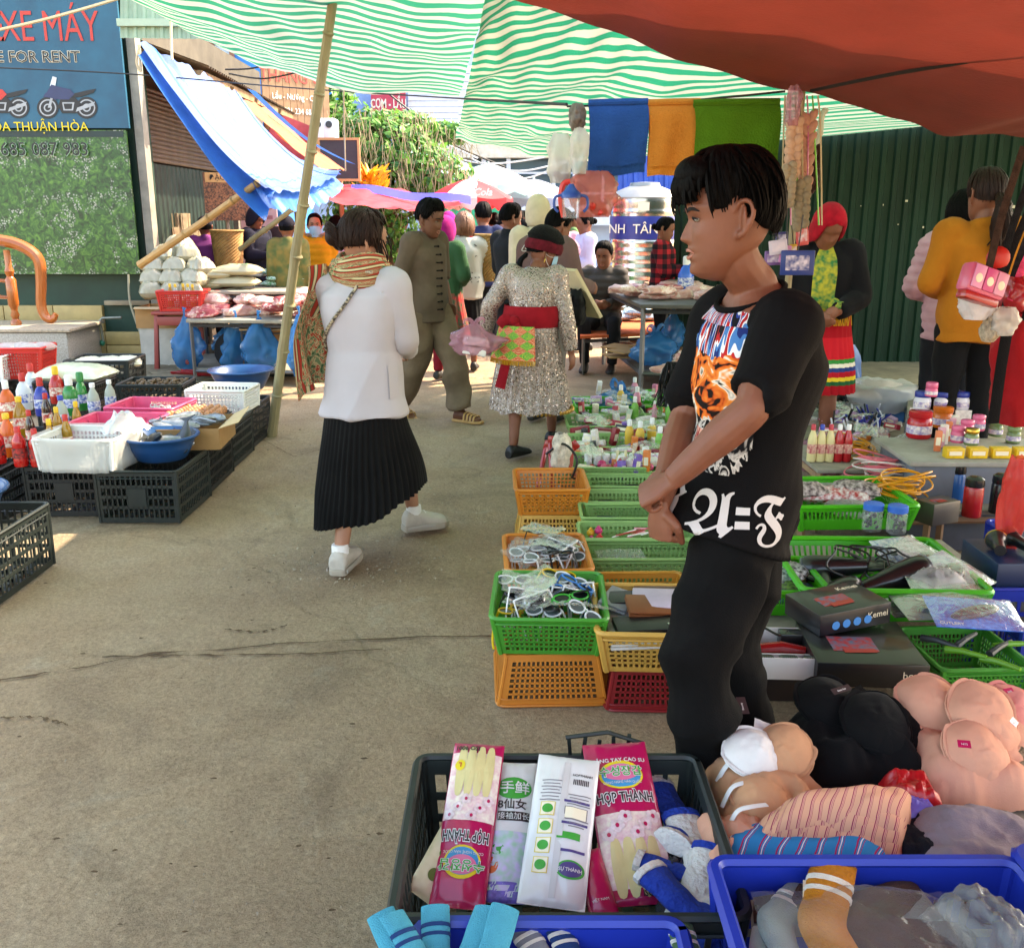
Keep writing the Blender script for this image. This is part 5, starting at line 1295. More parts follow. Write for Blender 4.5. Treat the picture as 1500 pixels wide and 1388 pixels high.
rt_=on(778,668);Q_=Person(rt_.x,rt_.y,RAD(158),'woman in a silver sequinned dress with red sash, black cap and face mask',h=1.49,head=(RAD(-50),RAD(16),0),hs=1.1,over=dict(anL=on(752,672)+V((0,0,.08)),anR=on(808,650)+V((0,0,.08)),knL=on(752,672)+V((.02,.06,.44)),knR=on(806,650)+V((0,0,.44)),elL=(.30,.08,1.14),wrL=(.37,.02,.92),elR=(-.25,-.03,1.10),wrR=(-.29,-.06,.80),neck=(-.02,-.05,1.41),chest=(-.01,-.01,1.25),head=(-.04,-.12,1.535),shL=(.165,.0,1.36),shR=(-.185,-.04,1.36)),toe={'L':(RAD(-20),0),'R':(RAD(-10),0)})
Q_.body(SKIN,vox=.008)
Q_.top(SEQ,sleeve=1.93,g=.020,hem=.0,vox=.010,fold=.006,ff=(6,6,5),seed=21.,name='sequin_jacket',cuff=.045,df=1.1)
zt_q=Q_.J['waist'].z
def sq_hem(u):return .012*sin(u*9)
Q_.skirt(SEQ,(zt_q-.02)/Q_.k,.31/Q_.k,(.165,.13),(.275,.26),.012,26,sq_hem,lean=(.02,-.03),ang=180)
e=MB();n=120;R_=[]
kc=(Q_.J['knL']+Q_.J['knR'])/2
RED=clo_('sash_red','#8e1420',var=.25,scale=8)
for i in range(7):
 t=i/6;z=lp_(zt_q-.075,zt_q+.06,t);c=V((Q_.J['waist'].x,Q_.J['waist'].y,z));rr=.012*sin(t*pi)+.012
 R_.append([c+Q_.lat*((.168+rr)*cos(2*pi*j/48)+.004*sin(j*1.3+i*2))+Q_.fwd*((.140+rr)*sin(2*pi*j/48))for j in range(48)])
e.rings(R_,True,False);e.build('sash',RED,Q_.root,smooth=True,angle=180)
bk=V((Q_.J['waist'].x,Q_.J['waist'].y,zt_q-.03))-Q_.fwd*.165+Q_.lat*.06
e=MB();e.ell(bk,(.04,.03,.035),12,8)
e.tube([bk,bk+Q_.lat*.05-Q_.fwd*.03+V((0,0,.01)),bk+Q_.lat*.09-Q_.fwd*.02+V((0,0,-.03))],[(.02,.012),(.035,.012),(.03,.008)],8,up=(0,0,1),smoothn=3)
e.tube([bk,bk+Q_.lat*.01-Q_.fwd*.03+V((0,0,-.13)),bk+Q_.lat*.03-Q_.fwd*.06+V((0,0,-.26)),bk+Q_.lat*.06-Q_.fwd*.09+V((0,0,-.42))],[(.02,.012),(.035,.009),(.032,.008),(.036,.007)],8,up=Q_.lat,smoothn=4)
e.tube([bk,bk-Q_.lat*.05-Q_.fwd*.02+V((0,0,-.08)),bk-Q_.lat*.07-Q_.fwd*.03+V((0,0,-.2))],[(.02,.012),(.032,.009),(.036,.007)],8,up=Q_.lat,smoothn=4)
e.build('sash_bow',RED,Q_.root,smooth=True)
def apron_fn(n,L,uv):
 ck=n.new('ShaderNodeTexChecker');ck.inputs['Scale'].default_value=5;mp=n.new('ShaderNodeMapping');mp.inputs['Rotation'].default_value=(0,0,RAD(45));L.new(uv,mp.inputs[0]);L.new(mp.outputs[0],ck.inputs[0])
 a=Nr(n,L,Nn(n,L,uv,40,1,0,(1,3,1)),[(0,'#1e7a3a'),(.48,'#3fae4f'),(.56,'#d9cf4a')],True);b=Nr(n,L,Nn(n,L,uv,40,1,0,(3,1,1)),[(0,'#b8261f'),(.5,'#d95f35'),(.58,'#efe1b0')],True)
 return N_mix(n,L,a,b,ck.outputs[1])
APR=uvmat('embroidered_apron',apron_fn)
def apr(u,v_):
 a=lp_(-.75,.75,u)+RAD(18);z=lp_(zt_q-.06,zt_q-.27,v_);rr=lp_(.17,.275,.35+.55*v_)
 c=V((Q_.J['waist'].x,Q_.J['waist'].y,z));return c-Q_.fwd*(rr*.92*cos(a)+.012)+Q_.lat*rr*1.02*sin(a)
e=MB();e.grid(apr,24,14);ap=e.build('embroidered_apron',APR,Q_.root,smooth=True,angle=180)
e=MB()
for k in range(70):
 p=apr(k/69,1);e.tube([p,p-Q_.fwd*.004+V((jit(.004),0,-.03))],.0022,3)
e.build('fringe',clo_('fringe_yellow','#c9982c'),ap)
e=MB()
for k in range(60):
 u=2*pi*k/60;c=lp_(V((Q_.J['pelvis'].x,Q_.J['pelvis'].y,0)),V((kc.x,kc.y,0)),.8);p=c+Q_.lat*.27*cos(u)-Q_.fwd*.23*sin(u)+V((0,0,.305));e.ell(p,(.012,.012,.016),6,4)
e.build('hem_trim',mat('gold_trim','#b98a3a',rough=.4,metal=.4),Q_.root)
def capm(P,name,mt,s_lim,th,slump=0.,n=36,m=14):
 e=MB();e.M=P.HM;R_=[]
 for j in range(m+1):
  ring=[]
  for i in range(n):
   az=-pi+2*pi*i/n;L_=s_lim(az)if callable(s_lim)else s_lim;p=head_surf(az,max(.03,L_*j/m),th*(1 if j<m-1 else .6))
   p+=V((0,slump*.6*(1-j/m),-slump*.2))*(1-j/m);p*=1+.012*noise.noise(p*30);ring.append(p)
  R_.append(ring)
 R_.append([p*.9 for p in R_[-1]]);e.rings(R_);return e.build(name,mt,P.root,smooth=True,angle=180)
hair(Q_.root,Q_.HM,lim_short(.62,1.0,1.28),HAIR,.012,120,.008,31,.004,extra=lambda e,r:[e.tube([V((.01+jit(.012),.098,-.055+jit(.01))),V((.015+jit(.02),.125,-.10)),V((.02+jit(.03),.12+jit(.02),-.17)),V((.02+jit(.035),.11+jit(.02),-.235+jit(.02)))],[.010,.013,.010,.001],5,smoothn=3)for _ in range(46)])
capm(Q_,'cap',clo_('cap_black','#0b0b0c',bump=.5,bscale=150),lambda a:interp([0,1.2,1.9,pi],[.74,.84,.80,.80],abs(a)),.044,.02)
def bandp(az,s,th):return head_surf(az,s,th)
e=MB();e.M=Q_.HM;e.rings([[head_surf(-pi+2*pi*i/36,s+.04*cos(2*pi*i/36),th)for i in range(36)]for s,th in((.74,.03),(.86,.033),(.98,.028),(1.06,.022))],True,False);e.build('cap_band',clo_('band_maroon','#5c1420',var=.4,scale=30),Q_.root,smooth=True,angle=180)
e=MB();e.M=Q_.HM
for i in range(4):e.tube([head_surf(pi*.72,.8,.04),V((.07+.02*i,.06+.012*i,.03-.02*i)),head_surf(pi*.62,1.12,.03)],.0028,4,smoothn=5)
e.build('cap_cord',clo_('cord_white','#d9d4cf'),Q_.root,smooth=True)
MASK=mat('mask_blue','#8fb4cc',rough=.9,var=.08)
def facemask(P,mt=MASK):
 e=MB();e.M=P.HM
 def f(u,v_):
  a=lp_(-1.15,1.15,u);z=lp_(-.022,-.122,v_)+.014*(1-(2*u-1)**2)*(1-2*v_)*.8;r_=.066+.004*sin(v_*pi)
  return V((r_*1.03*sin(a),-.034-(.068+.013*(1-(2*u-1)**2)*sin(pi*min(1,v_+.15)))*cos(a)+.010*v_,z+.002*sin(v_*18)))
 e.grid(f,20,12);o=e.build('face_mask',mt,P.root,smooth=True,angle=180)
 e=MB();e.M=P.HM
 for s in(-1,1):
  for z in(-.028,-.098):e.tube([(s*.062,-.058,z),(s*.074,-.02,z*.6-.012),(s*.083,.02,-.01)],.0018,4,smoothn=4)
 e.build('ear_loop',clo_('cord_white','#d9d4cf'),o,smooth=True);return o
facemask(Q_)
for S in(1,-1):
 e=MB();e.M=Q_.HM;e.tube([(S*.086,.002,-.04),(S*.096,.004,-.058),(S*.09,.004,-.076),(S*.080,.002,-.06),(S*.086,.002,-.042)],.0022,5,smoothn=3);e.build('earring',mat('gold','#c9a24a',metal=1,rough=.3),Q_.root,smooth=True)
Q_.shoes(mat('flat_black','#121214',rough=.5,var=.3),g=.004)
for S in 'LR':
 e=MB();d=Q_.fdir(S);an=Q_.J['an'+S];c=an+d*.12-V((0,0,.045));lat=d.cross(V((0,0,1)))
 e.ell(c,.012,8,6);e.ell(c+lat*.022,(.016,.012,.012),8,6);e.ell(c-lat*.022,(.016,.012,.012),8,6);e.build('shoe_bow',clo_('bow_black','#101012'),Q_.root,smooth=True)
# ---------------------------------------------------------------- other shoppers, built with the same skeleton
def shp_(pxx,Y,rz,label,top,h=1.6,z=0.,hairs='short',hmat=None,skin=SKIN,legs=None,skirt=None,head=(0,0,0),over=None,vox=.014,puff=None,group=None,hem=.06,sleeve=1.95,g=.024,face=False,scarf=None,mask=None,shoe=True,fold=.008,seed=1,topname='jacket',wf=1.,collar=.03,hs=1.05):
 x=at(pxx,330,Y).x;P=Person(x,Y,RAD(rz),label,h,group,z,over,tuple(RAD(a)for a in head),hs)
 P.body(skin,vox=vox*.85 if not face else .009,hands=True)
 if face:head_features(P.root,P.HM)
 hm=hmat or HAIR
 if hairs=='short':hair(P.root,P.HM,lim_short(.5,.92,1.25),hm,.014,120,.010,seed,.005,taper=.6,nshell=(28,10))
 elif hairs=='bob':hair(P.root,P.HM,lim_bob(.5,1.75),hm,.022,160,.012,seed,.006,nshell=(32,14),taper=.3)
 elif hairs=='long':hair(P.root,P.HM,lim_bob(.5,2.5),hm,.018,170,.012,seed,.006,nshell=(32,16),taper=.2)
 elif hairs=='tail':
  hair(P.root,P.HM,lim_short(.48,1.0,1.3),hm,.015,150,.009,seed,.004,extra=lambda e,r:[e.tube([V((jit(.012),.105,-.01+jit(.012))),V((jit(.03),.15,-.06)),V((jit(.04),.145+jit(.03),-.16)),V((jit(.05),.12+jit(.03),-.28+jit(.04)))],[.010,.014,.011,.001],5,smoothn=3)for _ in range(50)],nshell=(28,12))
 elif hairs=='bunlow':
  hair(P.root,P.HM,lim_short(.48,1.0,1.28),hm,.012,120,.009,seed,.004,extra=lambda e,r:e.ell((0,.125,.0),(.035,.03,.035),12,8),nshell=(28,12))
 elif hairs=='hood':
  capm(P,'hood',top,lambda a:interp([0,.7,1.1,1.6,pi],[.52,.75,1.5,1.9,1.9],abs(a)),.026,.02)
 elif hairs=='scarf':
  capm(P,'headscarf',scarf,lambda a:interp([0,.7,1.0,1.5,pi],[.55,.72,1.5,1.95,2.1],abs(a)),.018,.0)
  hair(P.root,P.HM,lim_short(.5,.8,1.0),hm,.008,30,.008,seed,.003,nshell=(24,8))
 elif hairs=='capped':
  hair(P.root,P.HM,lim_short(.6,1.0,1.26),hm,.011,60,.008,seed,.003,nshell=(24,8));capm(P,'headscarf',scarf,.9,.02,.01)
 P.jk=P.top(top,sleeve,g,hem,vox,topname,wf=wf,fold=fold,seed=seed*1.7,puff=puff,collar=collar)
 if legs is not None:P.trousers(legs,g=.014,vox=vox,seed=seed*2.1)
 if skirt is not None:
  sm_,zt0,zh0,r1=skirt;P.skirt(sm_,zt0,zh0,(.165,.13),r1,.008,22,ang=180)
 if mask:facemask(P)
 if shoe:P.shoes(mat('shopper_shoe','#221f1d',rough=.6),g=.006,vox=.012)
 return P
dk=clo_('trouser_dark','#1c1d22');jean=clo_('trouser_slate','#4a4d58');blackc=clo_('cloth_black','#0f0f11')
S1=shp_(680,10.0,176,'woman with bobbed chestnut hair in a cream printed shawl and black skirt',clo_('cream_shawl','#b8b7ae',var=.05,trans=.0),1.58,hairs='bob',hmat=HAIRL,skirt=(blackc,1.0,.47,(.21,.18)),hem=.05,g=.045,over=dict(elL=(.2,-.1,1.13),wrL=(.05,-.22,1.15),elR=(-.2,-.1,1.13),wrR=(-.05,-.22,1.15)),fold=.016,topname='shawl',seed=3,wf=1.02,collar=.02)
e=MB()
for k in range(26):
 a=RAD(rnd.uniform(120,240));z=rnd.uniform(.92,1.02)if k<18 else rnd.uniform(1.15,1.33);c=V((0,0,z));d=S1.fwd*cos(a)+S1.lat*sin(a);hh=bvh_of(S1.jk).ray_cast(c+d*.6,-d,.6)
 if hh[0]is not None:p=hh[0]+hh[1]*.003;e.tube([p,p+V((jit(.02),0,jit(.02))),p+V((jit(.035),-.001,jit(.02)))],.0035,4)
e.build('shawl_print',mat('print_ink','#38343a'),S1.root)
S2=shp_(652,9.4,150,'woman in a green jacket over a red floral skirt and red leggings',clo_('jacket_green','#2f5236'),1.55,hairs='scarf',scarf=clo_('scarf_magenta','#a01a72',var=.2),skirt=(clo_('floral_skirt','#4d5a45',var=.9,scale=22,col2='#b0343a',detail=1),1.0,.42,(.24,.2)),legs=clo_('leggings_red','#7e1a26'),over=dict(elL=(.24,.03,1.12),wrL=(.08,-.2,1.02),elR=(-.24,.02,1.12),wrR=(-.06,-.22,1.02)),seed=5)
S3=shp_(708,11.2,190,'man in a navy jacket with red shoulders seen from behind',clo_('jacket_navy','#232a4a'),1.70,hairs='short',legs=dk,seed=7)
dgr_(S3.root,S3.jk,'red_yoke',clo_('yoke_red','#c23a44'),lambda z:V((0,0,z)),S3.lat,S3.fwd,-pi,pi,1.22*S3.k,1.37*S3.k,40,6,.006,lim=(.26,.22))
S4=shp_(748,9.2,128,'balding man in a black jacket with bright blue shoulder panel',clo_('jacket_black','#1d2126'),1.66,hairs='short',legs=dk,head=(-12,8,0),seed=9,face=True,collar=.05,over=dict(elL=(.22,-.02,1.11),wrL=(.16,-.2,.98),elR=(-.22,-.02,1.11),wrR=(-.14,-.2,.98)))
dgr_(S4.root,S4.jk,'blue_panel',clo_('panel_blue','#2f7fc4'),lambda z:V((0,0,z)),S4.lat,S4.fwd,-.9,-2.3,1.14*S4.k,1.36*S4.k,20,8,.006,lim=(.27,.22))
S5=shp_(802,7.4,150,'man in a mauve brown jacket carrying a cream board and black bag',clo_('jacket_mauve','#6a5250'),1.64,hairs='short',legs=clo_('trouser_grey','#6d6660'),head=(-30,18,0),seed=11,vox=.011,sleeve=1.9,wf=1.08,over=dict(elR=(-.25,-.05,1.11),wrR=(-.26,-.27,1.06),elL=(.22,0,1.11),wrL=(.12,-.2,1.05),neck=(-.02,-.07,1.40),head=(-.03,-.13,1.54),chest=(0,-.02,1.25)))
S6=shp_(788,8.8,185,'person in a cream hooded jacket standing behind the sequinned dress',clo_('jacket_cream','#cdbfa6'),1.72,hairs='hood',legs=jean,seed=13)
S7=shp_(857,11.6,-75,'woman in a lavender shirt and green skirt holding a pink bag by the tank',clo_('shirt_lavender','#c2bedb'),1.6,hairs='bunlow',skirt=(clo_('skirt_green','#1c5a3c'),.98,.3,(.22,.19)),head=(0,12,0),seed=15,over=dict(elL=(.2,.0,1.11),wrL=(.12,-.24,1.05),elR=(-.2,.0,1.11),wrR=(-.1,-.24,1.05)),topname='shirt')
sit=dict(pelvis=(0,.05,.55),waist=(0,.04,.68),chest=(0,.0,.87),neck=(0,-.02,1.05),head=(.0,-.06,1.19),shL=(.17,.0,1.0),shR=(-.17,0,1.0),elL=(.24,-.05,.74),wrL=(.08,-.28,.70),elR=(-.24,-.05,.74),wrR=(-.08,-.28,.70),hipL=(.09,.04,.50),hipR=(-.09,.04,.50),knL=(.16,-.38,.52),knR=(-.16,-.38,.52),anL=(.14,-.36,.085),anR=(-.14,-.36,.085))
S8=shp_(887,10.2,-12,'seated man in a grey quilted jacket behind the steel meat table',clo_('jacket_grey_puffer','#4a4644'),1.68,hairs='short',legs=dk,head=(-8,14,0),seed=17,over=sit,puff=(.075,.012),face=True,vox=.012)
def plaid_fn(n,L,co):
 sp=n.new('ShaderNodeSeparateXYZ');L.new(co,sp.inputs[0])
 f=lambda s:Nm(n,L,'GREATER_THAN',Nm(n,L,'FRACT',Nm(n,L,'MULTIPLY',s,11.)),.5)
 return Nr(n,L,Nm(n,L,'MULTIPLY',Nm(n,L,'ADD',Nm(n,L,'ADD',f(sp.outputs[0]),f(sp.outputs[2])),0.),.45),[(0,'#a8242c'),(.3,'#5c1a22'),(.7,'#17141a')],True)
def objmat(name,fn,rough=.9):
 m=bpy.data.materials.new(name);m.use_nodes=True;n=m.node_tree.nodes;L=m.node_tree.links;b=n['Principled BSDF'];tc=n.new('ShaderNodeTexCoord')
 L.new(fn(n,L,tc.outputs['Object']),b.inputs['Base Color']);b.inputs['Roughness'].default_value=rough;b.inputs['Specular IOR Level'].default_value=.2;return m
S9=shp_(974,9.6,70,'child in a red and black plaid shirt standing by the water tank',objmat('plaid',plaid_fn),1.42,z=.12,hairs='bunlow',legs=dk,head=(0,14,0),seed=19,over=dict(elL=(.22,-.05,1.12),wrL=(.1,-.28,1.12),elR=(-.22,-.05,1.12),wrR=(-.1,-.28,1.12)),topname='shirt',vox=.011)
S10=shp_(1212,5.6,-14,'woman in a red headscarf, black jacket and striped red skirt by the fence',clo_('jacket_black_glossy','#141316'),1.52,z=.12,hairs='scarf',scarf=clo_('scarf_red','#a81426',var=.3,scale=20),head=(20,38,0),seed=23,vox=.010,over=dict(elL=(.24,-.02,1.11),wrL=(.09,-.22,1.03),elR=(-.24,-.02,1.11),wrR=(-.04,-.24,1.00),head=(.0,-.09,1.55)))
def skirt_stripes(n,L,co):
 sp=n.new('ShaderNodeSeparateXYZ');L.new(co,sp.inputs[0]);fz_=Nm(n,L,'FRACT',Nm(n,L,'MULTIPLY',sp.outputs[2],2.6))
 return Nr(n,L,fz_,[(0,'#a51420'),(.30,'#1f5a34'),(.36,'#e0c23a'),(.42,'#b41c2a'),(.5,'#27407c'),(.56,'#e9e2d0'),(.62,'#2f8a3e'),(.68,'#c8202c')],True)
S10.skirt(objmat('striped_skirt',skirt_stripes),1.0,.5,(.17,.135),(.23,.2),.012,30,ang=180)
dgr_(S10.root,S10.jk,'green_blouse',mat('blouse_green','#1f6a34',rough=.8,var=.9,scale=34,col2='#b0a52e',detail=1),lambda z:V((0,0,z)),S10.lat,S10.fwd,-.5,.5,.92,1.28,18,14,.006,lim=(.2,.24))
e=MB()
for k in range(60):a=jit(.9);p=V((0,0,.93))+S10.fwd*(.17*cos(a))+S10.lat*(.2*sin(a));e.tube([p,p+V((jit(.02),-.01,-.09))],.003,3)
e.build('sash_fringe',clo_('fringe_yellow','#c9982c'),S10.root)
S11=shp_(1440,5.2,172,'woman in an orange sweatshirt and black trousers facing the green fence',clo_('sweat_orange','#a8661c',var=.1),1.66,z=.12,hairs='tail',hmat=HAIRB,legs=blackc,head=(14,6,0),seed=25,vox=.009,hem=.04,over=dict(elL=(.25,.02,1.12),wrL=(.10,-.22,1.06),elR=(-.25,.0,1.12),wrR=(-.1,-.22,1.04)),topname='sweatshirt',fold=.009,collar=.015)
S12=shp_(1412,5.8,165,'person in a pale pink quilted jacket beside the orange sweatshirt',clo_('puffer_pink','#c79aa6'),1.56,z=.12,hairs='bob',legs=dk,seed=27,puff=(.055,.012),over=dict(elL=(.26,.0,1.12),wrL=(.12,-.2,1.05)))
S13=shp_(300,12.2,200,'woman in a purple jacket and dark cap carrying a wicker basket on her back',clo_('jacket_purple','#7a3a78'),1.55,hairs='capped',scarf=clo_('cap_navy','#1a1a26'),legs=dk,seed=29)
S14=shp_(375,12.4,62,'person in a dark navy hooded raincoat reading a phone',clo_('coat_navy','#1b1f30'),1.66,hairs='hood',legs=dk,head=(0,22,0),seed=31,over=dict(elL=(.22,-.03,1.12),wrL=(.08,-.28,1.12),elR=(-.22,-.03,1.12),wrR=(-.06,-.28,1.12)),face=True)
S15=shp_(461,11.6,12,'woman in a mustard quilted coat with fur hood and blue face mask',clo_('coat_mustard','#c68a1e'),1.58,hairs='bunlow',legs=dk,seed=33,puff=(.08,.014),mask=True,face=True,skin=SKIN2,g=.04)
e=MB()
for k in range(220):
 a=rnd.uniform(0,2*pi);p=S15.J['neck']+S15.lat*.12*cos(a)+S15.fwd*.10*sin(a)+V((0,0,.02));d=V((cos(a)+jit(.5),jit(.6),jit(.9))).normalized()*.045;e.tube([p-d*.3,p+d],[.010,.001],3)
e.build('fur_collar',clo_('fur_beige','#a08c70',var=.3),S15.root)
S16=shp_(420,11.0,185,'person in camouflage green carrying a black bag on the back',mat('camo','#4a5a2e',rough=.9,var=.9,scale=14,col2='#7a6a34',detail=1),1.55,hairs='capped',scarf=clo_('cap_navy','#1a1a26'),legs=clo_('trouser_blue','#1d3a5c'),seed=35)
S17=shp_(492,12.6,175,'girl with long dark hair in a lilac shirt beneath the low red canopy',clo_('shirt_lilac','#b9a6cf'),1.55,hairs='long',legs=dk,seed=37,topname='shirt')
S18=shp_(657,11.6,180,'woman in a magenta headscarf and pale top seen from behind',clo_('top_pale_blue','#c6cfe4'),1.60,hairs='scarf',scarf=clo_('scarf_magenta','#a01a72'),legs=dk,seed=39)
tops=['#b03a52','#3a5a9a','#8a2a5a','#c9b48a','#2f6a6a','#7a7f8c','#c24a3a','#4a3a6a','#b88a9a','#5a7a4a','#d0d0d8']
far_spots=[(634,14.5,1.55,'crimson'),(724,14.0,1.6,'blue'),(735,12.8,1.5,'plum'),(757,13.4,1.62,'beige'),(770,12.2,1.5,'teal'),(779,15.0,1.6,'grey'),(790,16.5,1.6,'scarlet'),(766,17.5,1.65,'violet'),(826,14.2,1.58,'rose'),(842,16.0,1.62,'olive'),(590,15.5,1.58,'white')]
for k,((pxx,Y,h,cn),c)in enumerate(zip(far_spots,tops)):
 shp_(pxx,Y,rnd.choice((175,190,20,-30,90)),'distant shopper in a %s top among the far crowd'%cn,clo_('far_top_'+cn,c),h,hairs=rnd.choice(('short','bob','bunlow')),legs=rnd.choice((dk,jean)),seed=41+k,vox=.02,shoe=False,group='distant shoppers')
# ------------------------------------------------------------------ containers
def rrect(w,d,r,n=5):
 pts=[]
 for cx,cy,a0 in((w/2-r,d/2-r,0),(-w/2+r,d/2-r,pi/2),(-w/2+r,-d/2+r,pi),(w/2-r,-d/2+r,3*pi/2)):
  for i in range(n+1):a=a0+pi/2*i/n;pts.append((cx+r*cos(a),cy+r*sin(a)))
 return pts
CR={}
def crt_(label,loc,rz,w,d,h,mt,nx=12,ny=4,fr=.34,rim=.008,taper=.9,group=None,cat='crate',name='plastic_crate',mar=(.07,.07,.12,.16),flip=False,th=.004,rimz=None,rot=None,band=True,plate=False,key=None,ragged=0,solidband=0):
 """open perforated container standing on its base at loc: four side panels, floor, rim, corner posts"""
 k=(name,round(w,3),round(d,3),round(h,3),mt.name,nx,ny,fr,rim,taper,mar,key)
 lo=V(loc)
 if k in CR:
  o=dup(CR[k],lo,label=label,group=group)
 else:
  o=emp_(name,lo,0,label,cat,group)
  t=taper;a,b=w/2,d/2
  B=[(-a*t,-b*t,0),(a*t,-b*t,0),(a*t,b*t,0),(-a*t,b*t,0)];T=[(-a,-b,h),(a,-b,h),(a,b,h),(-a,b,h)]
  cuts=[None]*4
  for i in range(4):
   j=(i+1)%4;e=MB();L_=w if i%2==0 else d;nn=max(3,int(round(nx*L_/w)))
   e.lattice([B[i],B[j],T[j],T[i]],nn,ny,fr,th,mar=mar)
   if plate and i==0:e.box((0,-b*(t+1)/2-.004,h*.5),(w*.22,.006,h*.34))
   e.build('side_panel',mt,o)
  e=MB();nf=max(4,nx//2)
  e.lattice([(-a*t,-b*t,.003),(a*t,-b*t,.003),(a*t,b*t,.003),(-a*t,b*t,.003)],nf,nf,.4,.003,mar=(.03,.03,.03,.03));e.build('floor_grid',mt,o)
  e=MB();p=rrect(w+.006,d+.006,min(.03,w*.1));q=[(x,y,h)for x,y in p];
  for dz,ww in((0,rim),):
   e.tube([V(x)for x in q]+[V(q[0]),V(q[1])],(ww,ww*.8),6,cap=False)
  if band:e.tube([V((x*.995,y*.995,h*.86))for x,y,z in q]+[V((q[0][0]*.995,q[0][1]*.995,h*.86)),V((q[1][0]*.995,q[1][1]*.995,h*.86))],(rim*.45,rim*.4),5,cap=False)
  e.build('rim',mt,o,smooth=True)
  for sx,sy in((-1,-1),(1,-1),(1,1),(-1,1)):
   e=MB();e.tube([(sx*a*t*.985,sy*b*t*.985,0),(sx*a*.985,sy*b*.985,h)],rim*1.1,6);e.build('corner_post',mt,o,smooth=True)
  CR[k]=o
 if flip:o.rotation_euler=(pi,0,-rz);o.location=lo+V((0,0,h))
 else:o.rotation_euler=(0,0,rz)
 if rot is not None:o.rotation_euler=rot
 return o
def basin(label,loc,R,h,mt,group=None):
 o=emp_('plastic_basin',loc,0,label,'basin',group)
 MB().lathe([(R*.62,0),(R*.66,.004),(R*.86,h*.6),(R*.94,h*.93),(R*1.0,h*.96),(R*1.02,h),(R*.99,h*1.01),(R*.92,h*.97),(R*.83,h*.6),(R*.64,.012),(R*.02,.010)],36,cap=False).build('bowl',mt,o,smooth=True,angle=60)
 MB().tube([(R*1.0*cos(a),R*1.0*sin(a),h*.985)for a in np.linspace(0,2*pi,37)],.008,6,cap=False).build('rim',mt,o,smooth=True)
 return o
C_BLK=pls_('crate_black','#1c2422',rough=.5,var=.25,scale=12);C_BLK2=pls_('crate_charcoal','#171a1a',rough=.5,var=.25,scale=12)
C_PINK=pls_('tray_pink','#e0567e',rough=.35);C_WHT=pls_('basket_white','#dcdcd8',rough=.4);C_RED=pls_('basket_red','#d0342c',rough=.35)
C_BLUE=pls_('basin_blue','#16487e',rough=.35);C_GRN=pls_('basket_green','#3f9a34',rough=.35,trans=.12);C_LGR=pls_('tray_pale_green','#8cb56c',rough=.4,trans=.12)
C_LIME=pls_('tray_lime','#38b01e',rough=.35,trans=.1);C_ORG=pls_('basket_orange','#d2802c',rough=.4,trans=.1);C_YEL=pls_('basket_cream_yellow','#d9a850',rough=.45,trans=.1);C_ROY=pls_('basket_royal','#12309c',rough=.35)
def fbg_(parent_name,label,loc,size,mt,seed=0,cat='plastic bag',group=None,knot=True,content=None,cmat=None,crumple=.18,n=28,m=18):
 """limp filled plastic bag: sagging teardrop with gathered neck"""
 r=random.Random(seed);o=emp_(parent_name,loc,rnd.uniform(0,6),label,cat,group);sx,sy,sz=size;R=[]
 hang=sz>1.1*sx
 ts=[0,.2,.45,.7,.85,1.];pf_=[.5,.95,.92,.62,.36,.10]if hang and knot else[.7,.92,1.,.97,.86,.55]if not knot else[.6,1.0,.98,.80,.48,.16]
 for j in range(m+1):
  t=j/m;z=sz*t;prof=interp(ts,pf_,t)
  ring=[]
  for i in range(n):
   a=2*pi*i/n;w_=1+crumple*1.7*noise.noise(V((cos(a)*1.9+seed,sin(a)*1.9,t*3.1)))+crumple*.9*noise.noise(V((cos(a)*5+seed,sin(a)*5,t*6)))+crumple*.9*(abs(sin(a*5+seed+2*noise.noise(V((a,t*2,seed)))))-.5)*sm(t*1.4)
   dx=sx*.16*noise.noise(V((t*2,seed,1)))*t;dy=sy*.16*noise.noise(V((t*2,seed,9)))*t
   ring.append(V((sx/2*prof*w_*cos(a)+dx,sy/2*prof*w_*sin(a)+dy,z+.05*sz*noise.noise(V((cos(a)*2,sin(a)*2,seed+t*2)))*(0.2+t))))
  R.append(ring)
 e=MB();e.rings(R,True,False);e.add(R[0],[tuple(range(n))])
 if knot and hang:
  tp_=sum(R[-1],V((0,0,0)))/n;e.tube([tp_-V((0,0,sz*.05)),tp_+V((.01,0,sz*.06)),tp_+V((0,.01,sz*.14))],[(sx*.05,.012),(sx*.03,.01),(sx*.07,.006)],8,smoothn=3)
 elif knot:
  tp_=sum(R[-1],V((0,0,0)))/n
  for s in(-1,1):
   e.tube([tp_-V((0,0,sz*.06)),tp_+V((s*sx*.08,.0,sz*.12)),tp_+V((s*sx*.20,s*.02,sz*.17)),tp_+V((s*sx*.26,s*.03,sz*.04)),tp_+V((s*sx*.14,s*.03,-sz*.05))],[(sx*.05,.003),(sx*.05,.003),(sx*.035,.003),(sx*.05,.003),(sx*.03,.003)],6,smoothn=4)
 e.build('film',mt,o,smooth=True,angle=180)
 if content:
  for k in range(content):
   e=MB();a=r.uniform(0,2*pi);rr=r.uniform(0,.24)
   e.ell((sx*rr*cos(a),sy*rr*sin(a),sz*r.uniform(.08,.26)),(sx*r.uniform(.13,.22),sy*r.uniform(.13,.22),sz*r.uniform(.07,.12)),10,7,rot=(jit(.6),jit(.6),a));e.build('content',cmat,o,smooth=True)
 return o
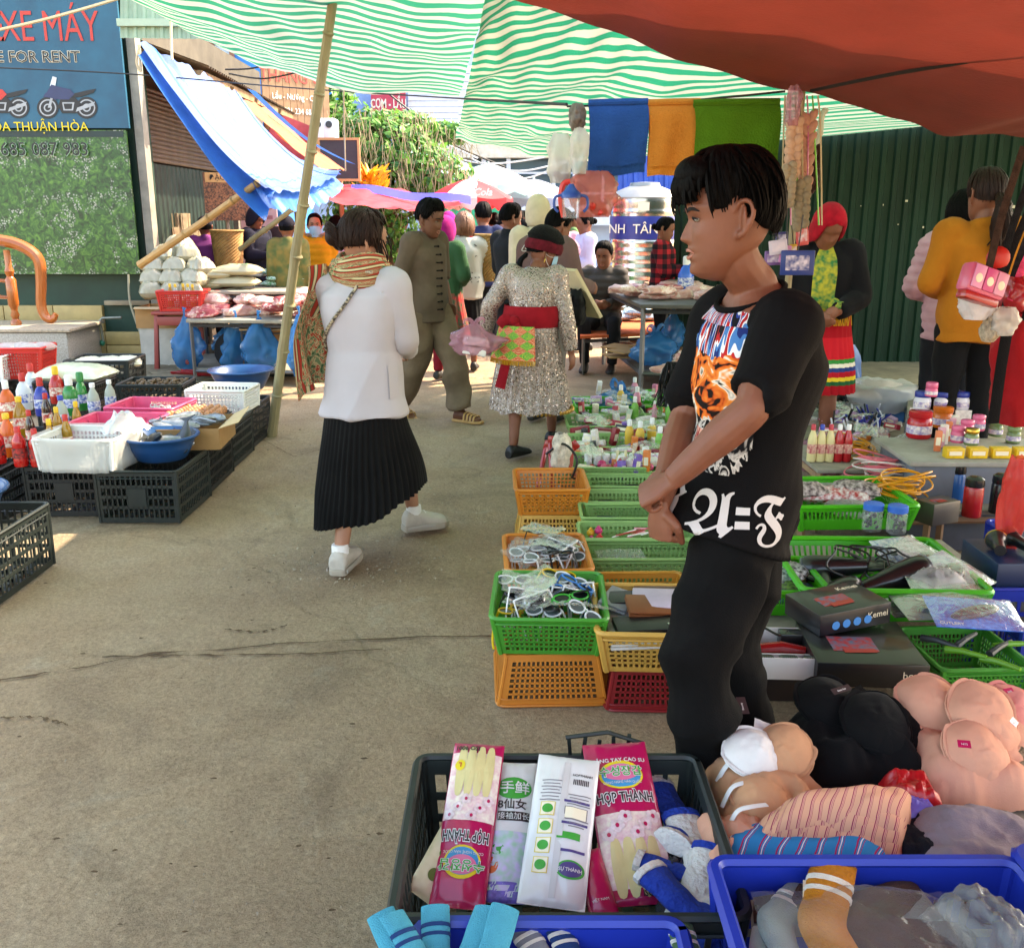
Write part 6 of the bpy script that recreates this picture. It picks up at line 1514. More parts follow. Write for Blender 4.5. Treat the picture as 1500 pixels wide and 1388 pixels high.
def pbg_(label,loc,size,mt,rz=0,seed=0,name='noodle_bag',cat='bag',group=None,cr=.12,lab=None,tilt=0.):
 """full clear bag lying down"""
 o=emp_(name,loc,rz,label,cat,group);sx,sy,sz=size
 if tilt:o.rotation_euler=(0,tilt,rz)
 def f(u,v_,top):
  x,y=2*u-1,2*v_-1;q=max(0,(1-abs(x)**3.2))*max(0,(1-abs(y)**3.0));b=q**.55
  b*=1+cr*noise.noise(V((x*2.6+seed,y*2.6,seed)))+cr*.7*noise.noise(V((x*7+seed,y*7,2)))
  k=1+.06*noise.noise(V((x*3,y*3,seed+5)))
  return V((x*sx/2*k,y*sy/2*k,sz*.38+(sz*.62*b if top else-sz*.38*b)))
 e=MB();e.grid(lambda u,v_:f(u,v_,True),22,16,uv=False);e.grid(lambda u,v_:f(1-u,v_,False),22,16,uv=False);e.build('bag',mt,o,smooth=True,angle=180)
 if lab:
  e=MB();e.grid(lambda u,v_:f(.3+.4*u,.3+.4*v_,True)+V((0,0,.002)),10,8,uv=False);e.build('label',lab,o,smooth=True)
 return o
BT={}
def btl_(kind,label,loc,liquid,cap,group=None,s=1.,lab=None,rz=0.):
 k=(kind,liquid.name,cap.name,lab.name if lab else '')
 if k in BT:return dup(BT[k],loc,rz,label,group,scale=s)
 o=emp_('bottle',loc,rz,label,'bottle',group);o.scale=(s,s,s)
 P={'sauce':([(.034,0),(.037,.01),(.037,.04),(.031,.065),(.033,.09),(.036,.12),(.034,.145),(.018,.17),(.016,.185)],(.016,.185,.03)),'oil':([(.036,0),(.039,.01),(.039,.12),(.034,.155),(.018,.19),(.014,.2),(.014,.215)],(.018,.21,.026)),'slim':([(.026,0),(.028,.008),(.028,.13),(.022,.16),(.012,.19),(.012,.2)],(.014,.198,.03)),'soap':([(.040,0),(.045,.012),(.046,.10),(.043,.15),(.03,.18),(.018,.19),(.018,.2)],(.024,.198,.06)),'jug':([(.048,0),(.052,.01),(.052,.14),(.03,.19),(.02,.20),(.02,.215)],(.022,.213,.055))}[kind]
 MB().lathe(P[0],18,sy=.8 if kind in('soap','jug')else 1).build('body',liquid,o,smooth=True,angle=50)
 r,z,h=P[1];MB().lathe([(r,z-.004),(r,z+h*.85),(r*.8,z+h)],14).build('cap',cap,o,smooth=True,angle=50)
 if lab:R0=P[0][2][0]+.0012;MB().lathe([(R0,P[0][-1][1]*.26),(R0*.985 if kind=='sauce' else R0,P[0][-1][1]*.55)],18,cap=False,sy=.8 if kind in('soap','jug')else 1).build('label',lab,o,smooth=True)
 BT[k]=o;return o
LAB=lambda c,c2:mat('label_'+c+c2,c,rough=.5,var=.8,col2=c2,scale=55,detail=1)
# ------------------------------------------------------------------ left stall: base crates
def crow(label,px_,py_,w,d,h,rz=0.,mt=C_BLK,**k):
 p=on(px_,py_);return crt_(label,(p.x,p.y,0),rz,w,d,h,mt,nx=14,ny=4,fr=.3,rim=.009,taper=.985,mar=(.06,.06,.10,.10),plate=True,**k)
A_=on(80,826);B_2=on(-8,892);dv=(A_-B_2);ang=atan2(dv.y,dv.x)-pi/2
c_=(A_+B_2)/2+V((-.21*cos(ang),-.21*sin(ang),0));zc1=.28
crt_('black crate standing apart under the blue basin of white fish',(c_.x,c_.y,0),ang,.42,.56,.29,C_BLK,nx=11,ny=4,fr=.3,rim=.009,taper=.985,mar=(.06,.06,.10,.10),plate=True)
zb=.285
f2=on(207,765);row_labels=['front black crate carrying the blue fish basin','black crate under the cardboard fish box','black crate under the white basket edge','rear black crate below the blue basin']
yy=f2.y+.25;xx=f2.x
for i,lb in enumerate(row_labels):
 crt_(lb,(xx-.02*i,yy,0),jit(.03),.43,.52,.28,C_BLK if i%2==0 else C_BLK2,nx=14,ny=4,fr=.3,rim=.009,taper=.985,mar=(.06,.06,.10,.10),plate=True);yy+=.555
f1=on(97,757)
for i in range(3):
 crt_(['black crate under the plastic-lined white basket','black crate under the pink trays','black crate under the snail crate'][i],(f1.x-.05*i,f1.y+.27+.56*i,0),jit(.02),.42,.52,.28,C_BLK2,nx=14,ny=4,fr=.3,rim=.009,taper=.985,mar=(.06,.06,.10,.10),plate=True)
for i in range(2):
 crt_(['black crate under the sauce bottles','black crate behind the sauce bottles'][i],(f1.x-.50-.04*i,f1.y+.15+.56*i,0),jit(.02),.42,.52,.28,C_BLK2,nx=14,ny=4,fr=.3,rim=.009,taper=.985,mar=(.06,.06,.10,.10),plate=True)
FISHM=mat('fish_silver','#b4b8bc',rough=.25,var=.5,col2='#6a7076',scale=7,metal=.25);FIND=mat('fish_dark','#26292c',rough=.35,var=.4,scale=12)
FISH={}
def fish(label,loc,rz,L_=.26,mt=FISHM,roll=0.,pitch=0.,group='fish in the cardboard box',whisk=False):
 if mt.name in FISH:
  return dup(FISH[mt.name],loc,None,label,group,rot=(roll,pitch,rz),scale=L_/.26)
 o=emp_('fish',loc,0,label,'fish',group);o.rotation_euler=(roll,pitch,rz);R=[]
 for t,hy,wx in((0,.006,.006),(.05,.02,.015),(.15,.034,.022),(.35,.042,.026),(.55,.036,.021),(.75,.020,.012),(.88,.011,.006),(.93,.013,.004)):
  R.append([V((t*.26-.13,wx*cos(2*pi*j/12),.03+hy*sin(2*pi*j/12)))for j in range(12)])
 MB().rings(R).build('body',mt,o,smooth=True)
 MB().poly([(.105,0,.03),(.15,0,.075),(.142,0,.03),(.15,0,-.012)],(0,.003,0)).build('tail_fin',FIND,o)
 MB().poly([(-.04,0,.07),(.01,0,.092),(.05,0,.062)],(0,.003,0)).build('dorsal_fin',FIND,o)
 for s in(-1,1):MB().ell((-.105,s*.017,.036),(.005,.003,.005),8,6).build('eye',EYED,o)
 FISH[mt.name]=o;return o
pb=on(219,683,zb);basin('blue basin with two dark catfish on the front crate',(pb.x,pb.y+.19,zb),.20,.13,C_BLUE)
c0=V((pb.x,pb.y+.19,zb))
fish('dark catfish head-up in the blue basin',c0+V((-.09,.0,.07)),RAD(150),.30,FIND,RAD(60),RAD(25),'catfish in the blue basin');fish('silvery catfish lying across the blue basin',c0+V((.05,-.02,.085)),RAD(190),.36,FISHM,RAD(70),RAD(-10),'catfish in the blue basin')
fish('dark catfish head-up in the blue basin',c0+V((.08,.06,.10)),RAD(100),.28,FIND,RAD(75),RAD(-30),'catfish in the blue basin')
card=mat('cardboard','#a67f52',rough=.85,var=.15,scale=6);cardin=mat('cardboard_pale','#c9ad84',rough=.85,var=.12)
def carton(label,loc,rz,w,d,h,flaps=('R',),cat='box',name='cardboard_box',closed=False):
 o=emp_(name,loc,rz,label,cat)
 for c,s in(((0,-d/2,h/2),(w,.005,h)),((0,d/2,h/2),(w,.005,h)),((-w/2,0,h/2),(.005,d-.01,h)),((w/2,0,h/2),(.005,d-.01,h))):MB().box(c,s).build('side',card,o)
 MB().box((0,0,.004),(w-.012,d-.012,.004)).build('base',card,o)
 if 'R' in flaps:MB().poly([(w/2+.001,-d/2,h),(w/2+.11,-d/2+.02,h+.03),(w/2+.10,d/2-.02,h+.05),(w/2+.001,d/2,h)],(0,0,.004)).build('flap',cardin,o)
 if 'F' in flaps:MB().poly([(-w/2,-d/2-.001,h),(w/2,-d/2-.001,h),(w/2-.02,-d/2-.10,h-.02),(-w/2+.02,-d/2-.09,h-.01)],(0,0,.004)).build('flap',cardin,o)
 if closed:MB().box((0,0,h+.001),(w,d,.004)).build('top',card,o)
 return o
pf=on(262,660,zb);fb_=(pf.x,pf.y+.22,zb);carton('open cardboard box full of silver fish',fb_,RAD(4),.42,.42,.12)
for k in range(14):
 fish('silver grey fish heaped in the cardboard box',(fb_[0]-.13+.05*(k%6)+jit(.02),fb_[1]-.14+.10*(k//4)+jit(.03),fb_[2]+.10+.012*(k%3)),RAD(rnd.choice((20,200,160,340)))+jit(.3),rnd.uniform(.22,.27),FISHM,RAD(80)+jit(.3),jit(.12))
EGGB=mat('egg_brown','#b98058',rough=.5,hue=.12,var=.08);EGGW=mat('egg_white','#d9d0c0',rough=.5,hue=.05)
pe=on(286,612,.36);tray=emp_('egg_tray',(pe.x-.02,pe.y+.12,.34),RAD(3),'dark pulp egg tray filled with brown eggs','egg tray')
e=MB();
for i in range(7):
 for j in range(6):e.lathe([(.0236,0),(.020,.018),(.0225,.02)],8,(-.145+.048*i,-.12+.048*j,0))
e.box((0,0,.004),(.35,.30,.008));e.build('pulp',mat('egg_pulp','#3b3a3c',rough=.95,var=.2),tray)
carton('flat cardboard box carrying the egg tray',(pe.x-.02,pe.y+.12,zb),RAD(3),.34,.3,.05,(),closed=True)
eg=None;eo=V(tray.location)
for i in range(7):
 for j in range(6):
  if rnd.random()<.10:continue
  wht=i>4 and j>2
  q=eo+V((-.145+.048*i,-.12+.048*j,.034))
  if eg is None:eg=MB().lathe([(.002,-.028),(.012,-.025),(.0185,-.014),(.0205,0),(.018,.014),(.012,.023),(.004,.028)],12).build('egg',EGGB,None,smooth=True);tag(eg,'brown egg standing in the dark pulp tray','egg','eggs in the tray');eg.location=q;t_=eg
  else:t_=eg.copy();COL.objects.link(t_);t_.location=q;t_.rotation_euler=(jit(.2),jit(.2),jit(3))
pw=on(318,606,zb);crt_('white perforated basket beside the eggs',(pw.x,pw.y+.17,zb),RAD(-4),.40,.32,.15,C_WHT,nx=14,ny=5,fr=.45,rim=.010,taper=.95,cat='basket',name='plastic_basket')
pq=on(335,582,zb);basin('empty blue basin behind the white basket',(pq.x,pq.y+.36,zb),.24,.15,C_BLUE)
pp_=on(205,628,zb);crt_('pink tray with small bags beside the egg tray',(pp_.x,pp_.y+.22,zb),RAD(-6),.44,.36,.12,C_PINK,nx=16,ny=3,fr=.6,rim=.010,taper=.93,cat='tray',name='plastic_tray',mar=(.3,.3,.2,.2))
pp2=on(160,652,zb);crt_('pink tray behind the plastic-lined basket',(pp2.x,pp2.y+.16,zb),RAD(-5),.46,.36,.12,C_PINK,nx=16,ny=3,fr=.6,rim=.010,taper=.93,cat='tray',name='plastic_tray',mar=(.3,.3,.2,.2))
clearf=film('clear_film','#ffffff',.22,.1,26);milky=film('milky_film','#f2f2ee',.55,.2,22)
for k in range(9):
 fbg_('small_bag','small knotted clear bag in the pink tray',(pp_.x+.02+.04*(k%4)+jit(.01),pp_.y+.12+.07*(k//4)+jit(.02),zb+.03),(.07,.06,.07),milky,k,group='small bags in the pink tray',n=14,m=9)
pl_=on(112,690,zb);crt_('white basket lined with a clear plastic sheet',(pl_.x,pl_.y+.18,zb),RAD(-4),.42,.34,.16,C_WHT,nx=16,ny=5,fr=.45,rim=.010,taper=.93,cat='basket',name='plastic_basket')
def wrapfn(u,v_):
 a=2*pi*u;x=.235*math.copysign(abs(cos(a))**.45,cos(a));y=.195*math.copysign(abs(sin(a))**.45,sin(a));z=lp_(-.01,.175,v_)
 k=1-.06*(1-v_)+.04*noise.noise(V((cos(a)*3,sin(a)*3,v_*2)))+.03*sin(a*17)*(1-v_)
 return V((x*k,y*k,z))
e=MB();e.grid(wrapfn,80,14,uv=False)
e.grid(lambda u,v_:V((.06+.20*u+.03*noise.noise(V((u*5,v_*4,1))),-.02+.22*v_,.165+.10*sin(pi*u)*sin(pi*v_)+.05*noise.noise(V((u*6,v_*6,3))))),20,16,uv=False)
o=e.build('plastic_liner',milky,None,smooth=True,angle=180);o.location=(pl_.x,pl_.y+.18,zb);o.rotation_euler=(0,0,RAD(-4));tag(o,'crumpled clear plastic sheet wrapped round the white basket','plastic sheet')
ps_=on(215,588,zb);crt_('shallow black crate of brown snails',(ps_.x,ps_.y+.22,zb),RAD(2),.46,.36,.11,C_BLK,nx=12,ny=2,fr=.34,rim=.009,taper=.95)
e=MB();r_=random.Random(8)
for k in range(170):
 c=V((r_.uniform(-.19,.19),r_.uniform(-.14,.14),.06+.05*r_.random()));s_=r_.uniform(.011,.017)
 e.ell(c,(s_,s_*.9,s_*1.1),8,6,rot=(r_.uniform(0,3),r_.uniform(0,3),0));e.ell(c+V((s_*.7,0,s_*.4)),s_*.6,6,5)
o=e.build('snails',mat('snail_shell','#6a5238',rough=.5,var=.5,scale=30),None,smooth=True);o.location=(ps_.x,ps_.y+.22,zb);tag(o,'heap of brown snails in the shallow crate','snails',kind='stuff')
pn=on(140,566,zb);crt_('black crate holding white noodle bags',(pn.x-.03,pn.y+.30,zb),RAD(2),.50,.40,.18,C_BLK,nx=12,ny=3,fr=.32,rim=.010,taper=.96)
NOOD=mat('noodle_white','#d9d6c2',rough=.5,var=.15,scale=18,stretch=(.2,3,1),bump=.25,bscale=30,coat=.5)
for k in range(3):pbg_('clear bag of white noodles in the black crate',(pn.x-.15+.14*k,pn.y+.28+.03*k,zb+.10),(.22,.24,.09),NOOD,RAD(10*k),k,group='noodle bags in the black crate')
pn2=on(95,590,zb);crt_('low black crate under a clear bag of noodles',(pn2.x,pn2.y+.2,zb),RAD(-2),.44,.36,.14,C_BLK2,nx=12,ny=3,fr=.32,rim=.010,taper=.96)
pbg_('large clear bag of pale green noodles',(pn2.x+.01,pn2.y+.2,zb+.12),(.48,.36,.13),mat('noodle_pale','#cfd3b4',rough=.4,var=.15,scale=12,bump=.25,bscale=20,coat=.6),RAD(-6),9)
pr_=on(28,548,zb+.05);crt_('red perforated basket of bagged goods beside the landing',(pr_.x-.05,pr_.y+.2,zb),RAD(6),.42,.34,.25,C_RED,nx=16,ny=7,fr=.45,rim=.012,taper=.85,cat='basket',name='plastic_basket')
for k in range(4):pbg_('clear bag of goods in the red basket',(pr_.x-.15+.09*k,pr_.y+.16+.05*(k%2),zb+.21),(.16,.16,.07),milky,k,20+k,group='bags in the red basket')
pr2=on(-4,560,zb);crt_('white crate edge beside the red basket',(pr2.x-.16,pr2.y+.15,zb),RAD(4),.40,.3,.2,C_WHT,nx=9,ny=6,fr=.4,rim=.010,taper=.95)
for k,(x_,y_)in enumerate(((pr_.x-.05,pr_.y+.2),(pr2.x-.16,pr2.y+.15),(pn.x-.03,pn.y+.30),(pn2.x,pn2.y+.2))):
 crt_(['black crate directly under the red basket','black crate directly under the white crate edge','black crate directly under the noodle crate','black crate directly under the bag of green noodles'][k],(x_,y_,0),0,.43,.36,.283,C_BLK2,nx=14,ny=4,fr=.3,rim=.009,taper=.985,mar=(.06,.06,.10,.10))
basin('blue basin holding a white fish slab on the lone crate',(c_.x-.06,c_.y-.02,.295),.23,.14,C_BLUE)
pbg_('pale fish slab in the near blue basin',(c_.x-.05,c_.y-.02,.345),(.30,.24,.13),mat('fish_white','#d9d2c8',rough=.35,var=.12),RAD(30),31,name='fish_slab',cat='fish')
cap_r,cap_y,cap_g,cap_b,cap_w=(pls_('cap_'+n_,c)for n_,c in(('red','#c0201c'),('yellow','#e2b81a'),('green','#17803c'),('blue','#1c3fa8'),('white','#e6e6e6')))
liq_red=pls_('sauce_red','#b81a16',rough=.25,coat=.4);liq_y=mat('oil_yellow','#b98a24',rough=.12,var=.15,trans=.3,coat=.5);liq_br=mat('soy_brown','#2e150c',rough=.12,coat=.5);liq_cl=mat('clear_liquid','#c9cfc4',rough=.1,trans=.45,coat=.5);liq_gr=mat('soap_green','#2f9a4a',rough=.15,trans=.3,coat=.5);liq_bl=pls_('soap_blue','#2c3c9c',rough=.2);liq_or=pls_('sauce_orange','#d8601c',rough=.25)
lb_r,lb_k,lb_b=LAB('#c8332a','#f0e8d8'),LAB('#1a1a1c','#c0302a'),LAB('#e8e8ea','#3a5ab0')
bl=[(6,678,'sauce',liq_red,cap_g,lb_k,'red chili sauce bottle with a green cap'),(38,682,'sauce',liq_red,cap_r,lb_k,'red chili sauce bottle with a black label'),(62,682,'sauce',liq_red,cap_r,lb_k,'red chili sauce bottle with a black label'),(22,668,'oil',liq_or,cap_y,lb_r,'orange sauce bottle with yellow cap'),(84,672,'slim',liq_y,cap_y,lb_b,'yellow fish sauce bottle with yellow cap'),(54,655,'slim',liq_br,cap_r,lb_r,'dark soy bottle with red cap'),(108,668,'slim',liq_y,cap_r,lb_r,'yellow sauce bottle with red cap'),(94,650,'slim',liq_y,cap_y,lb_r,'yellow fish sauce bottle with yellow cap'),(40,640,'oil',liq_y,cap_y,lb_r,'cooking oil bottle with yellow cap'),(100,632,'oil',liq_cl,cap_b,lb_b,'clear vinegar bottle with blue cap'),(78,630,'slim',liq_br,cap_r,lb_r,'dark soy bottle with red cap'),(122,640,'slim',liq_y,cap_y,lb_b,'yellow fish sauce bottle with yellow cap'),(4,645,'jug',liq_or,cap_r,lb_r,'orange detergent jug with red cap'),(20,612,'jug',liq_or,cap_w,lb_r,'orange detergent jug with white cap'),(70,608,'jug',liq_bl,cap_r,lb_b,'blue detergent jug with red cap'),(44,600,'jug',pls_('jug_white','#cdd4dc'),cap_r,lb_b,'white detergent jug with red cap'),(112,608,'soap',liq_gr,cap_w,lb_b,'green dish soap bottle with white cap'),(128,600,'soap',liq_gr,cap_g,lb_b,'green dish soap bottle with green cap'),(146,612,'oil',liq_cl,cap_w,lb_b,'clear vinegar bottle with white cap'),(170,603,'oil',liq_cl,cap_w,lb_b,'clear vinegar bottle with white cap'),(92,590,'jug',liq_red,cap_y,lb_r,'red detergent jug with yellow cap'),(56,585,'jug',pls_('jug_white','#cdd4dc'),cap_r,lb_b,'white detergent jug with red cap')]
for(bx,by,kd,lq,cp,lb2,nm)in bl:
 p=on(bx-6,by,zb);btl_(kd,nm+' on the black crates',(p.x,p.y,zb),lq,cp,'bottles on the left stall' if False else 'sauce and soap bottles',rnd.uniform(.92,1.05),lb2,rnd.uniform(0,6))
# ------------------------------------------------------------------ meat tables
def meat_mat(name,a,b,fat):
 m=bpy.data.materials.new(name);m.use_nodes=True;n=m.node_tree.nodes;L=m.node_tree.links;bs_=n['Principled BSDF'];tc=n.new('ShaderNodeTexCoord')
 c=Nr(n,L,Nn(n,L,tc.outputs['Object'],9,5,1.2,(1,2.2,1.5)),[(.3,a),(.5,b),(.58,fat),(.7,a)]);L.new(c,bs_.inputs['Base Color']);bs_.inputs['Roughness'].default_value=.32;bs_.inputs['Subsurface Weight'].default_value=.1;return m
MEAT=meat_mat('pork_red','#8c2a30','#b5585a','#e0b8ac');MEAT2=meat_mat('pork_pale','#c98a80','#d8a89c','#ecd6c8');MEAT3=meat_mat('offal_dark','#5a1418','#7c2428','#a8565a')
def meat(label,loc,size,rz,seed,mt,group,name='meat_cut',cat='meat'):
 e=MB();sx,sy,sz=size;n,m=20,14;R=[]
 for j in range(m+1):
  t=max(.06,min(pi-.06,pi*j/m));ring=[]
  for i in range(n):
   a=2*pi*i/n;d=V((cos(t),sin(t)*cos(a),sin(t)*sin(a)));k=1+.35*noise.noise(d*1.6+V((seed,0,0)))+.15*noise.noise(d*4+V((0,seed,0)))
   p=V((d.x*sx/2*k,d.y*sy/2*k,d.z*sz/2*k));p.z=max(p.z,-sz*.3);ring.append(p+V((0,0,sz*.3)))
  R.append(ring)
 e.rings(R);o=e.build(name,mt,None,smooth=True,angle=180);o.location=loc;o.rotation_euler=(0,0,rz);tag(o,label,cat,group);return o
def trs_(name,label,P,z,mt_top,mt_leg,shelf=None,th=.03,legs=True,cat='table',legr=.018):
 """table from four top corners (world xy), height z"""
 c=sum((V((p[0],p[1],0))for p in P),V((0,0,0)))/4;o=emp_(name,(c.x,c.y,0),0,label,cat)
 q=[V((p[0]-c.x,p[1]-c.y,z-th))for p in P];MB().poly(q,(0,0,th)).build('tabletop',mt_top,o,bevel=.004)
 for i in range(4):
  p=q[i]*.94;p.z=0;p2=V((p.x,p.y,z-th))
  MB().tube([p,p2],legr,4).build('leg',mt_leg,o)
  j=(i+1)%4;a=q[i]*.94;b=q[j]*.94;a.z=b.z=z-th-.03;MB().tube([a,b],legr*.9,4).build('apron_rail',mt_leg,o)
  if shelf:a=a.copy();b=b.copy();a.z=b.z=shelf;MB().tube([a,b],legr*.8,4).build('lower_rail',mt_leg,o)
 if shelf:MB().poly([V((p.x*.93,p.y*.93,shelf+.01))for p in q],(0,0,.012)).build('shelf',mt_top,o)
 return o
greyw=mat('table_board','#8f887a',rough=.8,var=.3,scale=6);steelg=mat('steel_leg','#6e6f70',rough=.45,metal=.7,var=.2)
zt1=.62
P=[on(272,468,zt1),on(455,470,zt1),on(470,440,zt1),on(300,440,zt1)]
trs_('meat_table','wooden butcher table heaped with pork beside the bamboo pole',P,zt1,greyw,steelg,.12)
zt2=.52;cc=on(405,490,zt2);
P=[on(350,482,zt2),on(452,482,zt2),on(452,466,zt2),on(352,466,zt2)]
trs_('low_table','small low table with chicken pieces in front of the butcher table',P,zt2,mat('board_tan','#a98f6a',rough=.8,var=.2),steelg,None,.015,legr=.01)
for k in range(30):
 p=on(rnd.uniform(296,455),rnd.uniform(438,466),zt1);meat('raw pork cut heaped on the butcher table',(p.x,p.y,zt1+(.11 if k>20 else .055 if k>12 else 0)),(rnd.uniform(.28,.48),rnd.uniform(.18,.28),rnd.uniform(.09,.14)),rnd.uniform(0,pi),k*1.3,rnd.choice((MEAT,MEAT,MEAT2,MEAT3)),'pork cuts on the butcher table')
for k in range(7):
 p=on(rnd.uniform(362,442),rnd.uniform(468,478),zt2);meat('pale chicken piece on the low table',(p.x,p.y,zt2),(rnd.uniform(.18,.26),.13,.08),rnd.uniform(0,pi),k+40,MEAT2,'chicken pieces on the low table')
stl=on(255,455,.62);st=emp_('plastic_stool',(stl.x,stl.y+.1,0),0,'tall brick red plastic stool under the red basket','stool')
rb=pls_('stool_red','#8f3a34',rough=.5)
MB().box((0,0,.60),(.42,.40,.035)).build('seat',rb,st,bevel=.012)
for sx in(-1,1):
 for sy in(-1,1):MB().box((sx*.185,sy*.17,.295),(.05,.05,.59),(sy*.04,-sx*.06,0),taper=.8).build('leg',rb,st,bevel=.008)
 MB().box((sx*.185,0,.52),(.02,.32,.09)).build('skirt_panel',rb,st,bevel=.005)
for sy in(-1,1):MB().box((0,sy*.17,.52),(.34,.02,.09)).build('skirt_panel',rb,st,bevel=.005)
crt_('red basket of bottles on the stool beside the pork',(stl.x+.08,stl.y+.1,.62),RAD(3),.46,.34,.20,C_RED,nx=18,ny=7,fr=.4,rim=.012,taper=.88,cat='basket',name='plastic_basket')
for k in range(5):btl_('slim','small yellow capped bottle in the red basket',(stl.x-.06+.065*k,stl.y+.08+jit(.05),.66),liq_cl if k%2 else liq_y,cap_y,'bottles in the red basket',1.,lb_r,k)
for k in range(7):
 p=on(300+8*k,435,zt1);btl_('slim','yellow fish sauce bottle at the back of the butcher table',(p.x,p.y+.15,zt1),liq_y,cap_y if k%3 else cap_r,'bottles behind the pork',.9,lb_r,k)
NOODB=mat('glass_noodle','#a8a288',rough=.35,var=.18,scale=12,bump=.35,bscale=22,coat=.6)
pz=carton('cardboard box under the pile of noodle bags',(at(232,440,10.2).x,10.4,.42),0,.5,.45,.22,('F',))
MB().box((0,0,-.21),(.46,.42,.42)).build('stand',mat('block_white','#b8b4aa',rough=.9,var=.2),pz)
k=0
for row,(py,n,x0)in enumerate(((430,3,222),(412,3,228),(394,3,232),(376,2,246),(362,1,268))):
 for i in range(n):
  p=at(x0+i*30+jit(4),py,10.3+.12*row);pbg_('clear round bag of glass noodles piled by the billboard',(p.x,10.3+.10*row,p.z-.06),(.25,.24,.19),NOODB,rnd.uniform(0,3),k,group='glass noodle bags',cr=.2);k+=1
for(bx,by,sx_,lab)in((348,430,.5,None),(345,412,.5,LAB('#e8dcc0','#b83a3a')),(350,395,.5,LAB('#e8dcc0','#4a9a3a')),(318,400,.34,None),(308,415,.3,None)):
 p=at(bx,by,10.6);pbg_('flat bag of dry rice noodles behind the scale' if lab is None else 'flat bag of rice noodles with a %s label'%('red' if '#b83a3a' in lab.name else 'green'),(p.x,10.6,p.z-.06),(sx_,.3,.12),mat('rice_noodle','#b5ac8a',rough=.5,var=.15,scale=30,stretch=(.2,4,1),coat=.4),jit(.1),k,group='rice noodle bags',lab=lab);k+=1
tb2=trs_('goods_table','low display table carrying noodles, rice bags and packets behind the pork',[(at(300,440,10.4).x,10.2),(at(480,440,10.4).x,10.2),(at(480,440,11.6).x,11.6),(at(300,440,11.6).x,11.6)],.80,greyw,steelg)
for kk in range(10):
 p=at(400+7*(kk%5),400,11.0+.2*(kk//5));pbg_('green and white packet on the display table',(p.x,11.0+.2*(kk//5),.80+.06*(kk%3)),(.26,.2,.07),LAB('#d8e4dc','#2f9a5a'),jit(.5),kk,group='packets on the display table')
sc_p=on(357,445,zt1);sc_=emp_('dial_scale',(sc_p.x,sc_p.y+.25,zt1),0,'green market dial scale with white face and metal pan','scale')
grn=pls_('scale_green','#4f7a63',rough=.45)
MB().box((0,.03,.10),(.20,.14,.2),taper=.8).build('housing',grn,sc_,bevel=.015)
d_=MB().lathe([(.11,0),(.115,.01),(.115,.035),(.105,.04)],28).build('dial_ring',grn,sc_,smooth=True,angle=40);d_.rotation_euler=(pi/2,0,0);d_.location=(0,-.03,.14)
d_=MB().lathe([(.102,0),(.102,.004)],28).build('dial_face',mat('dial_white','#e2e4da',rough=.4,var=.03),sc_);d_.rotation_euler=(pi/2,0,0);d_.location=(0,-.071,.14)
MB().poly([(-.010,-.077,.06),(.010,-.077,.06),(.004,-.077,.2),(-.004,-.077,.2)],(0,-.002,0)).build('needle',pls_('needle_red','#b02a24'),sc_)
for k in range(12):
 a=2*pi*k/12;MB().box((.086*sin(a),-.077,.14+.086*cos(a)),(.006,.002,.014),(0,a,0)).build('tick_mark',blackp,sc_)
MB().tube([(0,.02,.2),(0,.02,.28)],.02,8).build('post',grn,sc_)
MB().box((0,.02,.30),(.36,.26,.025)).build('pan',mat('pan_steel','#a9a8a4',rough=.35,metal=.8),sc_,bevel=.008)
bluef=film('blue_film','#3f9ad8',.5,.14,18)
for k,(bx,by,Y,s_,n)in enumerate(((278,540,9.3,(.30,.2,.52),4),(350,540,9.3,(.34,.24,.50),4),(385,543,9.1,(.34,.24,.5),4),(442,550,8.7,(.26,.2,.55),5),(335,520,10.2,(.3,.3,.3),0))):
 p=at(bx,by,Y);fbg_('carrier_bag',['blue carrier bag hanging at the butcher table corner','blue carrier bag under the butcher table','pleated blue carrier bag under the low table','blue carrier bag of dark offal hanging beside the bamboo pole','small blue carrier bag in the shade under the table'][k],(p.x,Y,max(.0,p.z)),s_,bluef,k+3,content=n,cmat=MEAT3,crumple=.34)
p=at(340,530,9.4);h_=MB().lathe([(.16,0),(.19,.02),(.19,.05),(.14,.06),(.09,.07),(.02,.08)],24).build('round_hat',mat('felt_black','#17181a',rough=.8),None,smooth=True);h_.location=(p.x+.02,9.45,.28);h_.rotation_euler=(RAD(80),0,0);tag(h_,'black round hat hung under the butcher table','hat')
p=on(320,540);e=MB();
for k in range(26):e.tube([V((jit(.3),jit(.08),.02)),V((jit(.3),jit(.1),.05)),V((jit(.3),jit(.08),.02))],.015,5)
o=e.build('chili_heap',mat('chili_red','#a01a1c',rough=.4,var=.3),None,smooth=True);o.location=(p.x,9.6,0);tag(o,'heap of red chilies on the ground under the butcher table','chilies',kind='stuff')
crt_('black crate in the shade under the low table',(at(430,540,9.7).x,9.8,0),0,.5,.4,.28,C_BLK,nx=12,ny=4,fr=.3,rim=.009,taper=.985)
carton('cardboard box under the butcher table',(at(395,520,9.9).x,10.0,.2),.1,.4,.3,.25,(),closed=True)
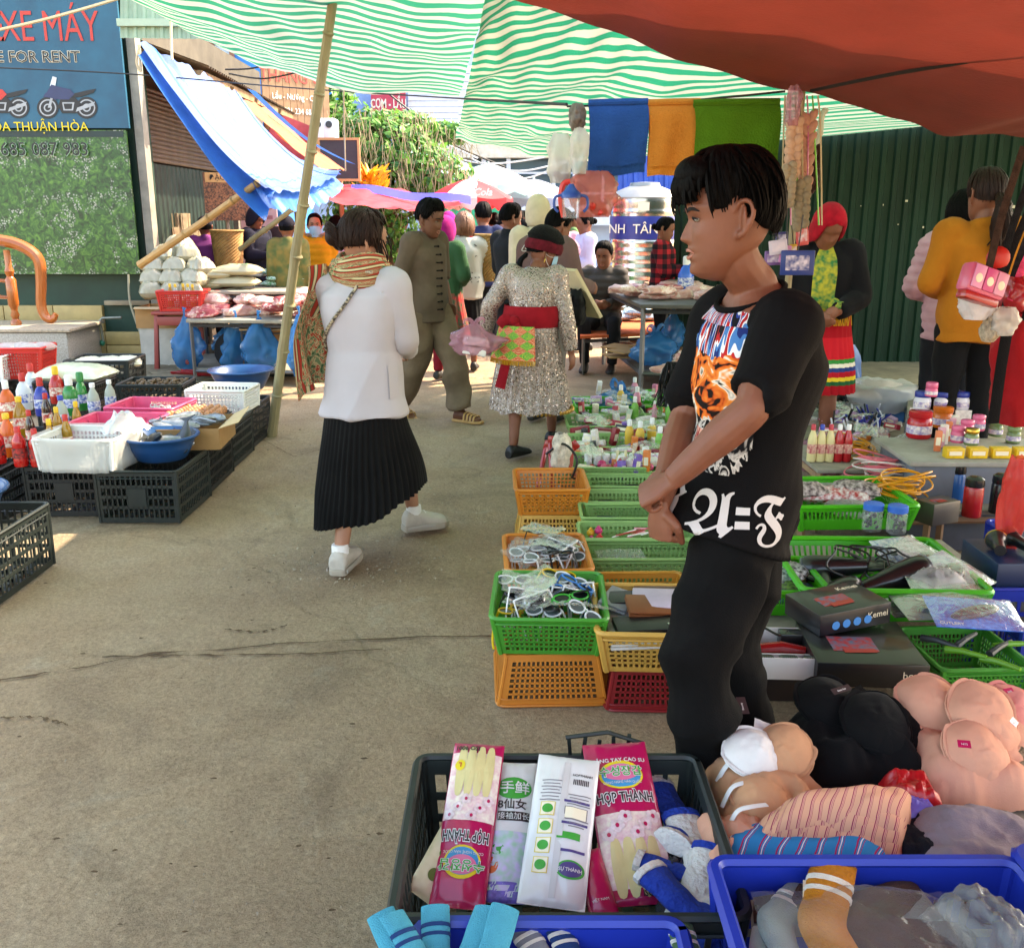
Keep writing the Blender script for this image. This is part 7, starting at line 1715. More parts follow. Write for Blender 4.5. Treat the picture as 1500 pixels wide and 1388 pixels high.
def wicker(label,loc,r0,r1,h):
 o=emp_('wicker_basket',loc,0,label,'basket');wm=mat('wicker','#a5834e',rough=.8,var=.35,scale=14,hue=.1);R=[];n=40;m=int(h/.018)
 for j in range(m+1):
  t=j/m;R.append([V(((lp_(r0,r1,t)+.006*(1 if(i+j)%2 else-1))*cos(2*pi*i/n),(lp_(r0,r1,t)+.006*(1 if(i+j)%2 else-1))*sin(2*pi*i/n),h*t))for i in range(n)])
 MB().rings(R,True,False).build('weave',wm,o);MB().tube([(r1*1.02*cos(a),r1*1.02*sin(a),h)for a in np.linspace(0,2*pi,33)],.014,6,cap=False).build('rim',wm,o,smooth=True)
 MB().lathe([(r0,0),(r0,.01)],24).build('base',wm,o);return o
p=at(336,392,12.0);wicker('tall wicker back basket beside the purple jacket',(p.x,12.0,p.z),.16,.19,.44)
p=at(717,412,10.0);wicker('tall wicker back basket carried behind the cream shawl',(p.x,10.05,p.z),.10,.15,.46)
e=MB();
for k in range(70):a=rnd.uniform(0,2*pi);e.tube([V((.12*cos(a),.12*sin(a),0)),V((.13*cos(a),.13*sin(a),.3))],.012,4)
for k in range(3):
 o=e.build('straw_bundle',mat('straw','#b7a684',rough=.9,var=.35),None)if k==0 else o.copy()
 if k:COL.objects.link(o)
 o.location=(at(252+10*k,360,12.6).x,12.6+.1*k,at(252,368-20*(k%2),12.6).z);tag(o,'bundle of dried stalks stacked by the shop door','bundle','dried stalk bundles')
for k in range(12):
 p=at(222+7*(k%6),372-14*(k//6),12.4);pbg_('red packet stacked at the shop door',(p.x,12.4,p.z),(.2,.18,.08),LAB('#a8362e','#5c2420'),jit(1),k,group='red packets at the shop door')
trs_('shop_bench','low bench of packets in front of the ribbed shop door',[(at(215,380,12.4).x,12.1),(at(285,380,12.4).x,12.1),(at(285,380,12.4).x,12.9),(at(215,380,12.4).x,12.9)],at(250,374,12.4).z,greyw,steelg)
po=emp_('food_poster',at(332,300,13.0),RAD(25),'poster of grilled food pasted on the shop front','poster')
MB().box((0,0,.1),(.55,.02,.6)).build('sheet',LAB('#9c6a4a','#2c2622'),po);MB().box((0,-.004,.34),(.5,.02,.12)).build('title_band',mat('poster_sand','#c9a06a'),po)
txm_('lettering','\u0110\u1eb6C S\u1ea2N',.09,blackp,po,(0,-.02,.31),(pi/2,0,0),.001,'CENTER')
MB().tube([(0,.04,-1.5),(0,.04,.3)],.025,6).build('post',greyw,po)
mb_=emp_('standing_chalkboard',at(400,395,12.8),0,'tall black chalkboard standing behind the camouflage jacket','sign')
MB().box((0,0,.05),(.42,.03,1.0)).build('slate',mat('slate','#39363c'),mb_);txm_('lettering','T\u00c1O M\u00c8O',.1,cream,mb_,(0,-.02,.1),(pi/2,0,0),.001,'CENTER');txm_('lettering','R\u01af\u1ee2U',.1,cream,mb_,(0,-.02,-.1),(pi/2,0,0),.001,'CENTER')
ps=emp_('pink_price_board',at(385,400,13.6),0,'tall pale pink notice board behind the hooded raincoat','sign');MB().box((0,0,.5),(.5,.03,1.5)).build('panel',mat('board_pink','#d8b8bc',rough=.6,var=.1),ps)
for k in range(8):MB().box((-.12+.24*(k%2),-.018,.75+.13*(k//2)),(.14,.004,.05)).build('printed_line',mat('print_rose','#b07a80'),ps)
# ------------------------------------------------------------------ centre meat table with steel frame
zt3=.83
P=[on(938,446,zt3),on(1150,448,zt3),on(1085,422,zt3),on(880,420,zt3)]
trs_('steel_meat_table','grey steel frame table of pork behind the young man',P,zt3,mat('table_dark','#55504a',rough=.6,var=.3),steelg,.22,.035,legr=.022)
for k in range(22):
 p=on(rnd.uniform(912,1080),rnd.uniform(425,440),zt3);meat('raw pork cut on the steel frame table',(p.x,p.y,zt3+.05*(k>12)),(rnd.uniform(.26,.44),rnd.uniform(.16,.24),rnd.uniform(.08,.12)),rnd.uniform(-.4,.4),k+60,rnd.choice((MEAT,MEAT2,MEAT2)),'pork cuts on the steel table')
p=on(985,412,zt3+.08);bd=MB().box((0,0,.03),(.5,.3,.05)).build('cutting_board',mat('board_round','#8a6a48',rough=.7,var=.2),None,bevel=.01);bd.location=(p.x,p.y+.2,zt3);tag(bd,'wooden cutting board at the back of the steel table','cutting board')
meat('long orange salmon fillet on the cutting board',(p.x+.05,p.y+.2,zt3+.055),(.5,.18,.07),0,77,mat('salmon','#c8604a',rough=.3,var=.15),'fish on the cutting board')
for k in range(7):
 pt_=on(rnd.uniform(905,1000),rnd.uniform(505,530),.26);b2=MB().box((0,0,0),(rnd.uniform(.25,.4),rnd.uniform(.2,.3),.012)).build('cardboard_sheet',card,None);b2.location=(pt_.x,pt_.y,.26+.016*k);b2.rotation_euler=(jit(.05),jit(.05),jit(.8));tag(b2,'flattened cardboard sheet on the lower shelf of the steel table','cardboard','cardboard sheets on the shelf')
for k,(bx,by,Y,s_,lb)in enumerate(((960,515,8.6,(.42,.3,.30),'blue carrier bag on the lower shelf of the steel table'),(905,575,7.2,(.42,.34,.30),'large blue carrier bag on the concrete before the steel table'),(985,485,9.0,(.36,.2,.34),'pale blue carrier bag hanging under the steel table'))):
 p=at(bx,by,Y);fbg_('carrier_bag',lb,(p.x,Y,[.27,0,.36][k]),s_,bluef,k+20,content=3,cmat=MEAT3,crumple=.22)
for k in range(4):
 p=at(985+10*k,520+8*k,7.9);meat('pig trotter piece on the shelf of the steel table',(p.x,7.9,.30+.04*k),(.3,.12,.1),k,k+90,MEAT2,'trotters on the shelf')
bn=trs_('low_orange_bench','low bench with an orange cloth behind the sequinned dress',[on(850,492,.4),on(990,486,.4),on(1000,466,.4),on(850,470,.4)],.40,clo_('cloth_orange','#c9603a'),steelg)
for k in range(5):p=on(865+24*k,470,.42);pbg_('pale packet on the orange bench',(p.x,p.y+.2,.41+.05*(k%2)),(.34,.24,.1),LAB('#b8d0cc','#5a8ab0'),jit(.4),k+50,group='packets on the orange bench')
for k in range(2):
 p=on(852+18*k,470,.42);cn=emp_('metal_can',(p.x,p.y+.1,.40),0,'tall printed metal can behind the sequinned dress','can','printed cans');MB().lathe([(.11,0),(.11,.4),(.10,.42)],20).build('drum',LAB('#d8cfb0','#2f6a3a'),cn,smooth=True,angle=40);MB().lathe([(.105,.42),(.09,.45),(.02,.46)],20).build('lid',cap_w,cn,smooth=True)
p=at(700,497,6.05);fbg_('carrier_bag','pink carrier bag of white food boxes held by the sequinned dress',(p.x-.02,6.02,at(700,518,6.05).z),(.30,.19,.19),film('pink_film','#e8b0c4',.35,.16,20),33,crumple=.32,knot=True)
for k in range(2):o=MB().box((0,0,0),(.15,.11,.05)).build('food_box',pls_('foam_white','#ececea'),None,bevel=.008);o.location=(p.x-.02+.01*k,6.02,at(700,512,6.05).z+.055*k);o.rotation_euler=(0,.15,.2*k);tag(o,'white foam food box inside the pink carrier bag','box','foam boxes in the pink bag')
p=at(858,425,7.1);o=MB().box((0,0,0),(.03,.26,.42)).build('cream_board',mat('board_cream','#cdbb96',rough=.7),None,bevel=.004);o.location=(p.x-.05,7.1,p.z-.02);o.rotation_euler=(0,RAD(-34),RAD(30));tag(o,'cream board tucked under the arm of the mauve jacket','board')
p=at(852,455,7.05);fbg_('shoulder_bag','black cloth bag hanging beside the mauve jacket',(p.x-.04,7.05,p.z-.1),(.3,.14,.26),clo_('bag_black','#121214'),44,'bag',knot=False)
p=at(833,372,11.4);fbg_('carrier_bag','small pink bag held by the lavender shirt',(at(840,372,11.4).x,11.3,at(840,378,11.3).z),(.18,.14,.2),film('pink_film','#e8b0c4'),51)
for k in range(3):
 p=at(1004+4*k,400-14*(k%2),9.2);btl_('jug','blue water jug beside the plaid child',(p.x,9.2+.1*k,.85),pls_('jug_blue','#2a62c8',rough=.2),cap_w,'blue water jugs',1.3,lb_b)
trs_('side_table','small table with water jugs beside the plaid child',[(at(985,420,9.1).x,9.0),(at(1060,420,9.1).x,9.0),(at(1060,420,9.1).x,9.5),(at(985,420,9.1).x,9.5)],.85,greyw,steelg)
# ------------------------------------------------------------------ right stall: baskets along the lane
def fat_(px_,py_,z,d):p=on(px_,py_,z);return V((p.x,p.y+d/2,0))
BK=dict(cat='basket',name='plastic_basket')
q=fat_(806,1030,0,.40);crt_('upturned broken orange basket under the green sunglasses basket',q,RAD(-2),.36,.42,.165,C_ORG,nx=17,ny=7,fr=.42,rim=.006,taper=.84,flip=True,mar=(.08,.08,.14,.12),key='up',**BK)
e=MB();e.poly([(q.x+.15,q.y-.2,.0),(q.x+.21,q.y-.16,.01),(q.x+.20,q.y-.02,.12),(q.x+.17,q.y+.0,.16),(q.x+.16,q.y-.08,.14)],(.006,.002,0));o=e.build('broken_shard',C_ORG);tag(o,'broken orange plastic flap leaning on the upturned basket','shard')
g1=V((q.x,q.y,.168));crt_('green basket heaped with bagged sunglasses',g1,RAD(-2),.37,.42,.135,C_GRN,nx=18,ny=6,fr=.40,rim=.009,taper=.86,mar=(.07,.07,.1,.16),**BK)
q3=fat_(803,838,.26,.42);crt_('upturned tan basket under the orange sunglasses basket',(q3.x,q3.y,0),RAD(2),.31,.40,.14,C_YEL,nx=15,ny=5,fr=.42,rim=.006,taper=.86,flip=True,key='up',**BK)
crt_('orange basket of bagged sunglasses with white frames',(q3.x,q3.y,.142),RAD(2),.32,.42,.125,C_ORG,nx=15,ny=5,fr=.42,rim=.010,taper=.86,**BK)
q4=fat_(808,717,.28,.36);crt_('upturned tan basket under the orange basket of folding stools',(q4.x,q4.y-.02,0),RAD(1),.34,.38,.15,C_YEL,nx=15,ny=5,fr=.42,rim=.006,taper=.86,flip=True,key='up2',**BK)
crt_('orange basket with red tubular frames sticking out',(q4.x,q4.y,.152),RAD(1),.35,.40,.13,C_ORG,nx=15,ny=5,fr=.42,rim=.010,taper=.88,**BK)
GL={}
def sgl_(label,loc,rot,fc,lc,group):
 k=(fc.name,lc.name)
 if k in GL:return dup(GL[k],loc,None,label,group,rot=rot)
 o=emp_('sunglasses',loc,0,label,'sunglasses',group);o.rotation_euler=rot
 for s in(-1,1):
  ring=[V((s*.034+.029*cos(a)*(1+.12*sin(a)),0,.02*sin(a)))for a in np.linspace(0,2*pi,19)]
  MB().tube(ring,.0035,5,cap=False).build('frame',fc,o,smooth=True)
  MB().add([v_*.97+V((0,.001,0))for v_ in ring[:-1]],[tuple(range(18))]).build('lens',lc,o)
  MB().tube([(s*.064,0,.008),(s*.068,.05,.008),(s*.066,.10,.0),(s*.062,.13,-.012)],(.0025,.005),5,smoothn=3).build('temple',fc,o,smooth=True)
 MB().tube([(-.008,0,.008),(0,-.002,.011),(.008,0,.008)],.003,5).build('bridge',fc,o,smooth=True)
 GL[k]=o;return o
def sleeve(label,loc,rot,w,h,group,mt=None,seed=0,cat='plastic sleeve'):
 o=MB().grid(lambda u,v_:V(((u-.5)*w,(v_-.5)*h,.012*sin(pi*u)*sin(pi*v_)+.012*noise.noise(V((u*5+seed,v_*5,seed)))+.006*noise.noise(V((u*13,v_*13,seed))))),16,12,uv=False).build('plastic_sleeve',mt or clearf,None,smooth=True,angle=180)
 o.location=loc;o.rotation_euler=rot;tag(o,label,cat,group);return o
lens_d=mat('lens_dark','#16181a',rough=.08,var=.0);lens_g=mat('lens_grey','#56605f',rough=.08,var=0.)
FR=[pls_('frame_white','#dedede'),pls_('frame_black','#141414'),pls_('frame_yellow','#d8b21c'),pls_('frame_green','#2fa53a'),pls_('frame_blue','#2477c0')]
cn_=['white','black','yellow','green','blue']
for k in range(26):
 i=[0,0,1,1,0,2,1,0,3,4,1,0,0][k%13];lay=k//9
 p=V((g1.x+jit(.13),g1.y+jit(.16),.275+.022*lay+rnd.uniform(0,.02)));rt=(RAD(90)+jit(.5),jit(.5),rnd.uniform(0,2*pi))
 rt=(RAD(-70)+jit(.35),jit(.35),jit(.9)+rnd.choice((0,pi)))
 sgl_('%s framed sunglasses in the green basket'%cn_[i],p,rt,FR[i],lens_d if i else lens_g,'%s sunglasses in the green basket'%cn_[i])
 if k%4==0:sleeve('clear sleeve round sunglasses in the green basket',p+V((0,.02,.012)),(jit(.35),jit(.35),jit(1.)),.17,.12,'clear sleeves in the green basket',seed=k)
for k in range(18):
 i=[0,0,1,0,1][k%5];p=V((q3.x+jit(.10),q3.y+jit(.15),.245+.02*(k//7)+rnd.uniform(0,.02)))
 sgl_('%s framed sunglasses in the orange basket'%cn_[i],p,(RAD(-70)+jit(.35),jit(.3),jit(.8)+rnd.choice((0,pi))),FR[i],lens_d if i else lens_g,'%s sunglasses in the orange basket'%cn_[i])
 if k%2==0:sleeve('clear sleeve round sunglasses in the orange basket',p+V((0,.02,.012)),(jit(.35),jit(.35),jit(1.)),.16,.12,'clear sleeves in the orange basket',seed=k+30)
redm=mat('red_enamel','#a81c1c',rough=.3,coat=.5)
for k,(a,b)in enumerate((((812,770),(806,648)),((780,750),(800,655)),((845,700),(812,655)),((835,690),(838,655)))):
 p0=at(a[0],a[1],4.72+.1*k);p1=at(b[0],b[1],4.95+.06*k);o=emp_('folding_cane',p0,0,'red enamelled folding cane standing in the orange basket','cane','red folding canes')
 MB().tube([(0,0,0),p1-p0],.014,10).build('shaft',redm,o,smooth=True);MB().tube([(0,0,0),(p1-p0)*.04],.019,10).build('tip',pls_('rubber_black','#151515'),o,smooth=True)
 MB().box((p1-p0)+V((.012,0,.01)),(.05,.025,.05),(0,.3*k,0)).build('handle_block',redm,o,bevel=.006)
p=at(822,690,4.85);fbg_('wrapped_roll','pale wrapped roll among the red canes',(p.x,4.9,.24),(.10,.10,.22),mat('roll_pale','#c9bfae',rough=.5,var=.4,scale=40),3,'roll',knot=False)
wire('black_strap',[at(800,665,4.9),at(825,650,4.85),at(845,672,4.8),at(838,700,4.8)],.007,pls_('rubber_black','#151515'),'black strap looped over the red canes')
q5=fat_(965,928,.28,.40);crt_('upturned red basket under the wallet basket',(q5.x,q5.y,0),RAD(2),.30,.36,.13,pls_('basket_maroon','#8a1c20'),nx=15,ny=5,fr=.42,rim=.006,taper=.86,flip=True,key='up3',**BK)
crt_('cream yellow basket of leather wallets',(q5.x,q5.y,.135),RAD(-3),.36,.42,.145,C_YEL,nx=15,ny=6,fr=.42,rim=.011,taper=.84,**BK)
for k,(c,dx,dy,dz,w_,h_,rz_)in enumerate((('#17181a',-.02,-.10,.02,.22,.12,.08),('#7d4424',.02,.0,.045,.2,.11,.05),('#b9aab8',.05,.03,.055,.21,.11,-.1),('#26282b',-.05,.10,.03,.2,.1,.3),('#5c3a26',.06,.14,.03,.2,.1,-.2),('#8d9096',-.10,.09,.03,.18,.1,1.2),('#c8c2ba',.0,-.05,.0,.3,.3,0))):
 w2=emp_('wallet',(q5.x+dx,q5.y+dy,.235+dz),rz_,'%s wallet lying in the cream yellow basket'%['black leather','rust brown leather','lilac sparkly','dark grey leather','brown leather','silver','pale flat'][k],'wallet','wallets in the basket');w2.rotation_euler=(jit(.12)+.12,jit(.1),rz_)
 lm_=mat('leather_'+c,c,rough=.4,var=.2,bump=.1,bscale=200);MB().box((0,0,.006),(w_,h_,.009)).build('back_cover',lm_,w2,bevel=.003);MB().box((0,0,.017),(w_*.99,h_*.98,.008)).build('front_cover',lm_,w2,bevel=.003);MB().box((w_*.3,-h_*.2,.022),(.012,.012,.003)).build('snap',steel,w2,bevel=.001)
q6=fat_(915,868,.20,.22);crt_('shallow orange yellow basket of black cords',(q6.x+.06,q6.y,.06),RAD(2),.38,.24,.13,pls_('basket_amber','#d89838',trans=.1),nx=18,ny=5,fr=.42,rim=.009,taper=.88,**BK)
crt_('upturned tan basket under the cord basket',(q6.x+.06,q6.y,0),RAD(2),.36,.2,.058,C_YEL,nx=15,ny=2,fr=.42,rim=.004,taper=.9,flip=True,key='up4',**BK)
for k in range(9):
 c=V((q6.x-.08+.04*k,q6.y+jit(.05),.155));pts=[c+V((.045*cos(a)*(1+jit(.2)),.03*sin(a),.012*sin(a*2+k)))for a in np.linspace(0,2*pi*1.6,22)]
 o=MB().tube(pts,.0035,5).build('cord_loop',pls_('rubber_black','#151515'),None,smooth=True);tag(o,'looped black cord in the orange yellow basket','cord','black cords')
pale_labels=['pale green tray of metal clips on a blister card','pale green tray of hair clips and a red button toy','pale green tray of thin black tools','pale green tray nearly empty','pale green tray of black pens','pale green tray of pink balls and bottles']
for k,py in enumerate((818,790,758,737,712,690)):
 qq=fat_(905+(k<2)*2,py,.22,.26);L_=qq
 crt_(pale_labels[k],(qq.x+.10,qq.y,.10),RAD(jit(1.5)),.52,.25,.115,C_LGR,nx=22,ny=4,fr=.45,rim=.008,taper=.9,cat='tray',name='plastic_tray')
 MB_b=MB().box((0,0,.05),(.46,.22,.1)).build('plank_support',greyw,None);MB_b.location=(qq.x+.10,qq.y,-.001);tag(MB_b,'low wooden support plank under a pale green tray','plank','support planks')
 if k==0:
  for j in range(10):o=MB().tube([(0,-.03,0),(0,.03,0)],.008,8).build('metal_clip',steel,None,smooth=True);o.location=(qq.x-.08+.022*j,qq.y-.02+jit(.03),.17);tag(o,'shiny metal clip in the pale green tray','clip','metal clips')
  sleeve('clear blister card over the metal clips',(qq.x+.02,qq.y,.19),(0,0,.1),.2,.14,'blister card',seed=3)
 if k==1:
  for j in range(8):
   o=MB().box((0,0,0),(.12,.012,.004)).build('hair_clip',pls_('clip_c%d'%(j%3),['#d88a9a','#e6e0da','#b8302c'][j%3]),None,bevel=.002);o.location=(qq.x+.02+.02*j,qq.y+jit(.06),.19+.004*j);o.rotation_euler=(jit(.3),jit(.3),.4+jit(.4));tag(o,'%s hair clip in the pale green tray'%['pink','white','red'][j%3],'hair clip','%s hair clips'%['pink','white','red'][j%3])
  for j in range(4):
   o=MB().ell((0,0,0),.018,12,8).ell((0,0,.016),.009,8,6).build('rubber_toy',pls_('toy_c%d'%(j%3),['#c0306a','#c9202a','#d8a020'][j%3]),None,smooth=True);o.location=(qq.x-.11+.035*(j%2),qq.y-.03+.05*(j//2),.18+.01*j);tag(o,'%s rubber toy in the pale green tray'%['magenta','red','amber'][j%3],'toy','rubber toys')
 if k in(2,3,4):
  for j in range(7):o=MB().tube([(-.06,0,0),(0,.004,.003),(.06,0,0)],.004,6).build('black_pen',pls_('rubber_black','#151515'),None,smooth=True);o.location=(qq.x-.03+.05*(j%5)+jit(.02),qq.y+jit(.07),.165+.006*(j//3));o.rotation_euler=(0,0,jit(.5));tag(o,'thin black pen lying in a pale green tray','pen','black pens in trays')
 if k==5:
  for j in range(15):o=MB().ell((0,0,0),.021 if j%3 else .026,12,8).build('ball',pls_('ball_c%d'%(j%3),['#c8346a','#d8587c','#b01c2c'][j%3],rough=.2),None,smooth=True);o.location=(qq.x-.12+.045*(j%8)+jit(.01),qq.y-.04+.06*(j//8),.20+.02*(j%2));tag(o,'%s shiny ball in the pale green tray'%['magenta','pink','crimson'][j%3],'ball','%s balls'%['magenta','pink','crimson'][j%3])
  for j in range(5):btl_('slim','cream egg-shaped bottle among the pink balls',(qq.x+.02+.045*j,qq.y+.08,.15),pls_('bottle_cream','#d8c890'),pls_('cap_cream','#e0d4a8'),'cream bottles',.6)
def cts_(label,loc,size,mt,rz,group,cat='carton',name='small_carton',tilt=(0,0)):
 o=emp_(name,loc,0,label,cat,group);o.rotation_euler=(tilt[0],tilt[1],rz);MB().box((0,0,size[2]/2),size).build('box',mt,o,bevel=.0015)
 MB().box((0,-size[1]/2-.0008,size[2]*.5),(size[0]*.7,.001,size[2]*.4)).build('label',cream,o);return o
for k,(px_,py_,w_,d_)in enumerate(((880,680,.5,.34),(890,650,.55,.36),(900,620,.6,.4),(905,592,.6,.4),(985,605,.36,.4),(1000,640,.36,.4),(990,580,.36,.36))):
 qq=fat_(px_,py_,.26,d_);crt_(['low green tray of white tubs and orange cartons','low green tray of pink cartons','low green tray of lipstick boxes','lime tray at the far end with small bottles','low green tray of hair ties','low green tray of red boxes','lime tray of green tubes'][k],(qq.x,qq.y,.14),RAD(jit(2)),w_,d_,.10,C_LGR if k not in(3,6)else C_LIME,nx=20,ny=3,fr=.45,rim=.008,taper=.92,cat='tray',name='plastic_tray')
 o=MB().box((0,0,.07),(w_*.85,d_*.85,.138)).build('plank_support',greyw,None);o.location=(qq.x,qq.y,0);tag(o,'low wooden support plank under a green tray of cosmetics','plank','cosmetics support planks')
cols=['#b03040','#d87a9a','#e8e4e0','#d8742c','#1a1a1e','#c9a0c8','#8a1c28','#efe6c8','#b8c8b0','#7a5ab0','#e6dcd6','#f0ece8']
nmz=['red','pink','white','orange','black','lilac','maroon','cream','mint','violet','ivory','chalk']
for k in range(110):
 py_=rnd.uniform(572,688);p=on(rnd.uniform(840,985),py_,.24);i=rnd.randrange(12);s_=(rnd.uniform(.05,.13),rnd.uniform(.03,.05),rnd.uniform(.03,.06))
 if rnd.random()<.25:s_=(.035,.035,rnd.uniform(.08,.12))
 cts_('%s cosmetics carton among the green trays'%nmz[i],(p.x,p.y+.05,.17+rnd.uniform(0,.05)),s_,mat('carton_'+nmz[i],cols[i],rough=.4,var=.25,scale=40),jit(.6),'%s cosmetics cartons'%nmz[i],tilt=(jit(.25),jit(.25)))
for k in range(9):
 p=on(862+13*k,665,.26);o=emp_('cream_tub',(p.x,p.y,.2),0,'small white cosmetics tub in a row','tub','white tubs');MB().lathe([(.022,0),(.022,.045)],14).build('tub',cap_w,o,smooth=True,angle=40);MB().lathe([(.023,.045),(.023,.06),(.02,.063)],14).build('lid',cap_w,o,smooth=True,angle=40)
for k in range(12):
 p=on(rnd.uniform(905,990),rnd.uniform(572,660),.26);btl_(rnd.choice(('slim','soap')),'small %s lotion bottle among the cosmetics'%['pink','yellow','green'][k%3],(p.x,p.y,.22),pls_('lotion%d'%(k%3),['#d88aa0','#d8b040','#6fae4a'][k%3]),cap_w,'%s lotion bottles'%['pink','yellow','green'][k%3],.6)
for k in range(24):
 p=on(rnd.uniform(850,980),rnd.uniform(575,690),.27);sleeve('thin clear packet lying on the cosmetics trays',(p.x,p.y,.27+rnd.uniform(0,.05)),(jit(.3),jit(.3),jit(1.5)),.15,.11,'clear packets on the cosmetics',seed=k+70)
e=MB()
for k in range(140):
 p=at(990+jit(14),560,6.4);e.tube([p+V((0,0,.14)),p+V((jit(.06),jit(.04),.02)),p+V((jit(.10),jit(.06),-.16))],.004,4,smoothn=2)
o=e.build('cord_bundle',pls_('rubber_black','#151515'),None);tag(o,'hanging bundle of black hair cords behind the cosmetics','cords',kind='stuff')
o=tag(MB().tube([at(990,610,6.45),at(990,535,6.45)],.012,6).build('cord_stand',steelg),'thin steel rod holding the black hair cords','rod')
# ------------------------------------------------------------------ right cluster behind the young man
def lime_tray(label,px_,py_,z,w_,d_,h,rz=0.,**k):
 p=fat_(px_,py_,z+h,d_);return V((p.x,p.y,z)),crt_(label,(p.x,p.y,z),RAD(rz),w_,d_,h,C_LIME,nx=26,ny=1,fr=.4,rim=.013,taper=.9,cat='tray',name='plastic_tray',mar=(.04,.04,.45,.22),**k)
for k,(px_,py_,z,w_,d_)in enumerate(((1330,870,.22,.78,.62),(1270,750,.24,.62,.5),(1230,960,.22,.56,.42))):
 p=fat_(px_,py_,z,d_);o=trs_('low_stand',['low wooden stand under the hair dryer tray','low wooden stand under the torch tray','low wooden stand under the clipper boxes'][k],[(p.x-w_/2,p.y-d_/2),(p.x+w_/2,p.y-d_/2),(p.x+w_/2,p.y+d_/2),(p.x-w_/2,p.y+d_/2)],z,greyw,bw,None,.02)
r1,_=lime_tray('lime green tray of bagged red kitchen tools',1255,742,.25,.52,.46,.11,2)
r2,_=lime_tray('large lime green tray of hair dryers',1320,866,.225,.62,.54,.12,-2)
r3,_=lime_tray('small lime tray of bagged clips beside the clipper box',1165,868,.225,.24,.34,.09,0)
for k in range(7):pbg_('clear bag of red and silver tools in the lime tray',(r1.x+jit(.18),r1.y+jit(.15),.29+.02*(k%3)),(.22,.14,.06),[film('film_shiny','#f4f0f0',.3,.08,30),LAB('#a8262c','#d8d0cc'),LAB('#3a2a2c','#b8a8a4')][k%3],jit(1.2),k+80,group='tool bags in the lime tray',cr=.3)
for k in range(8):pbg_('clear bag of small clips in the small lime tray',(r3.x+jit(.07),r3.y+jit(.1),.25+.02*(k%3)),(.12,.1,.04),LAB(['#3a6aa0','#6a8a3a','#d0d4d8'][k%3],'#1e2224'),jit(1.5),k+90,group='clip bags in the small tray',cr=.3)
BKP=pls_('dryer_black','#141416',rough=.28,coat=.3)
def dryer(label,loc,rot,s=1.):
 o=emp_('hair_dryer',loc,0,label,'hair dryer','hair dryers');o.rotation_euler=rot;o.scale=(s,s,s)
 b=MB().lathe([(.022,-.11),(.028,-.06),(.040,0),(.044,.05),(.042,.075),(.036,.085)],20).build('barrel',BKP,o,smooth=True,angle=50);b.rotation_euler=(0,pi/2,0)
 g=MB();
 for k in range(8):a=2*pi*k/8;g.box((.088,.02*cos(a),.02*sin(a)),(.003,.036,.004),(a,0,0))
 g.tube([(.088,.034*cos(a),.034*sin(a))for a in np.linspace(0,2*pi,21)],.003,5,cap=False);g.build('grille',mat('grille_grey','#8a8f96',rough=.3,metal=.6),o)
 MB().tube([(.02,0,-.03),(.01,0,-.09),(-.005,0,-.15)],[(.018,.015),(.017,.014),(.014,.012)],10,smoothn=3).build('handle',BKP,o,smooth=True)
 MB().box((.0,-.016,-.075),(.014,.006,.03)).build('switch',pls_('switch_red','#b01c1c'),o,bevel=.001)
 MB().box((-.135,0,0),(.05,.012,.055)).build('nozzle',BKP,o,bevel=.004);return o
dryer('black hair dryer with a round silver grille',(r2.x+.06,r2.y-.10,.33),(RAD(90),RAD(-15),RAD(10)),1.25)
dryer('black hair dryer tangled in its cord',(r2.x-.14,r2.y+.02,.32),(RAD(80),RAD(10),RAD(160)),1.15)
dryer('black hair straightener lying at the tray edge',(r2.x-.16,r2.y-.14,.30),(RAD(90),0,RAD(30)),.9)
for k in range(3):
 pts=[V((r2.x-.10+.1*k+.07*cos(a+k)+.02*sin(3*a),r2.y-.04+.05*sin(a),.36+.05*sin(a*.9+k)))for a in np.linspace(0,9,44)]
 o=MB().tube(pts,.004,6).build('tangled_cable',pls_('rubber_black','#151515'),None,smooth=True);tag(o,'tangled black power cord over the hair dryers','cord','dryer cords')
jarf=film('jar_clear','#e8eef4',.18,.05,8)
for k,(px_,py_)in enumerate(((1283,792),(1319,796))):
 p=on(px_,py_,.25);o=emp_('clear_jar',(p.x,p.y+.06,.28),0,'clear plastic jar of screws with a blue lid','jar','blue lid jars');MB().lathe([(.038,0),(.04,.01),(.04,.085),(.034,.095)],20,cap=False).build('glass',jarf,o,smooth=True);MB().lathe([(.041,.09),(.041,.115),(.036,.118)],20).build('lid',pls_('lid_blue','#2f6ac8'),o,smooth=True,angle=40)
 e=MB();
 for j in range(22):e.ell((jit(.024),jit(.024),.012+.003*j),(.010,.007,.006),6,4,rot=(jit(2),jit(2),0))
 e.build('contents',mat('screws_dark','#3a3a38',rough=.4,metal=.6),o)
def blister(label,loc,rot,w_,h,c,c2,txt=None,group='blister cards',th=.018):
 o=emp_('blister_card',loc,0,label,'package',group);o.rotation_euler=rot
 MB().box((0,0,0),(w_,h,.002)).build('card',LAB(c,c2)if c2 else mat('card_'+c,c,rough=.4,var=.1),o)
 MB().ell((w_*.02,h*.02,.003),(w_*.34,h*.16,th),16,8,rot=(0,0,.4)).build('tool',BKP,o,smooth=True)
 MB().grid(lambda u,v_:V(((u-.5)*w_*1.02,(v_-.5)*h*1.02,.004+th*1.3*(sin(pi*u)*sin(pi*v_))**.5+.003*noise.noise(V((u*6,v_*6,w_*30))))),16,12,uv=False).build('clear_cover',clearf,o,smooth=True,angle=180)
 if txt:txm_('lettering',txt,h*.11,cream,o,(-w_*.45,-h*.42,.0035),(0,0,0),.0005,'LEFT',1)
 return o
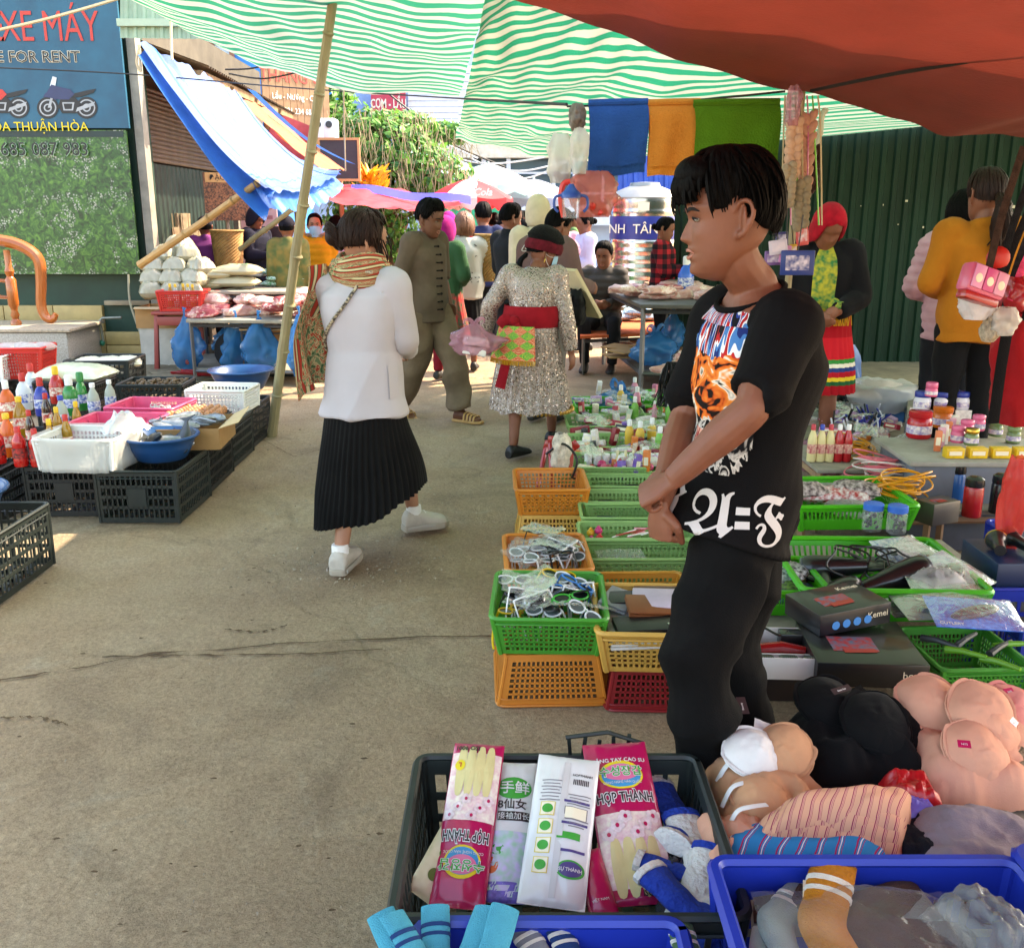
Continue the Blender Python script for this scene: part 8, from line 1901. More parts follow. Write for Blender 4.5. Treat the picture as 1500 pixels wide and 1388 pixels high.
blister('blue and silver knife card behind the hair dryers',(r2.x+.16,r2.y+.15,.345),(RAD(25),0,RAD(20)),.20,.12,'#2c5a9c','#c8d4dc','TOOL')
blister('grey flame gun card with a red header',(r2.x+.22,r2.y+.02,.345),(RAD(20),RAD(-10),RAD(40)),.13,.26,'#c9c4c0','#8f8a88','FLAME GUN')
blister('white flame gun card lying on the tray corner',(r2.x+.25,r2.y-.11,.35),(RAD(14),RAD(-8),RAD(30)),.15,.22,'#d8d8dc','#a8b0c0','FLAME GUN')
o=pbg_('crumpled clear bag with red tips in the dryer tray',(r2.x+.16,r2.y-.18,.31),(.16,.12,.08),film('film_shiny','#f4f0f0'),.4,97,cr=.4)
pbx=fat_(1163,962,.30,.24);o=emp_('clipper_box',(pbx.x,pbx.y,.222),RAD(-3),'open white hair clipper box with comb attachments','box')
wbx=pls_('box_white','#cfcdc9',rough=.5)
for c,s_ in(((0,-.11,.035),(.22,.006,.07)),((0,.11,.035),(.22,.006,.07)),((-.107,0,.035),(.006,.214,.07)),((.107,0,.035),(.006,.214,.07)),((0,0,.004),(.208,.214,.006)),((0,-.05,.03),(.208,.006,.05))):MB().box(c,s_).build('wall',wbx,o,bevel=.002)
for k in range(3):
 MB().box((-.07+.07*k,-.082,.05),(.05,.035,.02)).build('comb',BKP,o,bevel=.003)
 for j in range(7):MB().box((-.09+.07*k+.0065*j,-.104,.062),(.003,.012,.02)).build('comb_tooth',BKP,o)
MB().tube([(-.10,.0,.04),(0,.01,.045),(.07,.0,.04)],[.018,.022,.016],10).build('clipper',pls_('clipper_red','#8a1418',rough=.2),o,smooth=True);MB().box((.04,.07,.05),(.07,.05,.05)).build('charger',BKP,o,bevel=.005)
MB().tube([(-.08,.06,.06),(-.05,.09,.08),(.0,.05,.07),(.03,.07,.075)],.004,6,smoothn=5).build('charger_cord',BKP,o,smooth=True)
def pbx_(label,loc,rz,s_,c,front,topt,tilt=(0,0),icons=None):
 o=emp_('printed_box',loc,0,label,'box',None);o.rotation_euler=(tilt[0],tilt[1],rz)
 MB().box((0,0,s_[2]/2),s_).build('carton',mat('boxcol_'+c,c,rough=.35,var=.15,scale=8,coat=.3),o,bevel=.002)
 if front:txm_('lettering',front,s_[2]*.42,cream,o,(s_[0]*.46,-s_[1]/2-.001,s_[2]*.42),(pi/2,0,0),.0004,'RIGHT')
 if topt:txm_('lettering',topt,s_[1]*.16,cream,o,(s_[0]*.44,s_[1]*.25,s_[2]+.001),(0,0,0),.0004,'RIGHT')
 MB().box((-s_[0]*.08,-s_[1]*.05,s_[2]+.0008),(s_[0]*.42,s_[1]*.34,.001)).build('picture',LAB('#5a6a80','#b02a24'),o)
 MB().tube([(-s_[0]*.2,-s_[1]*.22,s_[2]+.002),(s_[0]*.1,-s_[1]*.2,s_[2]+.002)],(.014,.001),8,up=(0,1,0)).build('picture',pls_('pic_red','#a82820'),o)
 for k in range(icons or 0):
  q_=MB().lathe([(s_[2]*.2,0),(s_[2]*.2,.001)],16).build('icon',pls_('icon_blue','#3f8ad0'),o);q_.location=(-s_[0]*.28+s_[0]*.15*k,-s_[1]/2-.0005,s_[2]*.4);q_.rotation_euler=(pi/2,0,0)
 return o
p=fat_(1262,925,.32,.2);pbx_('black clipper carton with round blue icons lying askew',(p.x-.03,p.y+.04,.305),RAD(18),(.26,.19,.07),'#17181e','Kemei','Kemei',(0,RAD(-3)),4)
p=fat_(1285,985,.26,.26);pbx_('larger black carton printed with red clippers under the askew one',(p.x-.01,p.y,.222),RAD(-4),(.32,.30,.075),'#121214','boxg',None)
p=fat_(1180,1000,.2,.2);pbx_('black and white carton beside the trouser leg',(p.x,p.y+.06,.10),RAD(-2),(.2,.18,.08),'#1a1416','BUXIA',None)
for k,(px_,py_,z,rz_)in enumerate(((1345,895,.27,12),(1375,900,.30,4),(1395,880,.31,-8))):
 p=on(px_,py_,z);blister(['clear tool blister with black backing beside the cartons','clear tool blister with grey backing','clear tool blister with green handle'][k],(p.x,p.y+.02,z+.02),(RAD(8),jit(.1),RAD(rz_)),.26,.16,['#2a2c2e','#6a6e70','#3a4a44'][k],None,group='tool blisters')
p=on(1425,905,.33);blister('bright blue blister card of a folding knife on top',(p.x,p.y,.345),(RAD(14),RAD(2),RAD(-5)),.27,.16,'#1f4ab8','#3a7ae0','CUTLERY',group='blue knife card')
p=fat_(1455,985,.26,.26);crt_('green small-hole basket behind the peach bras',(p.x,p.y+.06,.12),RAD(3),.28,.3,.13,C_GRN,nx=18,ny=6,fr=.4,rim=.009,taper=.88,**BK)
for k in range(6):o=MB().tube([(0,0,0),(.05,0,.005),(.12,0,0)],[.012,.010,.007],8).build('pocket_tool',pls_('tool_c%d'%(k%2),['#3a3c3e','#6aa82c'][k%2]),None,smooth=True);o.location=(p.x-.1+.04*k,p.y+.06+jit(.08),.25);o.rotation_euler=(0,-.1,jit(1.));tag(o,'%s pocket tool in the small green basket'%['grey','green'][k%2],'tool','%s pocket tools'%['grey','green'][k%2])
for k,(px_,py_,z)in enumerate(((1500,980,0),(1510,850,.0))):
 p=on(px_,py_,.1);crt_(['royal blue slotted crate beside the small green basket','royal blue slotted crate behind the knife cards'][k],(p.x+.18,p.y+.1,0),0,.5,.36,.27,C_ROY,nx=12,ny=4,fr=.35,rim=.01,taper=.97)
p=fat_(1490,850,.3,.3);nb_=MB().box((0,0,.06),(.34,.28,.12)).build('navy_box',pls_('box_navy','#1c2a4a'),None,bevel=.006);nb_.location=(p.x+.1,p.y,.24);tag(nb_,'navy blue box carrying head torches','box')
o=MB().box((0,0,.12),(.34,.28,.238)).build('box_support',greyw,None);o.location=(p.x+.1,p.y,0);tag(o,'wooden block under the navy box','block')
def torch(label,loc,rz,c):
 o=emp_('head_torch',loc,0,label,'torch','torches');o.rotation_euler=(RAD(90),0,rz)
 MB().lathe([(.036,.0),(.038,.012),(.030,.03),(.022,.05),(.020,.12),(.02,.13)],18).build('body',pls_('torch_black','#17181a',rough=.3),o,smooth=True,angle=40);MB().lathe([(.034,-.002),(.012,.012),(.002,.014)],18,cap=False).build('reflector',steel,o,smooth=True);MB().lathe([(.037,-.004),(.039,0),(.037,.006)],18,cap=False).build('bezel',mat('gold','#c9a24a',metal=1,rough=.3),o,smooth=True);return o
for k,(px_,py_)in enumerate(((1462,800),(1480,795),(1495,770))):p=on(px_,py_,.38);torch('black torch with a gold bezel on the navy box',(p.x,p.y+.02,.40),RAD(-20+25*k),None)
for k,(px_,py_,c,nm)in enumerate(((1430,757,'#a81c20','red'),(1405,735,'#1f5a9c','blue'),(1445,722,'#1f8a86','teal'),(1470,752,'#1a1a1c','black'))):
 p=on(px_,py_,.25);o=emp_('thermos_flask',(p.x,p.y+.05,.24),0,'%s metal thermos flask with a black lid'%nm,'flask',None);MB().lathe([(.040,0),(.042,.005),(.042,.13),(.038,.14)],20).build('body',pls_('flask_'+nm,c,rough=.25),o,smooth=True,angle=50);MB().lathe([(.040,.14),(.042,.15),(.040,.175),(.025,.185),(.01,.187)],20).build('lid',pls_('lid_black','#18181a',rough=.25),o,smooth=True,angle=50)
p=fat_(1470,760,.23,.4);o=trs_('low_stand','low wooden stand under the flasks',[(p.x-.25,p.y-.1),(p.x+.4,p.y-.1),(p.x+.4,p.y+.35),(p.x-.25,p.y+.35)],.238,greyw,bw,None,.02)
p=on(1365,760,.25);pbx_('stack of grey carton packs beside the blue lid jars',(p.x+.02,p.y,.24),RAD(25),(.16,.1,.1),'#4a443e',None,None)
p=at(1490,700,3.4);fbg_('wrapped_bottle','red wrapped spray bottle leaning at the stall edge',(p.x,3.4,.36),(.10,.10,.34),film('film_red','#e0504a',.6,.12,30),5,'bottle',knot=False)
pg=fat_(1425,676,.446,.5);ch=emp_('grey_chest',(pg.x+.12,pg.y,0),RAD(-2),'grey wooden chest carrying jars and yellow cartons','chest')
MB().box((0,0,.21),(.74,.48,.42)).build('body',mat('chest_grey','#6a6f78',rough=.7,var=.2,scale=5),ch,bevel=.005);MB().box((0,0,.432),(.8,.52,.024)).build('top',mat('chest_top','#9a968c',rough=.7,var=.25),ch,bevel=.005)
zc=.446
for k in range(5):
 p=on(1400+34*k,672,zc);cts_('yellow cream carton in a row on the grey chest',(p.x,p.y+.03,zc),(.085,.05,.05),mat('carton_yellow','#d8ae20',rough=.4,var=.2,scale=40),jit(.08),'yellow cream cartons')
def jar(label,loc,r,h,bm_,lm__,group,lidh=.025):
 o=emp_('cosmetics_jar',loc,rnd.uniform(0,6),label,'jar',group);MB().lathe([(r*.92,0),(r,.006),(r,h*.75),(r*.9,h*.9),(r*.8,h)],20).build('body',bm_,o,smooth=True,angle=50);MB().lathe([(r*.92,h*.98),(r*.95,h),(r*.95,h+lidh),(r*.85,h+lidh+.004)],20).build('lid',lm__,o,smooth=True,angle=50)
 MB().lathe([(r*1.01,h*.22),(r*1.01,h*.62)],20,cap=False).build('label',LAB('#e6dcd8','#8a7ab0'),o,smooth=True);return o
jw=pls_('jar_white','#d8d4dc');jb=pls_('lid_royal','#22348c');jr=pls_('jar_red','#b01c24',rough=.2);jp=pls_('jar_pink','#d8648a',rough=.25);jg=mat('jar_glass','#8aa06a',rough=.08,trans=.4,coat=.6);jo=pls_('jar_orange','#c8641c',rough=.2)
p=on(1345,640,zc);jar('big red cream jar on the grey chest',(p.x,p.y,zc),.062,.11,jr,jr,None)
p=on(1385,628,zc);jar('orange cream jar beside the big red one',(p.x,p.y+.05,zc),.055,.085,jo,jo,None)
for k,px_ in enumerate((1363,1392,1421)):
 p=on(px_,608,.52);jar('white cream jar with a blue lid on the grey chest',(p.x,p.y+.12,zc+.085),.045,.07,jw,jb,'white jars with blue lids')
 o=MB().box((0,0,.0425),(.09,.09,.085)).build('carton_stack',mat('carton_ivory','#e6dcd6'),None);o.location=(p.x,p.y+.12,zc);tag(o,'ivory carton raising a white cream jar','carton','ivory cartons')
p=on(1380,590,.62);jar('small pink jar stacked on the white jars',(p.x,p.y+.14,zc+.085+.10),.032,.045,jp,jp,None)
for k,(px_,py_,m_,nm)in enumerate(((1418,648,jp,'pink'),(1435,640,jp,'pink'),(1425,662,jg,'gold glass'),(1405,658,jp,'pink'),(1462,640,jg,'green glass'),(1488,650,jg,'green glass'),(1452,620,pls_('jar_green','#2f8a3e'),'green'))):
 p=on(px_,py_,zc);jar('%s cosmetics jar among the cartons'%nm,(p.x,p.y+.03,zc+.03*(k<4)),.034,.06,m_,m_ if k!=2 else mat('gold','#c9a24a'),'%s jars'%nm,.018)
for k in range(6):p=on(1372+5*k,660-5*k,zc);cts_('%s slim carton leaning on the jars'%['salmon','rose','ivory'][k%3],(p.x,p.y,zc),(.03,.03,.10),mat('slim%d'%(k%3),['#d87a50','#d8a0b0','#e6dcd0'][k%3],rough=.4),jit(.4),'%s slim cartons'%['salmon','rose','ivory'][k%3],tilt=(jit(.15),jit(.1)))
for k,(px_,py_,c,nm,n_)in enumerate(((1300,690,'#d86a78','pink and white',16),(1330,722,'#d8901c','orange',12),(1255,665,'#d8901c','orange',8))):
 p=on(px_,py_,.36);cm_=pls_('cable_'+c,c);cw_=pls_('cable_pale','#e0cfcb')
 co=emp_('cable_coil',(p.x,p.y+.08,.34),0,'%s coiled cable heap on the stand%s'%(nm,'' if k<2 else ' beside the lotion bottles'),'cable',None)
 for j in range(n_):
  r_=rnd.uniform(.06,.13);cc=V((jit(.03),jit(.03),.012*(j%6)));tx,ty=jit(.35),jit(.35)
  MB().tube([cc+V((r_*1.15*cos(a),r_*.8*sin(a),r_*(tx*cos(a)+ty*sin(a))))for a in np.linspace(0,2*pi,30)],.0042,5,cap=False).build('loop',cm_ if j%3 else cw_ if k==0 else cm_,co,smooth=True)
p=fat_(1290,700,.3,.4);trs_('low_stand','low wooden stand under the coiled cables',[(p.x-.3,p.y-.15),(p.x+.16,p.y-.15),(p.x+.16,p.y+.4),(p.x-.3,p.y+.4)],.33,greyw,bw,None,.02)
for k in range(5):
 p=on(1192+13*k,680,.33);btl_('slim','%s lotion bottle beside the coiled cables'%('cream' if k<3 else 'red and white'),(p.x,p.y+.05,.335),pls_('bottle_cream','#d8c890')if k<3 else jr,[pls_('cap_rose','#c02a3a'),cap_b,pls_('cap_rose','#c02a3a'),cap_w,cap_w][k],'cream lotion bottles' if k<3 else 'red lotion bottles',.85,LAB('#e0b8a0','#b04a50'))
for k in range(42):
 p=on(rnd.uniform(1185,1330),rnd.uniform(585,650),.36);i=rnd.randrange(12)
 cts_('%s small carton in the jumble beyond the cables'%nmz[i],(p.x,p.y+.05,.34+rnd.uniform(0,.05)),(rnd.uniform(.04,.12),.03,.03),mat('carton_'+nmz[i],cols[i]),jit(1.5),'%s jumble cartons'%nmz[i],tilt=(jit(.3),jit(.3)))
for k in range(22):
 p=on(rnd.uniform(1185,1345),rnd.uniform(585,660),.40);sleeve('clear packet in the jumble beyond the cables',(p.x,p.y+.05,.40+rnd.uniform(0,.04)),(jit(.4),jit(.4),jit(1.5)),.18,.13,'clear packets in the jumble',seed=k+120)
for k in range(40):
 p=on(rnd.uniform(1225,1310),rnd.uniform(605,640),.40);o=MB().tube([(0,0,-.03),(0,0,.07)],.005,6).build('pen',pls_('pen%d'%(k%3),['#1c2a8a','#c8ccd4','#17181a'][k%3]),None,smooth=True);o.location=(p.x,p.y+.1,.40);o.rotation_euler=(jit(.8),jit(.8),0);tag(o,'%s pen in the bundle beyond the cables'%['blue','silver','black'][k%3],'pen','%s pens'%['blue','silver','black'][k%3])
pbg_('black and silver foil bag lying in the jumble',(on(1250,600,.4).x,on(1250,600,.4).y+.15,.36),(.42,.26,.17),mat('foil_black','#4a5058',rough=.18,metal=.9,var=.8,scale=9,col2='#0f1012'),.2,130,name='foil_bag',cr=.35)
trs_('long_stand','long low stand under the jumble of small goods',[(on(1190,660,.33).x,on(1190,660,.33).y),(on(1340,660,.33).x,on(1340,660,.33).y),(on(1340,570,.33).x,on(1340,570,.33).y),(on(1190,570,.33).x,on(1190,570,.33).y)],.33,greyw,bw,None,.02)
p=at(1287,575,5.9);bi=emp_('waste_bin',(p.x,5.9,.12),0,'blue bucket lined with a clear plastic bag before the fence','bin')
MB().lathe([(.15,0),(.155,.01),(.185,.36),(.19,.37),(.18,.36),(.15,.02)],24,cap=False).build('bucket',pls_('bucket_blue','#1a5aa0',rough=.4),bi,smooth=True,angle=50)
e=MB();e.grid(lambda u,v_:V(((.195+.03*sin(pi*v_)+.012*noise.noise(V((cos(2*pi*u)*4,sin(2*pi*u)*4,v_*4))))*cos(2*pi*u)*(1-.35*max(0,v_-.6)*2.),(.195+.03*sin(pi*v_)+.012*noise.noise(V((cos(2*pi*u)*4,sin(2*pi*u)*4,v_*4))))*sin(2*pi*u)*(1-.35*max(0,v_-.6)*2.),.28+.16*sin(pi*.6*v_)+.02*noise.noise(V((u*20,v_*4,3))))),60,14,uv=False);e.build('liner',milky,bi,smooth=True,angle=180)
p=at(1232,545,6.3);fbg_('blue_sack','tall blue woven sack leaning by the fence',(p.x,6.35,.12),(.34,.28,.62),mat('sack_blue','#1c5a9a',rough=.6,var=.25,scale=8),61,'sack',knot=False)
for k,(px_,Y,m_,nm)in enumerate(((1345,6.6,bluef,'blue'),(1372,6.3,film('pink_film','#e8b0c4'),'pink'),(1225,5.4,film('pink_film','#e8b0c4'),'pale pink'))):
 p=at(px_,560,Y);fbg_('crumpled_bag','crumpled %s plastic bag on the pavement by the fence'%nm,(p.x,Y,.12),(.4,.3,.2),m_,70+k,crumple=.4,knot=False)
o=trs_('plank_bench','short bench of cream bars behind the jars',[(on(1330,600,.5).x,on(1330,600,.5).y),(on(1400,600,.5).x,on(1400,600,.5).y),(on(1400,578,.5).x,on(1400,578,.5).y),(on(1330,578,.5).x,on(1330,578,.5).y)],.48,greyw,steelg)
# ------------------------------------------------------------------ foreground: glove crate, blue baskets, folded clothes
zr=.30
fl,fr_,bl_,br_=on(597,1345,zr),on(1035,1340,zr),on(614,1118,zr),on(1042,1100,zr)
cxx=(fl.x+fr_.x+bl_.x+br_.x)/4;cyy=(fl.y+fr_.y+bl_.y+br_.y)/4;gw,gd=(br_.x-bl_.x+fr_.x-fl.x)/2+.03,abs(bl_.y-fl.y)+.02
gcr=crt_('battered black crate of packaged rubber gloves with a broken back rim',(cxx,cyy,.0),0,gw,gd,zr,C_BLK,nx=18,ny=4,fr=.36,rim=.011,taper=.93,mar=(.05,.05,.1,.14),key='gloves')
e=MB()
for k,(x,h)in enumerate(((-.02,.05),(.015,.06),(.05,.045),(.085,.055),(.12,.06),(.155,.04))):e.box((cxx+x+.05,cyy+gd/2+.004,zr+h/2),(.009,.006,h),(jit(.15),jit(.2),0))
e.tube([(cxx+.02,cyy+gd/2+.004,zr+.052),(cxx+.12,cyy+gd/2+.004,zr+.066),(cxx+.2,cyy+gd/2,zr+.04)],(.006,.005),6);e.M=MX();o=e.build('broken_slat',C_BLK,gcr);o.location=-V(gcr.location)
def pouch(label,loc,rot,w_,h,base,bulge=.022,name='glove_packet',cat='packet',film_=True):
 o=emp_(name,loc,0,label,cat);o.rotation_euler=rot;sd=rnd.uniform(0,50)
 def zf(x,y):
  u,v_=x/w_+.5,y/h;q=max(0.,sin(pi*min(1,max(0,u))))**.5*max(0.,sin(pi*min(1,max(0,v_))))**.35
  return bulge*q+.0035*noise.noise(V((x*22+sd,y*16,sd)))+.002*noise.noise(V((x*60,y*50+sd,sd)))
 e=MB();e.grid(lambda u,v_:V(((u-.5)*w_,v_*h,zf((u-.5)*w_,v_*h))),30,44);e.grid(lambda u,v_:V(((.5-u)*w_,v_*h,-.3*zf((u-.5)*w_,v_*h))),8,10)
 e.build('pouch',base,o,smooth=True,angle=180)
 o.__class__;P_=dict(o=o,w=w_,h=h,z=zf);return P_
def p_patch(P_,fn,mt,n=18,m=12,lift=.0012,name='printed_patch'):
 e=MB();
 def g(u,v_):x,y=fn(u,v_);return V((x,y,P_['z'](x,y)+lift))
 e.grid(g,n,m);return e.build(name,mt,P_['o'],smooth=True,angle=180)
def p_rect(P_,x,y,a,b,mt,rot=0.,**k):
 c,s=cos(rot),sin(rot);return p_patch(P_,lambda u,v_:(x+(u-.5)*a*c-(v_-.5)*b*s,y+(u-.5)*a*s+(v_-.5)*b*c),mt,**k)
def p_ell(P_,x,y,a,b,mt,r0=0.,**k):return p_patch(P_,lambda u,v_:(x+a*lp_(r0,1,v_)*cos(2*pi*u),y+b*lp_(r0,1,v_)*sin(2*pi*u)),mt,n=28,m=5,**k)
def p_text(P_,s,x,y,size,mt,rot=0.,bold=0.,sx=1.,lift=.0022,align='CENTER'):
 t=txm_('lettering',s,size,mt,P_['o'],(0,0,0),(0,0,0),0.,align,1,bold);c,sn=cos(rot),sin(rot);me=t.data
 bm=bmesh.new();bm.from_mesh(me);bmesh.ops.triangulate(bm,faces=bm.faces)
 for v_ in bm.verts:
  X=x+v_.co.x*sx*c-v_.co.y*sn;Y=y+v_.co.x*sx*sn+v_.co.y*c;v_.co=V((X,Y,P_['z'](X,Y)+lift))
 bm.to_mesh(me);bm.free();return t
mag=mat('print_magenta','#b0124e',rough=.3,var=.06,coat=.5);pwhite=mat('print_pack_white','#d4d2d0',rough=.3,var=.06,coat=.4);glv=mat('glove_cream','#cdbd86',rough=.35,var=.12,scale=10,coat=.4);ink=mat('print_ink_dark','#2a2024',rough=.4);yel=mat('print_yellow','#d8c020');grnp=mat('print_green','#2f9a3a',rough=.4);blup=mat('print_sky','#2a8ab8',rough=.4);orch=mat('orchid_print','#d8a8b0',rough=.35,var=.9,col2='#e6dcc8',scale=60,detail=2,coat=.4);purp=mat('band_purple','#4a3f78',rough=.4);pet=mat('petal_print','#dcc4c4',rough=.35,var=.25,scale=90,coat=.4)
def hop_thanh(P_,flip):
 w_,h=P_['w'],P_['h'];Y=(lambda y:h-y)if flip else(lambda y:y);X=(lambda x:-x)if flip else(lambda x:x);r=pi if flip else 0.
 p_rect(P_,0,Y(h*.30),w_*.96,h*.44,orch,lift=.001)
 for k in range(4):p_patch(P_,lambda u,v_,k=k:(X(-w_*.27+w_*.18*k+w_*.094*math.copysign(abs(cos(2*pi*u))**.6,cos(2*pi*u))*v_),Y(h*.20+h*.17*sin(2*pi*u)*v_)),glv,n=20,m=4,lift=.0022+.0001*k)
 p_ell(P_,X(0),Y(h*.76),w_*.34,h*.095,yel,lift=.0018);p_ell(P_,X(0),Y(h*.755),w_*.30,h*.078,blup,lift=.0024);p_ell(P_,X(0),Y(h*.775),w_*.27,h*.055,mat('print_rose2','#d86a90',rough=.4),lift=.0030)
 p_text(P_,'\uc218\uc131\uc7a5\uac11',X(0),Y(h*.755),h*.072,pwhite,r,.0016,1.,.0040);p_text(P_,'\uc218\uc131\uc7a5\uac11',X(0),Y(h*.755),h*.072,grnp,r,.0004,1.,.0044)
 p_text(P_,'C\u00d4NG NGH\u1ec6 H\u00c0N QU\u1ed0C',X(0),Y(h*.70),h*.022,pwhite,r,.0,.9,.0036)
 p_text(P_,'H\u1ee2P TH\u00c0NH',X(0),Y(h*.585),h*.085,pwhite,r,.0028,4.7*w_,.0024);p_text(P_,'H\u1ee2P TH\u00c0NH',X(0),Y(h*.585),h*.085,ink,r,.0006,4.7*w_,.0028)
 p_text(P_,'ISO 9001',X(w_*.2),Y(h*.035),h*.045,ink,r,.0005,.9,.0042);p_ell(P_,X(w_*.30),Y(h*.17),w_*.10,h*.035,yel,lift=.0036);p_text(P_,'L',X(w_*.30),Y(h*.155),h*.04,redp,r,.0006,1,.0044)
 for k in range(6):
  cx_,cy_=X(-w_*.34+w_*.14*k),Y(h*(.42+.05*((k*7)%3)-.03))
  for j in range(5):a=2*pi*j/5+k;p_ell(P_,cx_+w_*.06*cos(a),cy_+w_*.06*sin(a),w_*.052,w_*.045,pet,lift=.0026+.0002*j)
  p_ell(P_,cx_,cy_,w_*.028,w_*.034,mag,lift=.0040)
z0=.12;tilt=RAD(24)
def gp(px_,py_):p=on(px_,py_,z0+.03);return V((p.x,p.y,z0+.03))
p=gp(668,1352);P1=pouch('pink glove packet with upside-down lettering beside the yellow one',(p.x,p.y+.02,z0+.05),(RAD(30),0,RAD(-7)),.118,.375,mag);hop_thanh(P1,True)
p=gp(632,1350);P0=pouch('yellow and white glove packet at the crate side',(p.x-.02,p.y+.04,z0+.05),(RAD(30),RAD(38),RAD(-8)),.09,.31,LAB('#d8cfae','#cfc6a0'));p_rect(P0,.02,.16,.03,.3,yel);
for k in range(5):p_ell(P0,-.012,.05+.05*k,.012,.014,mat('leaf_print','#5a6a2a'))
p=gp(738,1352);P2=pouch('white glove packet with green logo and purple lilac print',(p.x,p.y+.04,z0+.045),(RAD(27),0,RAD(-3)),.12,.33,pwhite);p_ell(P2,.01,.255,.04,.028,grnp);p_text(P2,'\u624b\u9c9c',.012,.243,.034,pwhite,0,.0005,1,.003);p_text(P2,'618\u4ed9\u5973',-.005,.205,.026,ink,0,.0004);p_rect(P2,.012,.186,.07,.022,ink);p_text(P2,'\u63a5\u8896\u52a0\u957f',.012,.179,.018,pwhite,0,0,1,.003);p_rect(P2,0,.08,.1,.14,LAB('#c8b8dc','#9ac0a8'));p_rect(P2,0,.02,.1,.04,mat('lavender_print','#6a5ab0',rough=.4,var=.5,scale=50));p_ell(P2,-.03,.075,.014,.018,mat('carrot_print','#d8622c'));p_ell(P2,-.02,.11,.016,.012,grnp)
p=gp(806,1356);P3=pouch('white glove packet back side with printed instructions and a barcode',(p.x,p.y+.0,z0+.075),(RAD(27),RAD(2),RAD(-9)),.14,.345,pwhite)
for k in range(4):p_rect(P3,-.032,.205-.042*k,.032,.034,yel);p_rect(P3,-.032,.205-.042*k,.029,.031,cream,lift=.0017);p_ell(P3,-.032,.205-.042*k,.012,.011,grnp,lift=.0022)
for k in range(9):p_rect(P3,.034,.245-.008*k-(.012 if k>5 else 0),.05-.008*(k%3),.0026,mat('tiny_print','#7a7478'))
for k in range(7):p_rect(P3,-.03,.275-.008*k,.045-.007*(k%2),.0024,mat('tiny_print','#7a7478'))
for y in(.228,.176,.115):p_rect(P3,.03,y,.056,.006,purp)
p_rect(P3,.03,.20,.05,.03,mat('tiny_print','#7a7478'));p_rect(P3,.03,.20,.046,.026,cream,lift=.0018)
for k in range(9):p_rect(P3,.018+.004*k,.278,.0022,.014,ink)
p_text(P3,'HOPTHANH',.036,.292,.008,ink,0,.0002);p_ell(P3,.032,.075,.03,.02,grnp);p_ell(P3,.032,.075,.025,.016,purp,lift=.002);p_text(P3,'S\u1ef0 TH\u00c0NH',.032,.071,.010,pwhite,0,.0002,1,.003);p_rect(P3,.02,.147,.05,.016,grnp);p_rect(P3,0,.17,.014,.31,mat('seal_strip','#c4c0be',rough=.3))
p=gp(945,1352);P4=pouch('pink glove packet reading upright with cream gloves printed below',(p.x+.0,p.y+.03,z0+.05),(RAD(29),0,RAD(6)),.15,.375,mag);hop_thanh(P4,False);p_text(P4,'G\u0102NG TAY CAO SU',0,.318,.014,pwhite,0,.0003)
p=gp(880,1358);P5=pouch('small magenta pouch tucked between the white and pink packets',(p.x+.01,p.y+.0,z0+.05),(RAD(25),RAD(-12),RAD(8)),.06,.15,mag);p_text(P5,'VI\u1ec6T NAM',0,.03,.008,pwhite)
def workglove(label,loc,rot,m1,m2,curl,mir=1):
 e=MB();hand(e,(0,0,0),(0,-1,0),(0,0,-1),(mir,0,0),curl,1.15,True,.25);e.tube([(0,.09,0),(0,.03,0),(0,-.02,0)],[(.042,.022),(.038,.02),(.034,.02)],12,up=(1,0,0));o=emp_('work_glove',loc,0,label,'glove','work gloves');o.rotation_euler=rot
 voxel(e,'shell',m1,o,.005,2,lambda co,no:.002*np_noise(co,(60,60,60),3));e=MB();e.tube([(0,.085,0),(0,.1,0)],[(.046,.025),(.046,.025)],12,up=(1,0,0));e.build('cuff',m2,o,smooth=True)
kn_w=clo_('glove_white','#cfccc6',bump=.6,bscale=90);kn_b=clo_('glove_blue','#1c3c9c',bump=.5,bscale=90)
for k,(px_,py_,m1,m2,r_)in enumerate(((990,1185,kn_b,kn_w,(.2,.3,.4)),(1005,1215,kn_b,kn_w,(.3,-.2,2.6)),(1018,1250,kn_w,kn_b,(.2,.1,.2)),(1000,1275,kn_b,kn_w,(.1,.4,1.2)),(1022,1300,kn_w,kn_b,(.3,0,-.5)),(1000,1330,kn_b,kn_w,(.2,.2,.7)))):p=on(px_,py_,.22);workglove('%s knitted work glove in the glove crate'%('blue' if m1 is kn_b else 'white'),(p.x,p.y,.21+.01*(k%3)),r_,m1,m2,.4)
o=pbg_('dark plastic wrap under the work gloves',(on(1000,1290,.2).x,on(1000,1290,.2).y,.12),(.12,.24,.1),film('film_dark','#5a6068',.5,.1,30),0,201,cr=.4)
def big_basket(label,loc,w_,d_,h):return crt_(label,loc,0,w_,d_,h,C_ROY,nx=16,ny=1,fr=.5,rim=.014,taper=.92,mar=(.12,.12,.4,.3),**BK)
pA=on(805,1352,.31);big_basket('royal blue basket of children socks in front of the glove crate',(pA.x,pA.y-.17,.07),.47,.34,.24)
pB=on(1265,1262,.36);wB=on(1470,1262,.36).x-on(1045,1262,.36).x;big_basket('royal blue basket of bagged striped socks',(pB.x,pB.y-.19,.10),wB+.02,.38,.26)
pC=on(1520,1245,.38);big_basket('royal blue basket at the edge beside the sock basket',(pC.x+.14,pC.y-.19,.12),.36,.38,.26)
for(bx_,by_,w_,d_,hh)in((pB.x,pB.y-.19,.4,.3,.1),(pC.x+.14,pC.y-.19,.3,.3,.12),(pA.x,pA.y-.17,.36,.26,.07)):o=MB().box((0,0,hh/2),(w_,d_,hh-.002)).build('box_support',greyw,None);o.location=(bx_,by_,0);tag(o,'wooden block under a royal blue basket','block','blocks under blue baskets')
